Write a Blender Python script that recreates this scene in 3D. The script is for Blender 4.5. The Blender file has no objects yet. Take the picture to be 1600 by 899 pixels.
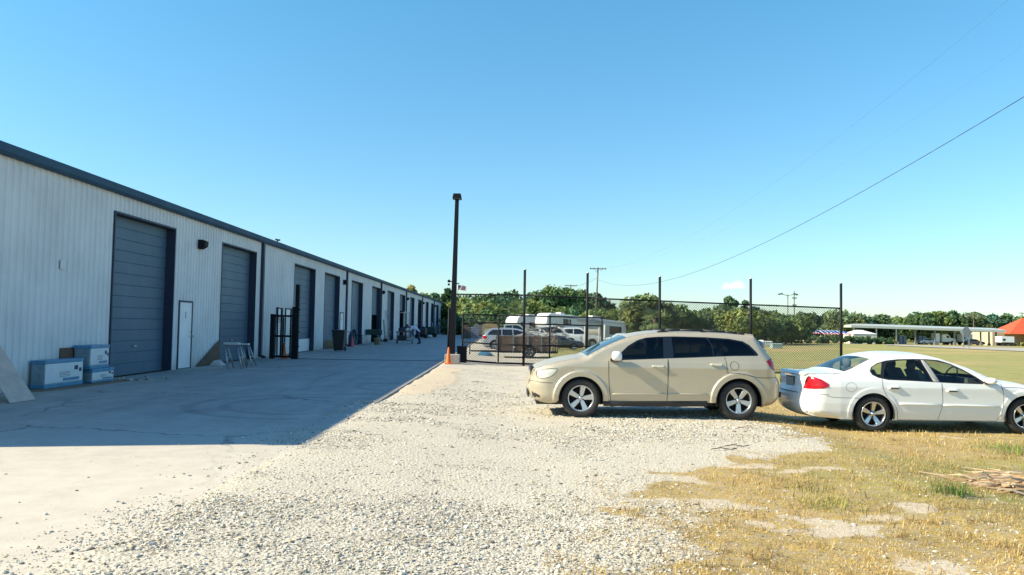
import bpy, bmesh, math, random
import numpy as np
from mathutils import Vector, Matrix, Euler
from mathutils.geometry import delaunay_2d_cdt

sc = bpy.context.scene
R = math.radians

# ------------------------------------------------------------------ camera
F_PX, W_PX, H_PX = 1190.0, 1600.0, 899.0
cam_d = bpy.data.cameras.new('camera'); cam = bpy.data.objects.new('camera', cam_d)
sc.collection.objects.link(cam); sc.camera = cam
cam_d.sensor_width = 36; cam_d.lens = 36 * F_PX / W_PX
cam_d.clip_start = 0.05; cam_d.clip_end = 8000
CAM = Vector((0, 0, 1.56))
ROT = Matrix.Rotation(R(-0.58), 3, 'Z') @ Matrix.Rotation(R(90 + 2.776), 3, 'X') @ Matrix.Rotation(R(0.94), 3, 'Z')
cam.matrix_world = Matrix.Translation(CAM) @ ROT.to_4x4()
sc.render.resolution_x, sc.render.resolution_y = 1024, 575

# ------------------------------------------------------------------ sky, sun, exposure
SUN_EL = R(33.5)
sun_dir = Vector((math.cos(SUN_EL) * 0.986, math.cos(SUN_EL) * 0.168, -math.sin(SUN_EL)))   # travel direction
SUN_ROT = math.atan2(-sun_dir.x, -sun_dir.y)
world = bpy.data.worlds.new('World'); sc.world = world; world.use_nodes = True
wn, wl = world.node_tree.nodes, world.node_tree.links
bg = wn['Background']; bg.inputs[1].default_value = 0.092
sky = wn.new('ShaderNodeTexSky'); sky.sky_type = 'NISHITA'; sky.sun_disc = False
sky.sun_elevation = SUN_EL; sky.sun_rotation = SUN_ROT % (2 * math.pi)
sky.air_density = 1.0; sky.dust_density = 0.3; sky.ozone_density = 2.2; sky.altitude = 0
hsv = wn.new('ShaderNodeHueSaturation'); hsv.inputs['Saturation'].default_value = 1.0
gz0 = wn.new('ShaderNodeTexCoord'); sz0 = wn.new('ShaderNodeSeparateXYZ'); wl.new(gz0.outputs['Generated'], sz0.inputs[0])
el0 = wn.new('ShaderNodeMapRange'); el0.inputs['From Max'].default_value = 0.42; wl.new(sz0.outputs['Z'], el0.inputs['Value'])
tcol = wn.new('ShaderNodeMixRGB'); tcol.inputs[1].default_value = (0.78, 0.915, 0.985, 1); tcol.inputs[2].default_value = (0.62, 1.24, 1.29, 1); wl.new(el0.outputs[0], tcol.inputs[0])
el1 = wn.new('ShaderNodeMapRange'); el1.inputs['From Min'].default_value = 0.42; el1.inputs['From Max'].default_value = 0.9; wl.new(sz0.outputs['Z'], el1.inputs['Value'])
tc2 = wn.new('ShaderNodeMixRGB'); tc2.inputs[2].default_value = (0.44, 0.84, 1.34, 1); wl.new(el1.outputs[0], tc2.inputs[0]); wl.new(tcol.outputs[0], tc2.inputs[1])  # extra blue added to the unseen sky overhead, so shaded surfaces turn bluer
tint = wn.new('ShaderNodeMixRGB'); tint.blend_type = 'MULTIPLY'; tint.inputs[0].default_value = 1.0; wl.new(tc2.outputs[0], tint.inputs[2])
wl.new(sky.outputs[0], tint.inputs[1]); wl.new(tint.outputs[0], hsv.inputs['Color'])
# small fair-weather cloud low over the trees, a direction in the sky
geo = wn.new('ShaderNodeNewGeometry')
cd = (ROT @ Vector(((1140 - 800) / F_PX, -(447 - 449.5) / F_PX, -1))).normalized()
sub = wn.new('ShaderNodeVectorMath'); sub.operation = 'ADD'; sub.inputs[1].default_value = (cd.x, cd.y, cd.z)
wl.new(geo.outputs['Incoming'], sub.inputs[0])            # incoming points back at the viewer
scl = wn.new('ShaderNodeVectorMath'); scl.operation = 'MULTIPLY'; scl.inputs[1].default_value = (80, 80, 230)
wl.new(sub.outputs[0], scl.inputs[0])
ln = wn.new('ShaderNodeVectorMath'); ln.operation = 'LENGTH'; wl.new(scl.outputs[0], ln.inputs[0])
nz = wn.new('ShaderNodeTexNoise'); nz.inputs['Scale'].default_value = 90; nz.inputs['Detail'].default_value = 5
wl.new(geo.outputs['Incoming'], nz.inputs['Vector'])
ad = wn.new('ShaderNodeMath'); ad.operation = 'MULTIPLY_ADD'; ad.inputs[1].default_value = 3.2
wl.new(nz.outputs['Fac'], ad.inputs[0]); wl.new(ln.outputs['Value'], ad.inputs[2])
mr = wn.new('ShaderNodeMapRange'); mr.inputs['From Min'].default_value = 2.0; mr.inputs['From Max'].default_value = 3.0
mr.inputs['To Min'].default_value = 0.42; mr.inputs['To Max'].default_value = 0.0
wl.new(ad.outputs[0], mr.inputs['Value'])
mx = wn.new('ShaderNodeMixRGB'); mx.inputs[2].default_value = (10.5, 9.6, 9.6, 1)
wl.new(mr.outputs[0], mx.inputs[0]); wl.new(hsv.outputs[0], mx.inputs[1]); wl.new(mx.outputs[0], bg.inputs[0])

sd = bpy.data.lights.new('sun', 'SUN'); sd.energy = 5.0; sd.angle = R(0.5); sd.color = (1.0, 0.905, 0.67)
sun = bpy.data.objects.new('sun', sd); sc.collection.objects.link(sun)
sun.rotation_euler = sun_dir.to_track_quat('-Z', 'Y').to_euler()
vs = sc.view_settings
vs.view_transform = 'Standard'; vs.look = 'None'; vs.gamma = 1.0; vs.exposure = 0.95; vs.use_curve_mapping = False

# ------------------------------------------------------------------ helpers
rng = np.random.default_rng(7); random.seed(7)
def ss(a, b, x):
    t = np.clip((np.asarray(x, float) - a) / (b - a), 0, 1); return t * t * (3 - 2 * t)
def g(x, y):
    """height of the ground"""
    return (-0.12 * ss(-2.4, 0.5, x) - 0.15 * ss(4.4, 6.4, x) - 0.3 * ss(38, 80, y) * ss(-3, 4, x)
            - 1.2 * ss(90, 210, y) * ss(0, 40, x))
def gz(x, y): return float(g(x, y))
def ray(px, py): return ROT @ Vector(((px - 800) / F_PX, -(py - 449.5) / F_PX, -1))
def G(px, py):
    """the ground point seen at a photo position"""
    r = ray(px, py); z = 0.0
    lo, hi = 1.0, 1.0
    while hi < 600 and CAM.z + r.z * hi > gz(r.x * hi, r.y * hi): lo = hi; hi *= 1.02
    for _ in range(30):
        t = (lo + hi) / 2
        if CAM.z + r.z * t > gz(r.x * t, r.y * t): lo = t
        else: hi = t
    return r.x * lo, r.y * lo
def at(px, py, Y):
    r = ray(px, py); return CAM + r * (Y / r.y)
def xat(px, Y, py=507): return at(px, py, Y).x

def hashn(ix, iy, seed):
    h = (ix * 374761393 + iy * 668265263 + seed * 974711) & 0x7fffffff
    h = ((h ^ (h >> 13)) * 1274126177) & 0x7fffffff
    return ((h ^ (h >> 16)) & 0xffff) / 65535.0
def vnoise(x, y, s, seed=0):
    x = np.asarray(x, float) / s; y = np.asarray(y, float) / s
    ix, iy = np.floor(x).astype(np.int64), np.floor(y).astype(np.int64)
    fx, fy = x - ix, y - iy; fx = fx * fx * (3 - 2 * fx); fy = fy * fy * (3 - 2 * fy)
    a, b = hashn(ix, iy, seed), hashn(ix + 1, iy, seed); c, d = hashn(ix, iy + 1, seed), hashn(ix + 1, iy + 1, seed)
    return (a * (1 - fx) + b * fx) * (1 - fy) + (c * (1 - fx) + d * fx) * fy
def fbm(x, y, s, seed=0, n=4):
    v, a, t = 0, 1, 0
    for i in range(n): v = v + a * vnoise(x, y, s / 2 ** i, seed + i * 17); t += a; a *= 0.55
    return v / t

def link(o, parent=None):
    sc.collection.objects.link(o)
    if parent is not None: o.parent = parent
    return o
def tag(o, label=None, cat=None, group=None, kind=None):
    if label: o['label'] = label
    if cat: o['category'] = cat
    if group: o['group'] = group
    if kind: o['kind'] = kind
    return o
def thing(name, loc, label, cat, group=None, rz=0.0, rx=0.0, ry=0.0):
    o = bpy.data.objects.new(name, None); o.empty_display_size = 0.2
    o.location = loc; o.rotation_euler = (rx, ry, rz); link(o)
    return tag(o, label, cat, group)
def copy_tree(o, parent=None):
    c = o.copy(); sc.collection.objects.link(c); c.parent = parent
    for ch in list(o.children): copy_tree(ch, c)
    return c

# ---- materials
def nodes(m): m.use_nodes = True; return m.node_tree.nodes, m.node_tree.links, m.node_tree.nodes['Principled BSDF']
def mat(name, col, rough=0.6, metal=0.0, var=0.0, vscale=3.0, bump=0.0, bscale=40.0, spec=0.5, col2=None, coat=0.0, back=None, dirt=0.0):
    m = bpy.data.materials.new(name); n, l, p = nodes(m)
    p.inputs['Base Color'].default_value = (*col, 1); p.inputs['Roughness'].default_value = rough
    p.inputs['Metallic'].default_value = metal; p.inputs['Specular IOR Level'].default_value = spec
    if coat: p.inputs['Coat Weight'].default_value = coat; p.inputs['Coat Roughness'].default_value = 0.06
    tc = n.new('ShaderNodeTexCoord'); out = None
    if var or col2 or dirt:
        t = n.new('ShaderNodeTexNoise'); t.inputs['Scale'].default_value = vscale; t.inputs['Detail'].default_value = 6
        t.inputs['Roughness'].default_value = 0.65
        l.new(tc.outputs['Object'], t.inputs['Vector'])
        cr = n.new('ShaderNodeMapRange'); cr.inputs['From Min'].default_value = 0.3; cr.inputs['From Max'].default_value = 0.7
        l.new(t.outputs['Fac'], cr.inputs['Value'])
        mixn = n.new('ShaderNodeMixRGB'); c2 = col2 or tuple(max(0, c * (1 - var)) for c in col)
        mixn.inputs[1].default_value = (*col, 1); mixn.inputs[2].default_value = (*c2, 1)
        l.new(cr.outputs[0], mixn.inputs[0]); out = mixn.outputs[0]
        l.new(out, p.inputs['Base Color'])
        rr = n.new('ShaderNodeMapRange'); rr.inputs['To Min'].default_value = rough * 0.85; rr.inputs['To Max'].default_value = min(1, rough * 1.25)
        l.new(t.outputs['Fac'], rr.inputs['Value']); l.new(rr.outputs[0], p.inputs['Roughness'])
    if bump:
        b = n.new('ShaderNodeTexNoise'); b.inputs['Scale'].default_value = bscale; b.inputs['Detail'].default_value = 4
        l.new(tc.outputs['Object'], b.inputs['Vector'])
        bn = n.new('ShaderNodeBump'); bn.inputs['Strength'].default_value = bump; bn.inputs['Distance'].default_value = 0.02
        l.new(b.outputs['Fac'], bn.inputs['Height']); l.new(bn.outputs[0], p.inputs['Normal'])
    if back is not None:                               # inner face of a sheet-metal shell: dark trim
        ge = n.new('ShaderNodeNewGeometry'); mb = n.new('ShaderNodeMixRGB')
        l.new(ge.outputs['Backfacing'], mb.inputs[0])
        if out is not None: l.new(out, mb.inputs[1])
        else: mb.inputs[1].default_value = (*col, 1)
        mb.inputs[2].default_value = (*back, 1); l.new(mb.outputs[0], p.inputs['Base Color'])
    return m

M = {}
M['navy'] = mat('navy_steel_trim', (0.022, 0.036, 0.075), 0.5, var=0.3)
M['fascia'] = mat('blue_grey_gutter', (0.022, 0.075, 0.13), 0.7, var=0.2, vscale=1.5)
M['blackpaint'] = mat('black_painted_steel', (0.006, 0.008, 0.013), 0.6, var=0.3, spec=0.25)
M['blackplastic'] = mat('black_plastic', (0.02, 0.02, 0.022), 0.55, var=0.2, bump=0.2, bscale=120)
M['white'] = mat('white_paint', (0.82, 0.82, 0.81), 0.5, var=0.12, vscale=2)
M['offwhite'] = mat('off_white_paint', (0.6, 0.58, 0.52), 0.6, var=0.2, vscale=1.5)
M['door'] = mat('roller_door_slate', (0.075, 0.135, 0.195), 0.5, var=0.2, vscale=0.8)
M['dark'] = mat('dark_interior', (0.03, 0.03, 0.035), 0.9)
M['galv'] = mat('galvanised_steel', (0.42, 0.43, 0.44), 0.4, 0.7, var=0.2, vscale=8)
M['steel'] = mat('bare_steel', (0.5, 0.5, 0.5), 0.35, 0.9, var=0.15, vscale=12)
M['chrome'] = mat('chrome', (0.75, 0.76, 0.78), 0.12, 1.0)
M['alloy'] = mat('alloy_wheel', (0.62, 0.63, 0.65), 0.28, 0.85, var=0.1, vscale=9)
M['rimdark'] = mat('dark_wheel_metal', (0.03, 0.03, 0.033), 0.5, 0.4)  # evenly dark metal of wheel barrels and lug nuts
M['tyre'] = mat('tyre_rubber', (0.028, 0.027, 0.026), 0.8, var=0.3, vscale=14, bump=0.3, bscale=60)
M['orange'] = mat('orange_cone_plastic', (0.85, 0.16, 0.02), 0.5, var=0.12, vscale=12)
M['redcone'] = mat('faded_red_cone_plastic', (0.75, 0.10, 0.10), 0.5, var=0.2)
M['plywood'] = mat('plywood', (0.70, 0.52, 0.40), 0.75, col2=(0.50, 0.37, 0.30), vscale=4)
M['wood_old'] = mat('weathered_wood', (0.17, 0.11, 0.075), 0.85, col2=(0.085, 0.06, 0.045), vscale=5, bump=0.4, bscale=25)
M['polewood'] = mat('utility_pole_wood', (0.16, 0.12, 0.085), 0.9, var=0.4, vscale=3)
M['cardboard'] = mat('brown_cardboard', (0.27, 0.18, 0.11), 0.85, var=0.3, vscale=6)
M['bark'] = mat('tree_bark', (0.10, 0.075, 0.055), 0.95, var=0.4, vscale=3, bump=0.5, bscale=12)
M['concrete_block'] = mat('concrete_block', (0.42, 0.38, 0.33), 0.9, var=0.25, vscale=8, bump=0.4, bscale=60)
M['tan'] = mat('tan_plastic', (0.42, 0.32, 0.16), 0.6, var=0.2)
M['greenfab'] = mat('dark_green_canvas', (0.02, 0.055, 0.045), 0.8, var=0.3)
M['red'] = mat('red_paint', (0.5, 0.03, 0.03), 0.5, var=0.15)
M['blue'] = mat('blue_paint', (0.03, 0.08, 0.35), 0.5, var=0.15)
M['redroof'] = mat('red_orange_roof_tile', (0.60, 0.095, 0.03), 0.75, var=0.2, vscale=1.2)
M['stucco'] = mat('cream_stucco', (0.62, 0.50, 0.30), 0.85, var=0.1, vscale=1.5)
M['canopyroof'] = mat('pale_metal_roof', (0.55, 0.58, 0.52), 0.45, 0.2, var=0.15, vscale=0.5)
M['greybox'] = mat('utility_box_green_grey', (0.26, 0.36, 0.34), 0.5, var=0.15)
M['dimgrey'] = mat('mid_grey_paint', (0.2, 0.21, 0.22), 0.6, var=0.2)
M['glass_dark'] = mat('tinted_glass', (0.012, 0.016, 0.022), 0.04, spec=0.6)
M['glass_mid'] = mat('windscreen_glass', (0.03, 0.045, 0.05), 0.08, spec=0.35)
M['rubber'] = mat('black_rubber_trim', (0.012, 0.012, 0.013), 0.5)
M['greypaint'] = mat('satin_grey_pillar', (0.34, 0.34, 0.33), 0.5)
M['darkwood'] = mat('dark_brown_board', (0.16, 0.10, 0.065), 0.85, var=0.4, vscale=4)
M['seam'] = mat('panel_gap', (0.02, 0.02, 0.02), 0.9)
M['gold'] = mat('champagne_car_paint', (0.52, 0.455, 0.34), 0.38, 0.35, var=0.06, vscale=2, coat=0.22, back=(0.03, 0.03, 0.03))
M['carwhite'] = mat('white_car_paint', (0.78, 0.78, 0.76), 0.32, 0.0, var=0.04, vscale=2, coat=0.7, back=(0.09, 0.09, 0.085))
M['silver'] = mat('silver_car_paint', (0.45, 0.47, 0.5), 0.3, 0.4, coat=0.6, back=(0.03, 0.03, 0.03))
M['palegreen'] = mat('pale_green_truck_paint', (0.38, 0.46, 0.40), 0.35, 0.1, coat=0.5, back=(0.03, 0.03, 0.03))
M['darkcar'] = mat('dark_grey_car_paint', (0.05, 0.055, 0.065), 0.3, 0.3, coat=0.7, back=(0.03, 0.03, 0.03))
M['seat'] = mat('grey_seat_cloth', (0.10, 0.10, 0.10), 0.9, var=0.2)
M['taillight'] = mat('red_tail_lens', (0.42, 0.003, 0.012), 0.18, coat=0.3)
M['headlight'] = mat('clear_headlight_lens', (0.72, 0.70, 0.60), 0.12, coat=1.0)
M['skin'] = mat('skin', (0.42, 0.25, 0.17), 0.6)
M['shirt'] = mat('pale_shirt', (0.62, 0.64, 0.72), 0.85)
M['jeans'] = mat('dark_blue_jeans', (0.03, 0.045, 0.09), 0.9)
M['hair'] = mat('dark_hair', (0.03, 0.022, 0.018), 0.8)
M['plate'] = mat('licence_plate', (0.30, 0.42, 0.40), 0.4, var=0.35, vscale=30)
M['tarp'] = mat('blue_grey_tarp', (0.20, 0.24, 0.34), 0.6, var=0.3, vscale=4)
M['wrap'] = mat('white_printed_wrap', (0.66, 0.70, 0.72), 0.35, var=0.10, vscale=5)
M['wrapblue'] = mat('blue_plastic_wrap', (0.09, 0.29, 0.46), 0.3, var=0.35, vscale=5)
M['wrapgrey'] = mat('clear_wrap_over_tile', (0.26, 0.36, 0.42), 0.3, var=0.4, vscale=7)
M['print'] = mat('dark_print', (0.03, 0.05, 0.09), 0.6)

def glass_thin(name, tint, refl=1.0):
    m = bpy.data.materials.new(name); m.use_nodes = True; n, l = m.node_tree.nodes, m.node_tree.links
    n.remove(n['Principled BSDF']); o = n['Material Output']
    t = n.new('ShaderNodeBsdfTransparent'); t.inputs[0].default_value = (*tint, 1)
    gl = n.new('ShaderNodeBsdfGlossy'); gl.inputs['Roughness'].default_value = 0.02
    fr = n.new('ShaderNodeFresnel'); fr.inputs[0].default_value = 1.5
    ge = n.new('ShaderNodeNewGeometry'); io = n.new('ShaderNodeMapRange'); io.inputs['To Min'].default_value = 1.5; io.inputs['To Max'].default_value = 1 / 1.5
    l.new(ge.outputs['Backfacing'], io.inputs['Value']); l.new(io.outputs[0], fr.inputs[0])
    mxs = n.new('ShaderNodeMixShader'); l.new(fr.outputs[0], mxs.inputs[0]); l.new(t.outputs[0], mxs.inputs[1]); l.new(gl.outputs[0], mxs.inputs[2])
    l.new(mxs.outputs[0], o.inputs[0]); return m
M['glass_tint'] = glass_thin('tinted_see_through_glass', (0.16, 0.17, 0.18))
M['glass_see'] = glass_thin('see_through_car_glass', (0.82, 0.90, 0.85))

def attr_mat(name, rough=0.9, bump=0.0, bscale=60, translucent=0.0):
    m = bpy.data.materials.new(name); n, l, p = nodes(m)
    a = n.new('ShaderNodeAttribute'); a.attribute_name = 'col'
    l.new(a.outputs['Color'], p.inputs['Base Color']); p.inputs['Roughness'].default_value = rough
    p.inputs['Specular IOR Level'].default_value = 0.25
    if translucent:
        tr = n.new('ShaderNodeBsdfTranslucent'); l.new(a.outputs['Color'], tr.inputs[0])
        ms = n.new('ShaderNodeMixShader'); ms.inputs[0].default_value = translucent
        l.new(p.outputs[0], ms.inputs[1]); l.new(tr.outputs[0], ms.inputs[2]); l.new(ms.outputs[0], n['Material Output'].inputs[0])
    return m

# ---- mesh collector
class MB:
    def __init__(s): s.v = []; s.f = []; s.m = []; s.sm = []
    def add(s, vs_, fs, mi=0, smooth=False):
        o = len(s.v); s.v += [tuple(v) for v in vs_]
        for f in fs: s.f.append([o + i for i in f]); s.m.append(mi); s.sm.append(smooth)
        return s
    def box(s, c, d, mi=0, rz=0, rx=0, ry=0):
        hx, hy, hz = d[0] / 2, d[1] / 2, d[2] / 2
        mt = Euler((rx, ry, rz)).to_matrix()
        vs_ = [Vector(c) + mt @ Vector((sx * hx, sy * hy, sz * hz)) for sz in (-1, 1) for sy in (-1, 1) for sx in (-1, 1)]
        return s.add(vs_, [(0, 2, 3, 1), (4, 5, 7, 6), (0, 1, 5, 4), (2, 6, 7, 3), (1, 3, 7, 5), (0, 4, 6, 2)], mi)
    def b2(s, x0, x1, y0, y1, z0, z1, mi=0):
        return s.box(((x0 + x1) / 2, (y0 + y1) / 2, (z0 + z1) / 2), (abs(x1 - x0), abs(y1 - y0), abs(z1 - z0)), mi)
    def cyl(s, p0, p1, r0, r1=None, n=10, mi=0, caps=True, smooth=True):
        r1 = r0 if r1 is None else r1; p0, p1 = Vector(p0), Vector(p1); d = (p1 - p0).normalized()
        u = d.orthogonal().normalized(); w = d.cross(u); o = len(s.v)
        for p, r in ((p0, r0), (p1, r1)):
            for i in range(n):
                a = 2 * math.pi * i / n; s.v.append(tuple(p + (u * math.cos(a) + w * math.sin(a)) * r))
        for i in range(n):
            j = (i + 1) % n; s.f.append([o + i, o + j, o + n + j, o + n + i]); s.m.append(mi); s.sm.append(smooth)
        if caps:
            s.f.append([o + i for i in range(n)][::-1]); s.m.append(mi); s.sm.append(False)
            s.f.append([o + n + i for i in range(n)]); s.m.append(mi); s.sm.append(False)
        return s
    def tube(s, pts, r, n=6, mi=0):
        for a, b in zip(pts[:-1], pts[1:]): s.cyl(a, b, r, r, n, mi)
        return s
    def lathe(s, prof, c=(0, 0, 0), axis='Z', n=24, mi=0, smooth=True):
        o = len(s.v)
        for (r, h) in prof:
            for i in range(n):
                a = 2 * math.pi * i / n; x, y = r * math.cos(a), r * math.sin(a)
                p = (x, y, h) if axis == 'Z' else ((x, h, y) if axis == 'Y' else (h, x, y))
                s.v.append((p[0] + c[0], p[1] + c[1], p[2] + c[2]))
        for k in range(len(prof) - 1):
            for i in range(n):
                j = (i + 1) % n
                s.f.append([o + k * n + i, o + k * n + j, o + (k + 1) * n + j, o + (k + 1) * n + i]); s.m.append(mi); s.sm.append(smooth)
        return s
    def prism(s, poly, axis, a0, a1, mi=0):
        """poly in the two other axes (axis X: (y,z); Y: (x,z); Z: (x,y)), extruded a0..a1"""
        def P(p, a): return (a, p[0], p[1]) if axis == 'X' else ((p[0], a, p[1]) if axis == 'Y' else (p[0], p[1], a))
        n = len(poly); vs_ = [P(p, a0) for p in poly] + [P(p, a1) for p in poly]
        fs = [[i, (i + 1) % n, n + (i + 1) % n, n + i] for i in range(n)] + [list(range(n))[::-1], [n + i for i in range(n)]]
        return s.add(vs_, fs, mi)
    def build(s, name, mats, parent=None, loc=None, bevel=0.0):
        me = bpy.data.meshes.new(name); me.from_pydata(s.v, [], s.f)
        if not isinstance(mats, (list, tuple)): mats = [mats]
        for m_ in mats: me.materials.append(m_)
        me.polygons.foreach_set('material_index', s.m); me.polygons.foreach_set('use_smooth', s.sm); me.update()
        bm = bmesh.new(); bm.from_mesh(me); bmesh.ops.recalc_face_normals(bm, faces=bm.faces); bm.to_mesh(me); bm.free()
        o = bpy.data.objects.new(name, me); link(o, parent)
        if loc is not None: o.location = loc
        if bevel:
            b = o.modifiers.new('bevel', 'BEVEL'); b.width = bevel; b.segments = 2; b.limit_method = 'ANGLE'
        return o

def np_mesh(name, verts, faces_n, nper, mats, cols=None, smooth=False, parent=None):
    """fast mesh: verts (N,3), faces (F,nper)"""
    me = bpy.data.meshes.new(name); nv, nf = len(verts), len(faces_n)
    me.vertices.add(nv); me.vertices.foreach_set('co', np.asarray(verts, np.float32).ravel())
    me.loops.add(nf * nper); me.loops.foreach_set('vertex_index', np.asarray(faces_n, np.int32).ravel())
    me.polygons.add(nf); me.polygons.foreach_set('loop_start', np.arange(nf, dtype=np.int32) * nper)
    try: me.polygons.foreach_set('loop_total', np.full(nf, nper, np.int32))
    except Exception: pass
    me.polygons.foreach_set('use_smooth', np.full(nf, smooth, bool))
    if not isinstance(mats, (list, tuple)): mats = [mats]
    for m_ in mats: me.materials.append(m_)
    me.update(calc_edges=True)
    if cols is not None:
        a = me.attributes.new('col', 'FLOAT_COLOR', 'POINT')
        c = np.ones((nv, 4), np.float32); c[:, :3] = cols; a.data.foreach_set('color', c.ravel())
    me.validate(); o = bpy.data.objects.new(name, me); return link(o, parent)

FONT = None
def text_mesh(name, s, size, m_, parent, loc, rot, depth=0.004):
    cu = bpy.data.curves.new(name, 'FONT'); cu.body = s; cu.size = size; cu.extrude = depth; cu.align_x = 'CENTER'; cu.align_y = 'CENTER'
    to = bpy.data.objects.new(name, cu); sc.collection.objects.link(to)
    dg = bpy.context.evaluated_depsgraph_get(); me = bpy.data.meshes.new_from_object(to.evaluated_get(dg))
    bpy.data.objects.remove(to); me.materials.clear(); me.materials.append(m_)
    o = bpy.data.objects.new(name, me); link(o, parent); o.location = loc; o.rotation_euler = rot; return o

# ================================================================== GROUND
XB_Y = [0, 4.6, 7, 8.6, 11, 13, 15, 19, 25, 30, 40, 50, 56, 62, 90, 3000]
XB_X = [0.2, 0.6, 1.1, 2.0, 4.2, 4.9, 5.0, 4.2, 3.4, 2.9, 2.7, 2.2, 0.8, -1.5, -4, -4]
def gravel_mask(x, y):
    xb = np.interp(y, XB_Y, XB_X)
    n = (fbm(x, y, 2.2, 3) - 0.5) * 2.8 + (fbm(x, y, 0.5, 9) - 0.5) * 1.8
    dirt = ss(0.42, 0.62, fbm(x, y, 1.3, 61) + 0.22 * ss(-1.2, -2.2, x)) * ss(-0.9, -1.7, x) * ss(15.5, 17.5, y) * ss(30, 25, y)
    return ss(0.9, -0.7, (x - xb) + n) * (1 - dirt)
def dust_mask(x, y):
    return 1 - ss(0.42, 0.60, fbm(x * 0.6, y * 1.15, 1.5, 81) * 0.75 + fbm(x, y, 0.35, 83) * 0.25)
def bare_mask(x, y):
    n = fbm(x, y * 1.5, 1.0, 31, 6); c = np.exp(-(((x - 3.0) / 2.0) ** 2 + ((y - 7.2) / 2.0) ** 2))
    return ss(0.62, 0.86, n + 0.15 * c) * ss(20, 13, y) * ss(-0.5, 0.2, x) + ss(-0.2, -0.8, x)
def green_mask(x, y):
    return np.clip(ss(0.52, 0.72, fbm(x, y, 9, 51) + 0.31 * ss(18, 40, y) + (fbm(x * 0.22, y, 6.5, 57, 3) - 0.5) * 0.75 * ss(18, 30, y) + 0.2 * ss(36, 42, y) * ss(75, 55, y) * ss(14, 8, x)) + 0.9 * ss(9.5, 11.5, x) * ss(6, 10, y) * ss(14, 11, y) * fbm(x, y, 1.0, 77), 0, 1)

def edge_h(x, y):
    """ground drops under the slab; near the entrance the gravel spills over its edge"""
    near_ = ss(15.6, 13.8, y); xe = -2.62 + (fbm(y, y * 0 + 3, 1.7, 41) - 0.5) * 1.5 + (vnoise(x, y, 0.35, 42) - 0.5) * 0.35
    xe = np.minimum(xe, -2.70)
    spill = -0.03 + 0.052 * ss(-0.20, 0.25, x - xe) * ss(0, 0.02, x + 4.2)
    plain = np.where(x < -2.40, -0.03, -0.012 * ss(-1.6, -2.4, x))
    return np.where((x > -11) & (x < -1.2), spill * near_ * ss(-1.2, -2.0, x) + plain * (1 - near_) + 0.022 * near_ * (1 - ss(-1.2, -2.0, x)), 0) + 0.022 * near_ * (x >= -1.2) * ss(1.0, -1.2, x)
def axis_pts(spec):
    out = [spec[0][0]]
    for a, b, st in spec:
        k = max(1, int(round((b - a) / st))); out += list(np.linspace(a, b, k + 1)[1:])
    return np.array(out)
gx = axis_pts([(-3200, -400, 400), (-400, -60, 40), (-60, -12, 8), (-12, -4, 1), (-4, 9, 0.14), (9, 16, 0.3), (16, 60, 2), (60, 200, 10), (200, 3200, 500)])
gy = axis_pts([(-200, -10, 40), (-10, 3, 1), (3, 16, 0.14), (16, 36, 0.3), (36, 70, 1.0), (70, 200, 5), (200, 3400, 300)])
X, Y = np.meshgrid(gx, gy); Z = g(X, Y)
near = (X > -3.2) & (X < 16) & (Y > 3) & (Y < 40)
gm, bm_, gr = gravel_mask(X, Y), bare_mask(X, Y), green_mask(X, Y)
yard = (Y > 27) & (X > 3.2)
gm = np.where((Y > 30) & (X > np.interp(Y, XB_Y, XB_X) + 0.6), 0, gm)
Z = Z + near * ((fbm(X, Y, 0.6, 5) - 0.5) * 0.045 * (1 - gm * 0.4) + (fbm(X, Y, 3.0, 6) - 0.5) * 0.05)
Z = Z + edge_h(X, Y) - 0.02 * ((X > -30) & (X <= -11))
def zg(x, y):
    nr = (x > -3.2) & (x < 16) & (y > 3) & (y < 40); m_ = gravel_mask(x, y)
    return g(x, y) + nr * ((fbm(x, y, 0.6, 5) - 0.5) * 0.045 * (1 - m_ * 0.4) + (fbm(x, y, 3.0, 6) - 0.5) * 0.05) + edge_h(x, y)
V = np.stack([X, Y, Z], -1).reshape(-1, 3); nxg, nyg = len(gx), len(gy)
I = np.arange(nxg * nyg).reshape(nyg, nxg)
Fq = np.stack([I[:-1, :-1], I[:-1, 1:], I[1:, 1:], I[1:, :-1]], -1).reshape(-1, 4)

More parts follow.
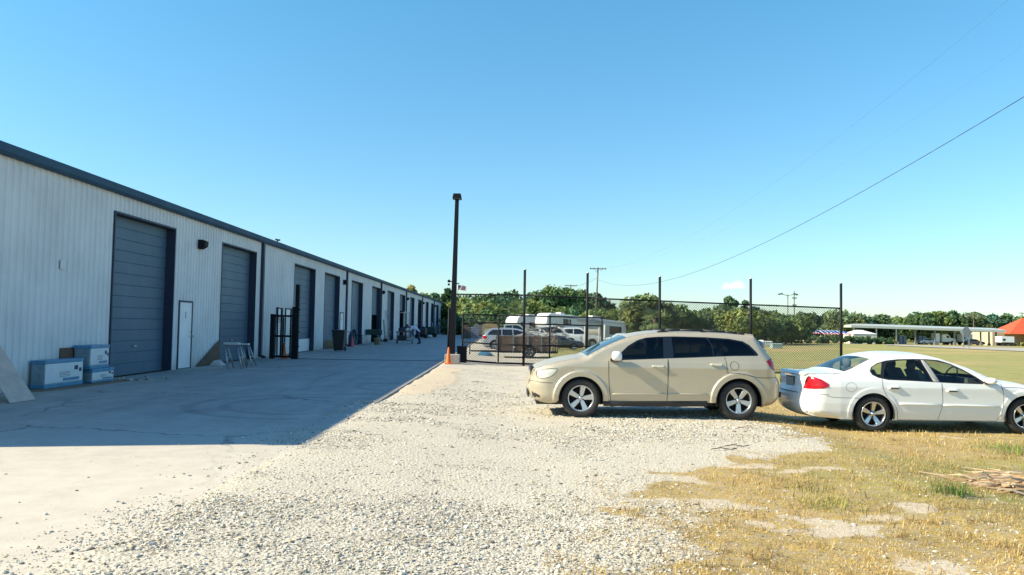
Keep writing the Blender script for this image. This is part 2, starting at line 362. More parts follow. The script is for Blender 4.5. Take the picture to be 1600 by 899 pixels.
def ground_material():
    m = bpy.data.materials.new('gravel_sand_and_dry_grass'); n, l, p = nodes(m)
    a = n.new('ShaderNodeAttribute'); a.attribute_name = 'col'
    sp = n.new('ShaderNodeSeparateColor'); l.new(a.outputs['Color'], sp.inputs[0])
    tc = n.new('ShaderNodeTexCoord'); co = tc.outputs['Object']
    def noise(s, d=5, r=0.6):
        t = n.new('ShaderNodeTexNoise'); t.inputs['Scale'].default_value = s; t.inputs['Detail'].default_value = d; t.inputs['Roughness'].default_value = r
        l.new(co, t.inputs['Vector']); return t.outputs['Fac']
    def ramp(v, stops):
        r = n.new('ShaderNodeValToRGB'); r.color_ramp.elements.remove(r.color_ramp.elements[1])
        r.color_ramp.elements[0].position = stops[0][0]; r.color_ramp.elements[0].color = (*stops[0][1], 1)
        for po, c in stops[1:]: e = r.color_ramp.elements.new(po); e.color = (*c, 1)
        l.new(v, r.inputs[0]); return r.outputs[0]
    def mix(f, c1, c2, mode='MIX'):
        x = n.new('ShaderNodeMixRGB'); x.blend_type = mode
        for i, v in ((0, f), (1, c1), (2, c2)):
            if isinstance(v, (int, float)): x.inputs[i].default_value = v
            elif isinstance(v, tuple): x.inputs[i].default_value = (*v, 1)
            else: l.new(v, x.inputs[i])
        return x.outputs[0]
    def math_(op, a_, b_=None, c_=None):
        x = n.new('ShaderNodeMath'); x.operation = op
        for i, v in enumerate((a_, b_, c_)):
            if v is None: continue
            if isinstance(v, (int, float)): x.inputs[i].default_value = v
            else: l.new(v, x.inputs[i])
        return x.outputs[0]
    # gravel: pale crushed stone with dark gaps, dust patches
    vo = n.new('ShaderNodeTexVoronoi'); vo.inputs['Scale'].default_value = 34; l.new(co, vo.inputs['Vector'])
    vo2 = n.new('ShaderNodeTexVoronoi'); vo2.inputs['Scale'].default_value = 11; l.new(co, vo2.inputs['Vector'])
    cs = n.new('ShaderNodeSeparateColor'); l.new(vo.outputs['Color'], cs.inputs[0])
    stone = ramp(cs.outputs[0], [(0, (0.13, 0.115, 0.09)), (0.08, (0.24, 0.21, 0.17)), (0.20, (0.43, 0.39, 0.32)), (0.45, (0.54, 0.495, 0.41)), (1, (0.68, 0.635, 0.54))])
    gap = ramp(vo.outputs['Distance'], [(0.35, (1, 1, 1)), (0.75, (0.74, 0.70, 0.64))])
    gravel = mix(1.0, stone, gap, 'MULTIPLY')
    gravel = mix(ramp(noise(1.3, 6, 0.7), [(0.50, (0, 0, 0)), (0.66, (0.85, 0.85, 0.85))]), gravel, (0.62, 0.55, 0.45))
    gravel = mix(math_('MULTIPLY', sp.outputs[1], 0.8), gravel, mix(1.0, (0.56, 0.50, 0.395), ramp(noise(55, 5, 0.7), [(0.3, (0.80, 0.80, 0.80)), (0.6, (1, 1, 1))]), 'MULTIPLY'))
    gravel = mix(ramp(noise(0.33, 4), [(0.60, (0, 0, 0)), (0.72, (0.30, 0.30, 0.30))]), gravel, (0.36, 0.27, 0.19))
    # dry grass
    st = n.new('ShaderNodeMapping'); st.inputs['Scale'].default_value = (1, 0.8, 1); l.new(co, st.inputs[0])
    nf = n.new('ShaderNodeTexNoise'); nf.inputs['Scale'].default_value = 48; nf.inputs['Detail'].default_value = 8; nf.inputs['Roughness'].default_value = 0.75; l.new(st.outputs[0], nf.inputs['Vector'])
    grass = ramp(nf.outputs['Fac'], [(0.32, (0.13, 0.080, 0.028)), (0.45, (0.40, 0.27, 0.085)), (0.56, (0.60, 0.43, 0.15)), (0.72, (0.72, 0.56, 0.25))])
    green = ramp(nf.outputs['Fac'], [(0.30, (0.09, 0.12, 0.02)), (0.5, (0.27, 0.29, 0.05)), (0.72, (0.47, 0.45, 0.11))])
    gf = math_('ADD', sp.outputs[2], math_('MULTIPLY', math_('SUBTRACT', noise(0.35, 5, 0.7), 0.5), 1.6))
    gfc = n.new('ShaderNodeClamp'); l.new(gf, gfc.inputs[0])
    grass = mix(gfc.outputs[0], grass, green)
    grass = mix(1.0, grass, ramp(noise(0.9, 9, 0.78), [(0.36, (0.66, 0.66, 0.62)), (0.52, (0.98, 0.98, 0.98)), (0.66, (1.12, 1.08, 1.0))]), 'MULTIPLY')
    soil = ramp(noise(30, 6, 0.7), [(0.3, (0.44, 0.35, 0.24)), (0.7, (0.66, 0.56, 0.42))])
    bf = ramp(math_('ADD', sp.outputs[1], math_('MULTIPLY', math_('SUBTRACT', noise(5, 5, 0.7), 0.5), 0.9)), [(0.4, (0, 0, 0)), (0.6, (1, 1, 1))])
    spk = ramp(noise(9, 8, 0.85), [(0.46, (0, 0, 0)), (0.56, (0.8, 0.8, 0.8))])
    grass = mix(spk, grass, mix(0.45, soil, (0.17, 0.11, 0.05)))
    grass = mix(bf, grass, soil)
    mf = ramp(math_('ADD', sp.outputs[0], math_('MULTIPLY', math_('SUBTRACT', noise(6, 6, 0.75), 0.5), 1.1)), [(0.42, (0, 0, 0)), (0.58, (1, 1, 1))])
    l.new(mix(mf, grass, gravel), p.inputs['Base Color'])
    p.inputs['Roughness'].default_value = 0.95; p.inputs['Specular IOR Level'].default_value = 0.15
    h = math_('MULTIPLY_ADD', vo.outputs['Distance'], -1.0, math_('MULTIPLY', noise(40, 4), 0.5))
    h2 = math_('MULTIPLY_ADD', nf.outputs['Fac'], 2.0, math_('MULTIPLY', noise(3, 3), 1.0))
    hm = n.new('ShaderNodeMix'); l.new(mf, hm.inputs[0]); l.new(h2, hm.inputs[2]); l.new(h, hm.inputs[3])
    bn = n.new('ShaderNodeBump'); bn.inputs['Strength'].default_value = 0.55; bn.inputs['Distance'].default_value = 0.014
    l.new(hm.outputs[0], bn.inputs['Height']); l.new(bn.outputs[0], p.inputs['Normal'])
    return m
GM = ground_material()
ground = np_mesh('ground', V, Fq, 4, GM, np.stack([gm, np.where(gm > .5, dust_mask(X, Y), bm_), gr], -1).reshape(-1, 3), smooth=True)
tag(ground, kind='structure')

def concrete_material():
    m = bpy.data.materials.new('dusty_concrete'); n, l, p = nodes(m)
    tc = n.new('ShaderNodeTexCoord'); co = tc.outputs['Object']
    def noise(s, d=5, r=0.6, vec=None):
        t = n.new('ShaderNodeTexNoise'); t.inputs['Scale'].default_value = s; t.inputs['Detail'].default_value = d; t.inputs['Roughness'].default_value = r
        l.new(vec or co, t.inputs['Vector']); return t
    def ramp(v, stops):
        r = n.new('ShaderNodeValToRGB'); r.color_ramp.elements.remove(r.color_ramp.elements[1])
        r.color_ramp.elements[0].position = stops[0][0]; r.color_ramp.elements[0].color = (*stops[0][1], 1)
        for po, c in stops[1:]: e = r.color_ramp.elements.new(po); e.color = (*c, 1)
        l.new(v, r.inputs[0]); return r.outputs[0]
    def mul(f, c1, c2, mode='MULTIPLY'):
        x = n.new('ShaderNodeMixRGB'); x.blend_type = mode
        if isinstance(f, (int, float)): x.inputs[0].default_value = f
        else: l.new(f, x.inputs[0])
        for i, v in ((1, c1), (2, c2)):
            if isinstance(v, tuple): x.inputs[i].default_value = (*v, 1)
            else: l.new(v, x.inputs[i])
        return x.outputs[0]
    base = ramp(noise(0.7, 7, 0.68).outputs['Fac'], [(0.3, (0.37, 0.335, 0.285)), (0.7, (0.50, 0.455, 0.385))])
    st = n.new('ShaderNodeMapping'); st.inputs['Scale'].default_value = (2.6, 0.35, 1); l.new(co, st.inputs[0])
    base = mul(0.5, base, ramp(noise(1.0, 5, 0.6, st.outputs[0]).outputs['Fac'], [(0.35, (0.72, 0.72, 0.74)), (0.62, (1, 1, 1))]))
    # dust from the gravel near the entrance
    sep = n.new('ShaderNodeSeparateXYZ'); l.new(co, sep.inputs[0])
    my = n.new('ShaderNodeMapRange'); my.inputs['From Min'].default_value = 13.0; my.inputs['From Max'].default_value = 7.5; l.new(sep.outputs['Y'], my.inputs['Value'])
    base = mul(my.outputs[0], base, (0.56, 0.50, 0.41), 'MIX')
    base = mul(0.6, base, ramp(noise(3, 6, 0.7).outputs['Fac'], [(0.35, (0.82, 0.80, 0.78)), (0.6, (1, 1, 1))]))
    # cracks
    wv = n.new('ShaderNodeVectorMath'); wv.operation = 'MULTIPLY_ADD'; wv.inputs[1].default_value = (0.9, 0.9, 0); l.new(noise(1.4, 6, 0.7).outputs['Color'], wv.inputs[0]); l.new(co, wv.inputs[2])
    vo = n.new('ShaderNodeTexVoronoi'); vo.feature = 'DISTANCE_TO_EDGE'; vo.inputs['Scale'].default_value = 0.23; l.new(wv.outputs[0], vo.inputs['Vector'])
    base = mul(ramp(noise(0.25, 2).outputs['Fac'], [(0.46, (0, 0, 0)), (0.54, (0.8, 0.8, 0.8))]), base, mul(1.0, base, ramp(vo.outputs['Distance'], [(0.0, (0.35, 0.35, 0.35)), (0.0035, (0.5, 0.5, 0.5)), (0.006, (1, 1, 1))])), 'MIX')
    # curved tyre marks where trucks turn in
    for (cx, cy, r0, w) in ((-3.6, 14.2, 2.05, 0.16), (-3.6, 14.2, 1.45, 0.15), (-2.2, 18.6, 1.3, 0.12)):
        s1 = n.new('ShaderNodeVectorMath'); s1.operation = 'SUBTRACT'; s1.inputs[1].default_value = (cx, cy, 0.02); l.new(co, s1.inputs[0])
        le = n.new('ShaderNodeVectorMath'); le.operation = 'LENGTH'; l.new(s1.outputs[0], le.inputs[0])
        sb = n.new('ShaderNodeMath'); sb.operation = 'SUBTRACT'; sb.inputs[1].default_value = r0; l.new(le.outputs['Value'], sb.inputs[0])
        ab = n.new('ShaderNodeMath'); ab.operation = 'ABSOLUTE'; l.new(sb.outputs[0], ab.inputs[0])
        rp = ramp(ab.outputs[0], [(w * 0.4, (0.82, 0.82, 0.83)), (w, (1, 1, 1))])
        lt = n.new('ShaderNodeMath'); lt.operation = 'LESS_THAN'; lt.inputs[1].default_value = cx + 0.4; l.new(sep.outputs['X'], lt.inputs[0])
        base = mul(lt.outputs[0], base, mul(1.0, base, rp), 'MIX')
    l.new(base, p.inputs['Base Color']); p.inputs['Roughness'].default_value = 0.85; p.inputs['Specular IOR Level'].default_value = 0.25
    bn = n.new('ShaderNodeBump'); bn.inputs['Strength'].default_value = 0.35; bn.inputs['Distance'].default_value = 0.01
    l.new(noise(45, 5, 0.7).outputs['Fac'], bn.inputs['Height']); l.new(bn.outputs[0], p.inputs['Normal'])
    return m
WX = -10.03                                             # outer face of the warehouse wall
bld_y0, bld_y1 = 8.45, 135.6
mb = MB()
joints = [-12.0, -4, 2.0, 6.0] + [31.0 + 0.0] + []
ys = [-12.0, 0.0, 8.7, 13.0, 19.2, 25.2, 31.0, 37, 43, 49, 56, 64, 72, 82, 92, 104, 118, 132, 150]
xs = [WX - 12, WX - 0.02, -6.3, -2.42]
for a, b in zip(ys[:-1], ys[1:]):
    for c, d in zip(xs[:-1], xs[1:]):
        if c < WX - 1 and not (b <= 8.7): continue
        mb.b2(c + 0.006, d - 0.006, a + 0.006, b - 0.006, -0.12, 0.012)
conc = mb.build('concrete_driveway', concrete_material(), bevel=0.006); tag(conc, kind='structure')

# gravel stones and dry grass, real pieces on the ground
def ico():
    bm = bmesh.new(); bmesh.ops.create_icosphere(bm, subdivisions=1, radius=1); v = np.array([x.co[:] for x in bm.verts]); f = np.array([[q.index for q in fa.verts] for fa in bm.faces]); bm.free(); return v, f
IV, IF = ico()
def stones(n_try, xr, yr, sizes, seed, dens, hug=0.35, z_fn=zg):
    r = np.random.default_rng(seed)
    x = r.uniform(*xr, n_try); y = yr[0] * (yr[1] / yr[0]) ** r.uniform(0, 1, n_try)
    k = r.uniform(0, 1, n_try) < dens(x, y); x, y = x[k], y[k]; n = len(x)
    s = np.clip(r.lognormal(math.log(sizes[0]), 0.52, n), sizes[1], sizes[2])
    z = z_fn(x, y)
    base = IV[None] * r.uniform(0.65, 1.35, (n, 12, 1)) * s[:, None, None] * np.stack([r.uniform(0.7, 1.3, n), r.uniform(0.7, 1.3, n), r.uniform(0.35, 0.65, n)], -1)[:, None, :]
    th = r.uniform(0, 6.28, n); c, si = np.cos(th)[:, None], np.sin(th)[:, None]
    bx = base[..., 0] * c - base[..., 1] * si; by = base[..., 0] * si + base[..., 1] * c
    P = np.stack([bx + x[:, None], by + y[:, None], base[..., 2] + (z + s * hug)[:, None]], -1).reshape(-1, 3)
    Fc = (IF[None] + (np.arange(n) * 12)[:, None, None]).reshape(-1, 3)
    t = r.uniform(0, 1, n) ** 0.7; col = np.stack([0.32 + 0.34 * t, 0.29 + 0.325 * t, 0.23 + 0.29 * t], -1)
    dk = r.uniform(0, 1, n) < 0.11; col[dk] *= 0.42
    warm = r.uniform(0, 1, n) < 0.12; col[warm] *= np.array([1.0, 0.86, 0.70])
    return P, Fc, np.repeat(col, 12, 0)
def d1(x, y):
    e = ss(-3.7, -1.9, x + (fbm(x, y, 0.9, 71) - 0.5) * 2.4)
    p = 1 - dust_mask(x, y); m_ = gravel_mask(x, y)
    return np.clip(e * (0.13 + 0.87 * p) * (0.08 + 0.92 * m_), 0, 1)
def zc(x, y): return np.where(x < -2.42, np.maximum(0.012, zg(x, y)), zg(x, y))
Pa = [stones(210000, (-4.0, 5.6), (4.0, 12.5), (0.0052, 0.0026, 0.024), 1, d1, 0.3, zc),
      stones(42000, (-2.9, 5.6), (12.0, 22.0), (0.0085, 0.005, 0.03), 2, d1, 0.3, zc),
      stones(420, (-8, -2.4), (4.0, 12.0), (0.008, 0.004, 0.02), 3, lambda x, y: 0.5 * ss(-7, -3, x), 0.3, zc)]
off = 0; PV, PF, PC = [], [], []
for P, Fc, c in Pa: PV.append(P); PF.append(Fc + off); PC.append(c); off += len(P)
st_ = np_mesh('loose_gravel', np.concatenate(PV), np.concatenate(PF), 3, attr_mat('crushed_stone'), np.concatenate(PC))
tag(st_, 'loose pale crushed stones scattered over the lot', 'gravel', kind='stuff')

def blades(n_try, xr, yr, L, W, seed, dens, colf, flat=0.5):
    r = np.random.default_rng(seed)
    x = r.uniform(*xr, n_try); y = yr[0] * (yr[1] / yr[0]) ** r.uniform(0, 1, n_try)
    k = r.uniform(0, 1, n_try) < dens(x, y); x, y = x[k], y[k]; n = len(x); z = zg(x, y) - 0.004
    le = r.uniform(*L, n) * (0.55 + 0.9 * fbm(x, y, 0.45, 5)); az = r.uniform(0, 6.28, n); ln = r.uniform(0.35, 1.45, n)
    dx, dy, dz = np.cos(az) * np.sin(ln), np.sin(az) * np.sin(ln), np.cos(ln)
    wa = az + math.pi / 2; w = W * r.uniform(0.6, 1.4, n)
    wx, wy = np.cos(wa) * w, np.sin(wa) * w
    A = np.stack([x - wx, y - wy, z], -1); B = np.stack([x + wx, y + wy, z], -1)
    C = np.stack([x + dx * le * 0.55, y + dy * le * 0.55, z + dz * le * 0.75], -1)
    D = np.stack([x + dx * le * 1.1, y + dy * le * 1.1, z + dz * le * 0.75], -1)
    P = np.stack([A, B, C + np.stack([wx, wy, 0 * wx], -1) * .6, C - np.stack([wx, wy, 0 * wx], -1) * .6, D], 1).reshape(-1, 3)
    o = (np.arange(n) * 5)[:, None]; Fc = np.concatenate([o + np.array([[0, 1, 2]]), o + np.array([[0, 2, 3]]), o + np.array([[3, 2, 4]])], 0)
    c = colf(x, y, r); return P, Fc, np.repeat(c, 5, 0)
def straw(x, y, r):
    n = len(x); t = r.uniform(0, 1, (n, 1)); a = np.array([0.38, 0.23, 0.075]) * (1 - t) + np.array([0.80, 0.62, 0.28]) * t; a = a * (0.72 + 0.56 * fbm(x, y, 0.9, 23))[:, None]
    gmk = (green_mask(x, y) * 0.6 + 0.02)[:, None] * (r.uniform(0, 1, (n, 1)) < 0.55)
    return a * (1 - gmk) + np.array([0.17, 0.21, 0.05]) * gmk
def gd(x, y):
    m_ = gravel_mask(x, y); b = np.clip(bare_mask(x, y) * 1.2 + (fbm(x, y, 0.16, 91) - 0.5) * 1.3 * (bare_mask(x, y) > 0.02), 0, 1); t = fbm(x, y, 0.55, 5) * 0.5 + fbm(x, y, 0.2, 93) * 0.5
    return np.clip((1 - m_ * 0.97) * (1 - b * 0.86) * (0.10 + 0.90 * ss(0.40, 0.62, t)), 0, 1)
def gt_(x, y):
    c = ss(0.60, 0.72, fbm(x, y, 0.17, 101, 3)); return np.clip((1 - gravel_mask(x, y)) * c * ss(0.35, 0.6, fbm(x, y, 1.1, 103)) * (1 - 0.5 * bare_mask(x, y)), 0, 1)
def brown(x, y, r):
    c = straw(x, y, r); return c * np.where(r.uniform(0, 1, (len(x), 1)) < .3, .5, .95)
Ga = [blades(150000, (0.3, 11.5), (4.0, 14.0), (0.05, 0.13), 0.0030, 13, gt_, brown),
      blades(250000, (0.3, 11.5), (4.0, 11.5), (0.018, 0.065), 0.0026, 11, gd, straw),
      blades(80000, (0.3, 17), (11.0, 26.0), (0.03, 0.08), 0.005, 12, gd, straw)]
off = 0; PV, PF, PC = [], [], []
for P, Fc, c in Ga: PV.append(P); PF.append(Fc + off); PC.append(c); off += len(P)
gs = np_mesh('dry_grass', np.concatenate(PV), np.concatenate(PF), 3, attr_mat('straw_blades', 0.8, translucent=0.4), np.concatenate(PC))
tag(gs, 'short straw coloured dry grass over sandy soil', 'grass', kind='stuff')

# ================================================================== WAREHOUSE
def wall_material():
    m = bpy.data.materials.new('white_ribbed_metal_siding'); n, l, p = nodes(m)
    tc = n.new('ShaderNodeTexCoord'); co = tc.outputs['Object']
    t = n.new('ShaderNodeTexNoise'); t.inputs['Scale'].default_value = 0.8; t.inputs['Detail'].default_value = 6; l.new(co, t.inputs['Vector'])
    mp = n.new('ShaderNodeMapping'); mp.inputs['Scale'].default_value = (1, 3.0, 0.25); l.new(co, mp.inputs[0])
    t2 = n.new('ShaderNodeTexNoise'); t2.inputs['Scale'].default_value = 2; t2.inputs['Detail'].default_value = 6; l.new(mp.outputs[0], t2.inputs['Vector'])
    a = n.new('ShaderNodeValToRGB'); a.color_ramp.elements[0].position = 0.35; a.color_ramp.elements[0].color = (0.62, 0.63, 0.63, 1); a.color_ramp.elements[1].position = 0.62; a.color_ramp.elements[1].color = (0.70, 0.71, 0.71, 1)
    l.new(t.outputs['Fac'], a.inputs[0])
    b = n.new('ShaderNodeValToRGB'); b.color_ramp.elements[0].position = 0.38; b.color_ramp.elements[0].color = (0.90, 0.90, 0.90, 1); b.color_ramp.elements[1].position = 0.6
    l.new(t2.outputs['Fac'], b.inputs[0])
    x = n.new('ShaderNodeMixRGB'); x.blend_type = 'MULTIPLY'; x.inputs[0].default_value = 0.35; l.new(a.outputs[0], x.inputs[1]); l.new(b.outputs[0], x.inputs[2])
    sz = n.new('ShaderNodeSeparateXYZ'); l.new(co, sz.inputs[0])            # splash dirt along the foot of the wall
    ad_ = n.new('ShaderNodeMath'); ad_.operation = 'MULTIPLY_ADD'; ad_.inputs[1].default_value = -0.7; l.new(t2.outputs['Fac'], ad_.inputs[0]); l.new(sz.outputs['Z'], ad_.inputs[2])
    mr_ = n.new('ShaderNodeMapRange'); mr_.inputs['From Min'].default_value = -0.35; mr_.inputs['From Max'].default_value = 0.12; mr_.inputs['To Min'].default_value = 0.55; mr_.inputs['To Max'].default_value = 0; l.new(ad_.outputs[0], mr_.inputs['Value'])
    y = n.new('ShaderNodeMixRGB'); y.inputs[2].default_value = (0.33, 0.28, 0.22, 1); l.new(mr_.outputs[0], y.inputs[0]); l.new(x.outputs[0], y.inputs[1])
    l.new(y.outputs[0], p.inputs['Base Color']); p.inputs['Roughness'].default_value = 0.5
    return m
M['siding'] = wall_material()
EAVE = 4.86; DOOR_H = 4.27
B = thing('warehouse_building', (0, 0, 0), 'long white ribbed metal warehouse with blue grey roller doors in shade', 'warehouse')
# (y0, y1, kind)  kind: closed, part, open, half
doors = [(19.58, 23.16, 'closed'), (27.05, 30.76, 'closed'), (36.4, 40.4, 'skirt'), (42.6, 46.4, 'closed'), (50.2, 54.0, 'closed'),
         (57.9, 61.7, 'half'), (65.8, 69.5, 'closed'), (73.6, 77.3, 'high'), (81.5, 85.2, 'closed'), (89.1, 92.8, 'open'), (97.7, 101.3, 'closed'),
         (105.1, 108.7, 'open'), (113.0, 116.8, 'closed'), (121.3, 125.0, 'open'), (129.0, 132.6, 'open')]
entry = [(23.6, 24.62, '1'), (33.65, 34.62, None), (35.1, 36.02, None), (46.75, 47.72, '4')]
spouts = [31.45, 48.35, 61.95, 77.9, 93.3, 109.2, 125.4]
openings = sorted([(a, b, DOOR_H) for a, b, _ in doors] + [(a, b, 2.13) for a, b, _ in entry])
def rib_panel(mb, y0, y1, z0, z1, pitch=0.2286, d=0.036):
    pts = []
    k = math.floor(y0 / pitch) - 1
    while k * pitch < y1 + pitch:
        c = k * pitch
        for o_, h in ((-0.045, 0), (-0.022, d), (0.022, d), (0.045, 0), (0.10, 0), (0.115, .006), (0.13, 0)): pts.append((c + o_, h))
        k += 1
    pts = [(y0, np.interp(y0, [p[0] for p in pts], [p[1] for p in pts]))] + [p for p in pts if y0 < p[0] < y1] + [(y1, np.interp(y1, [p[0] for p in pts], [p[1] for p in pts]))]
    vs_ = [(WX - 0.032 + h, y, z) for z in (z0, z1) for (y, h) in pts]; n = len(pts)
    mb.add(vs_, [[i, i + 1, n + i + 1, n + i] for i in range(n - 1)])
mb = MB(); y = bld_y0
for a, b, h in openings:
    if a > y: rib_panel(mb, y, a, 0.0, EAVE)
    rib_panel(mb, a, b, h, EAVE); y = b
rib_panel(mb, y, bld_y1, 0, EAVE)
# near gable end and far end, back wall, ridge
XR = -24.0; XK = -38.0; RZ = 5.9
for yy in (bld_y0, bld_y1):
    mb.add([(WX - 0.03, yy, 0), (WX - 0.03, yy, EAVE), (XR, yy, RZ), (XK, yy, EAVE), (XK, yy, 0)], [(0, 1, 2, 3, 4)])
mb.add([(XK, bld_y0, 0), (XK, bld_y1, 0), (XK, bld_y1, EAVE), (XK, bld_y0, EAVE)], [(0, 1, 2, 3)])
mb.build('wall', M['siding'], B)
mb = MB()
mb.add([(WX + 0.10, bld_y0 - .1, EAVE + 0.10), (WX + 0.10, bld_y1 + .1, EAVE + 0.10), (XR, bld_y1 + .1, RZ + .12), (XR, bld_y0 - .1, RZ + .12), (XK - .1, bld_y1 + .1, EAVE + .1), (XK - .1, bld_y0 - .1, EAVE + .1)], [(0, 1, 2, 3), (3, 2, 4, 5)])
mb.build('roof', M['canopyroof'], B)
mb = MB()
prof = [(WX + 0.005, EAVE - 0.10), (WX + 0.10, EAVE - 0.10), (WX + 0.15, EAVE - 0.04), (WX + 0.155, EAVE + 0.12), (WX + 0.14, EAVE + 0.13), (WX + 0.005, EAVE + 0.11)]
mb.prism([(p[0], p[1]) for p in prof], 'Y', bld_y0 - 0.08, bld_y1 + 0.05)
mb.build('gutter', M['fascia'], B)
mb = MB(); mb.b2(WX - 0.2, WX + 0.02, bld_y0 + .1, bld_y0 + .2, 0, EAVE - .1); mb.build('corner_trim', M['navy'], B)
for i, ysp in enumerate(spouts):
    mb = MB(); mb.b2(WX + 0.004, WX + 0.12, ysp - 0.08, ysp + 0.08, 0.12, EAVE - 0.1)
    mb.b2(WX + 0.004, WX + 0.125, ysp - 0.09, ysp + 0.09, 0.9, 0.94); mb.b2(WX + 0.004, WX + 0.125, ysp - 0.09, ysp + 0.09, 3.3, 3.34)
    mb.box((WX + 0.14, ysp, 0.09), (0.28, 0.13, 0.10), ry=0.4); mb.build('downspout', M['navy'], B)
for (a, b, kind) in doors:
    rc = WX - 0.27
    mb = MB()                                            # jambs and header, butted
    mb.b2(WX - 0.27, WX + 0.02, a - 0.03, a + 0.012, 0.014, DOOR_H); mb.b2(WX - 0.27, WX + 0.02, b - 0.012, b + 0.03, 0.014, DOOR_H)
    mb.b2(WX - 0.27, WX + 0.02, a - 0.03, b + 0.03, DOOR_H + 0.001, DOOR_H + 0.045); mb.build('door_jamb', M['navy'], B)
    z0 = {'closed': 0.02, 'skirt': 0.62, 'half': 2.15, 'high': 2.75, 'open': 3.95}[kind]
    mb = MB(); sec = 0.61; z = DOOR_H; prof = []
    zz = z0
    pts = []
    while zz < DOOR_H:
        zt = min(zz + 0.305, DOOR_H)
        pts += [(rc, zz), (rc + 0.011, zz + 0.012), (rc + 0.011, zt - 0.012), (rc, zt)]
        zz = zt
    vs_ = [(p[0], yy, p[1]) for yy in (a + 0.012, b - 0.012) for p in pts]; n = len(pts)
    mb.add(vs_, [[i, i + 1, n + i + 1, n + i] for i in range(n - 1)])
    mb.b2(rc - 0.03, rc + 0.03, a + .012, b - .012, z0 - 0.0, z0 + 0.06)
    dr = mb.build('roller_door', M['door'], B)
    if kind in ('closed', 'half'):
        mb = MB(); mb.b2(rc + 0.025, rc + 0.06, (a + b) / 2 - 0.09, (a + b) / 2 + 0.09, z0 + 0.75, z0 + 0.79); mb.build('handle', M['galv'], dr)
mb = MB(); mb.b2(WX - 0.24, WX - 0.2, 36.45, 40.33, 0.02, 0.64); mb.build('white_door_skirt', M['white'], B)
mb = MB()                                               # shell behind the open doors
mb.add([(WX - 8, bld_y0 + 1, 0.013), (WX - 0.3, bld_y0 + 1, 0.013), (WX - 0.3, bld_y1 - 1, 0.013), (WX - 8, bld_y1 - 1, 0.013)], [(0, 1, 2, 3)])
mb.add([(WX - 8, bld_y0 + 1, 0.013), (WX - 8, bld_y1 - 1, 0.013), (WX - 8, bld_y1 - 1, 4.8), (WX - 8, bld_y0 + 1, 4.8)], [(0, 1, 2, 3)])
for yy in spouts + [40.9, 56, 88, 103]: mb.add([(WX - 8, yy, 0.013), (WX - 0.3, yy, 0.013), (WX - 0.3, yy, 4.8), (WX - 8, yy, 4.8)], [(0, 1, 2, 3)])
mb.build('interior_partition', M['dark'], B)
for i, (a, b, num) in enumerate(entry):
    mb = MB(); mb.b2(WX - 0.06, WX + 0.012, a + .05, b - .05, 0.03, 2.08)
    d_ = mb.build('entry_door', M['white'], B)
    mb = MB(); mb.b2(WX - .1, WX + 0.03, a - 0.01, a + .05, 0.013, 2.08); mb.b2(WX - .1, WX + 0.03, b - .05, b + 0.01, 0.013, 2.08); mb.b2(WX - .1, WX + 0.03, a - 0.01, b + .01, 2.081, 2.14)
    mb.build('door_frame', M['navy'], d_)
    mb = MB(); mb.cyl((WX + .012, b - .13, 1.02), (WX + .07, b - .13, 1.02), .018, n=8); mb.lathe([(0.001, .035), (.03, .03), (.034, 0), (.02, -.02), (.001, -.02)], (WX + .09, b - .13, 1.02), 'X', 10)
    mb.box((WX + .02, b - .13, 1.16), (.012, .06, .06)); mb.build('handle', M['steel'], d_)
    if num:
        text_mesh('number', num, 0.30, M['print'], d_, (WX + 0.016, (a + b) / 2, 1.68), (R(90), 0, R(90)))
    elif i == 1:
        mb = MB(); mb.b2(WX + .013, WX + .018, a + .25, b - .25, 1.45, 1.85); mb.b2(WX + .018, WX + .0195, a + .3, b - .3, 1.76, 1.79, 1); mb.b2(WX + .018, WX + .0195, a + .3, b - .34, 1.68, 1.7, 1); mb.b2(WX + .018, WX + .0195, a + .3, b - .3, 1.6, 1.62, 1)
        mb.build('notice', [M['offwhite'], M['dimgrey']], d_)
for yy in (25.0, 47.5, 62.6, 78.6, 94.1, 110):
    mb = MB(); mb.prism([(WX + .01, 3.86), (WX + .1, 3.86), (WX + .24, 3.95), (WX + .26, 4.1), (WX + .16, 4.16), (WX + .01, 4.16)], 'Y', yy - .14, yy + .14)
    mb.build('wall_light', M['blackpaint'], B, bevel=.01)
mb = MB(); mb.b2(WX + .002, WX + .012, 17.25, 17.45, 1.9 + .75, 2.1 + .75); mb.build('outlet_box', M['siding'], B, bevel=.006)
# vent on the roof edge
vx, vy = WX - 0.4, 34.9
mb = MB(); mb.cyl((vx, vy, 5.0), (vx, vy, 5.24), .022); mb.box((vx + .03, vy, 5.25), (.16, .08, .07)); mb.cyl((vx - .06, vy - .06, 5.27), (vx - .06, vy + .06, 5.27), .04)
o = mb.build('roof_camera', M['blackpaint'])
tag(o, 'small dark camera mounted on the warehouse roof edge', 'camera')

# ================================================================== VEHICLES
def catmull(pts, step):
    P = np.array(pts, float); out = []
    for i in range(len(P) - 1):
        p0 = P[max(i - 1, 0)]; p1 = P[i]; p2 = P[i + 1]; p3 = P[min(i + 2, len(P) - 1)]
        L = np.hypot(*(p2 - p1)[:2]); k = max(1, int(math.ceil(L / step)))
        t = (np.arange(k) / k)[:, None]
        m1 = (p2 - p0) * 0.5; m2 = (p3 - p1) * 0.5
        l1 = np.hypot(*(p1 - p0)[:2]) + 1e-6; l2 = np.hypot(*(p3 - p2)[:2]) + 1e-6
        m1 = m1 * min(1, 2 * L / (L + l1)) if i else (p2 - p1); m2 = m2 * min(1, 2 * L / (L + l2)) if i < len(P) - 2 else (p2 - p1)
        out.append((2 * t**3 - 3 * t**2 + 1) * p1 + (t**3 - 2 * t**2 + t) * m1 + (-2 * t**3 + 3 * t**2) * p2 + (t**3 - t**2) * m2)
    out.append(P[-1:]); return np.concatenate(out)
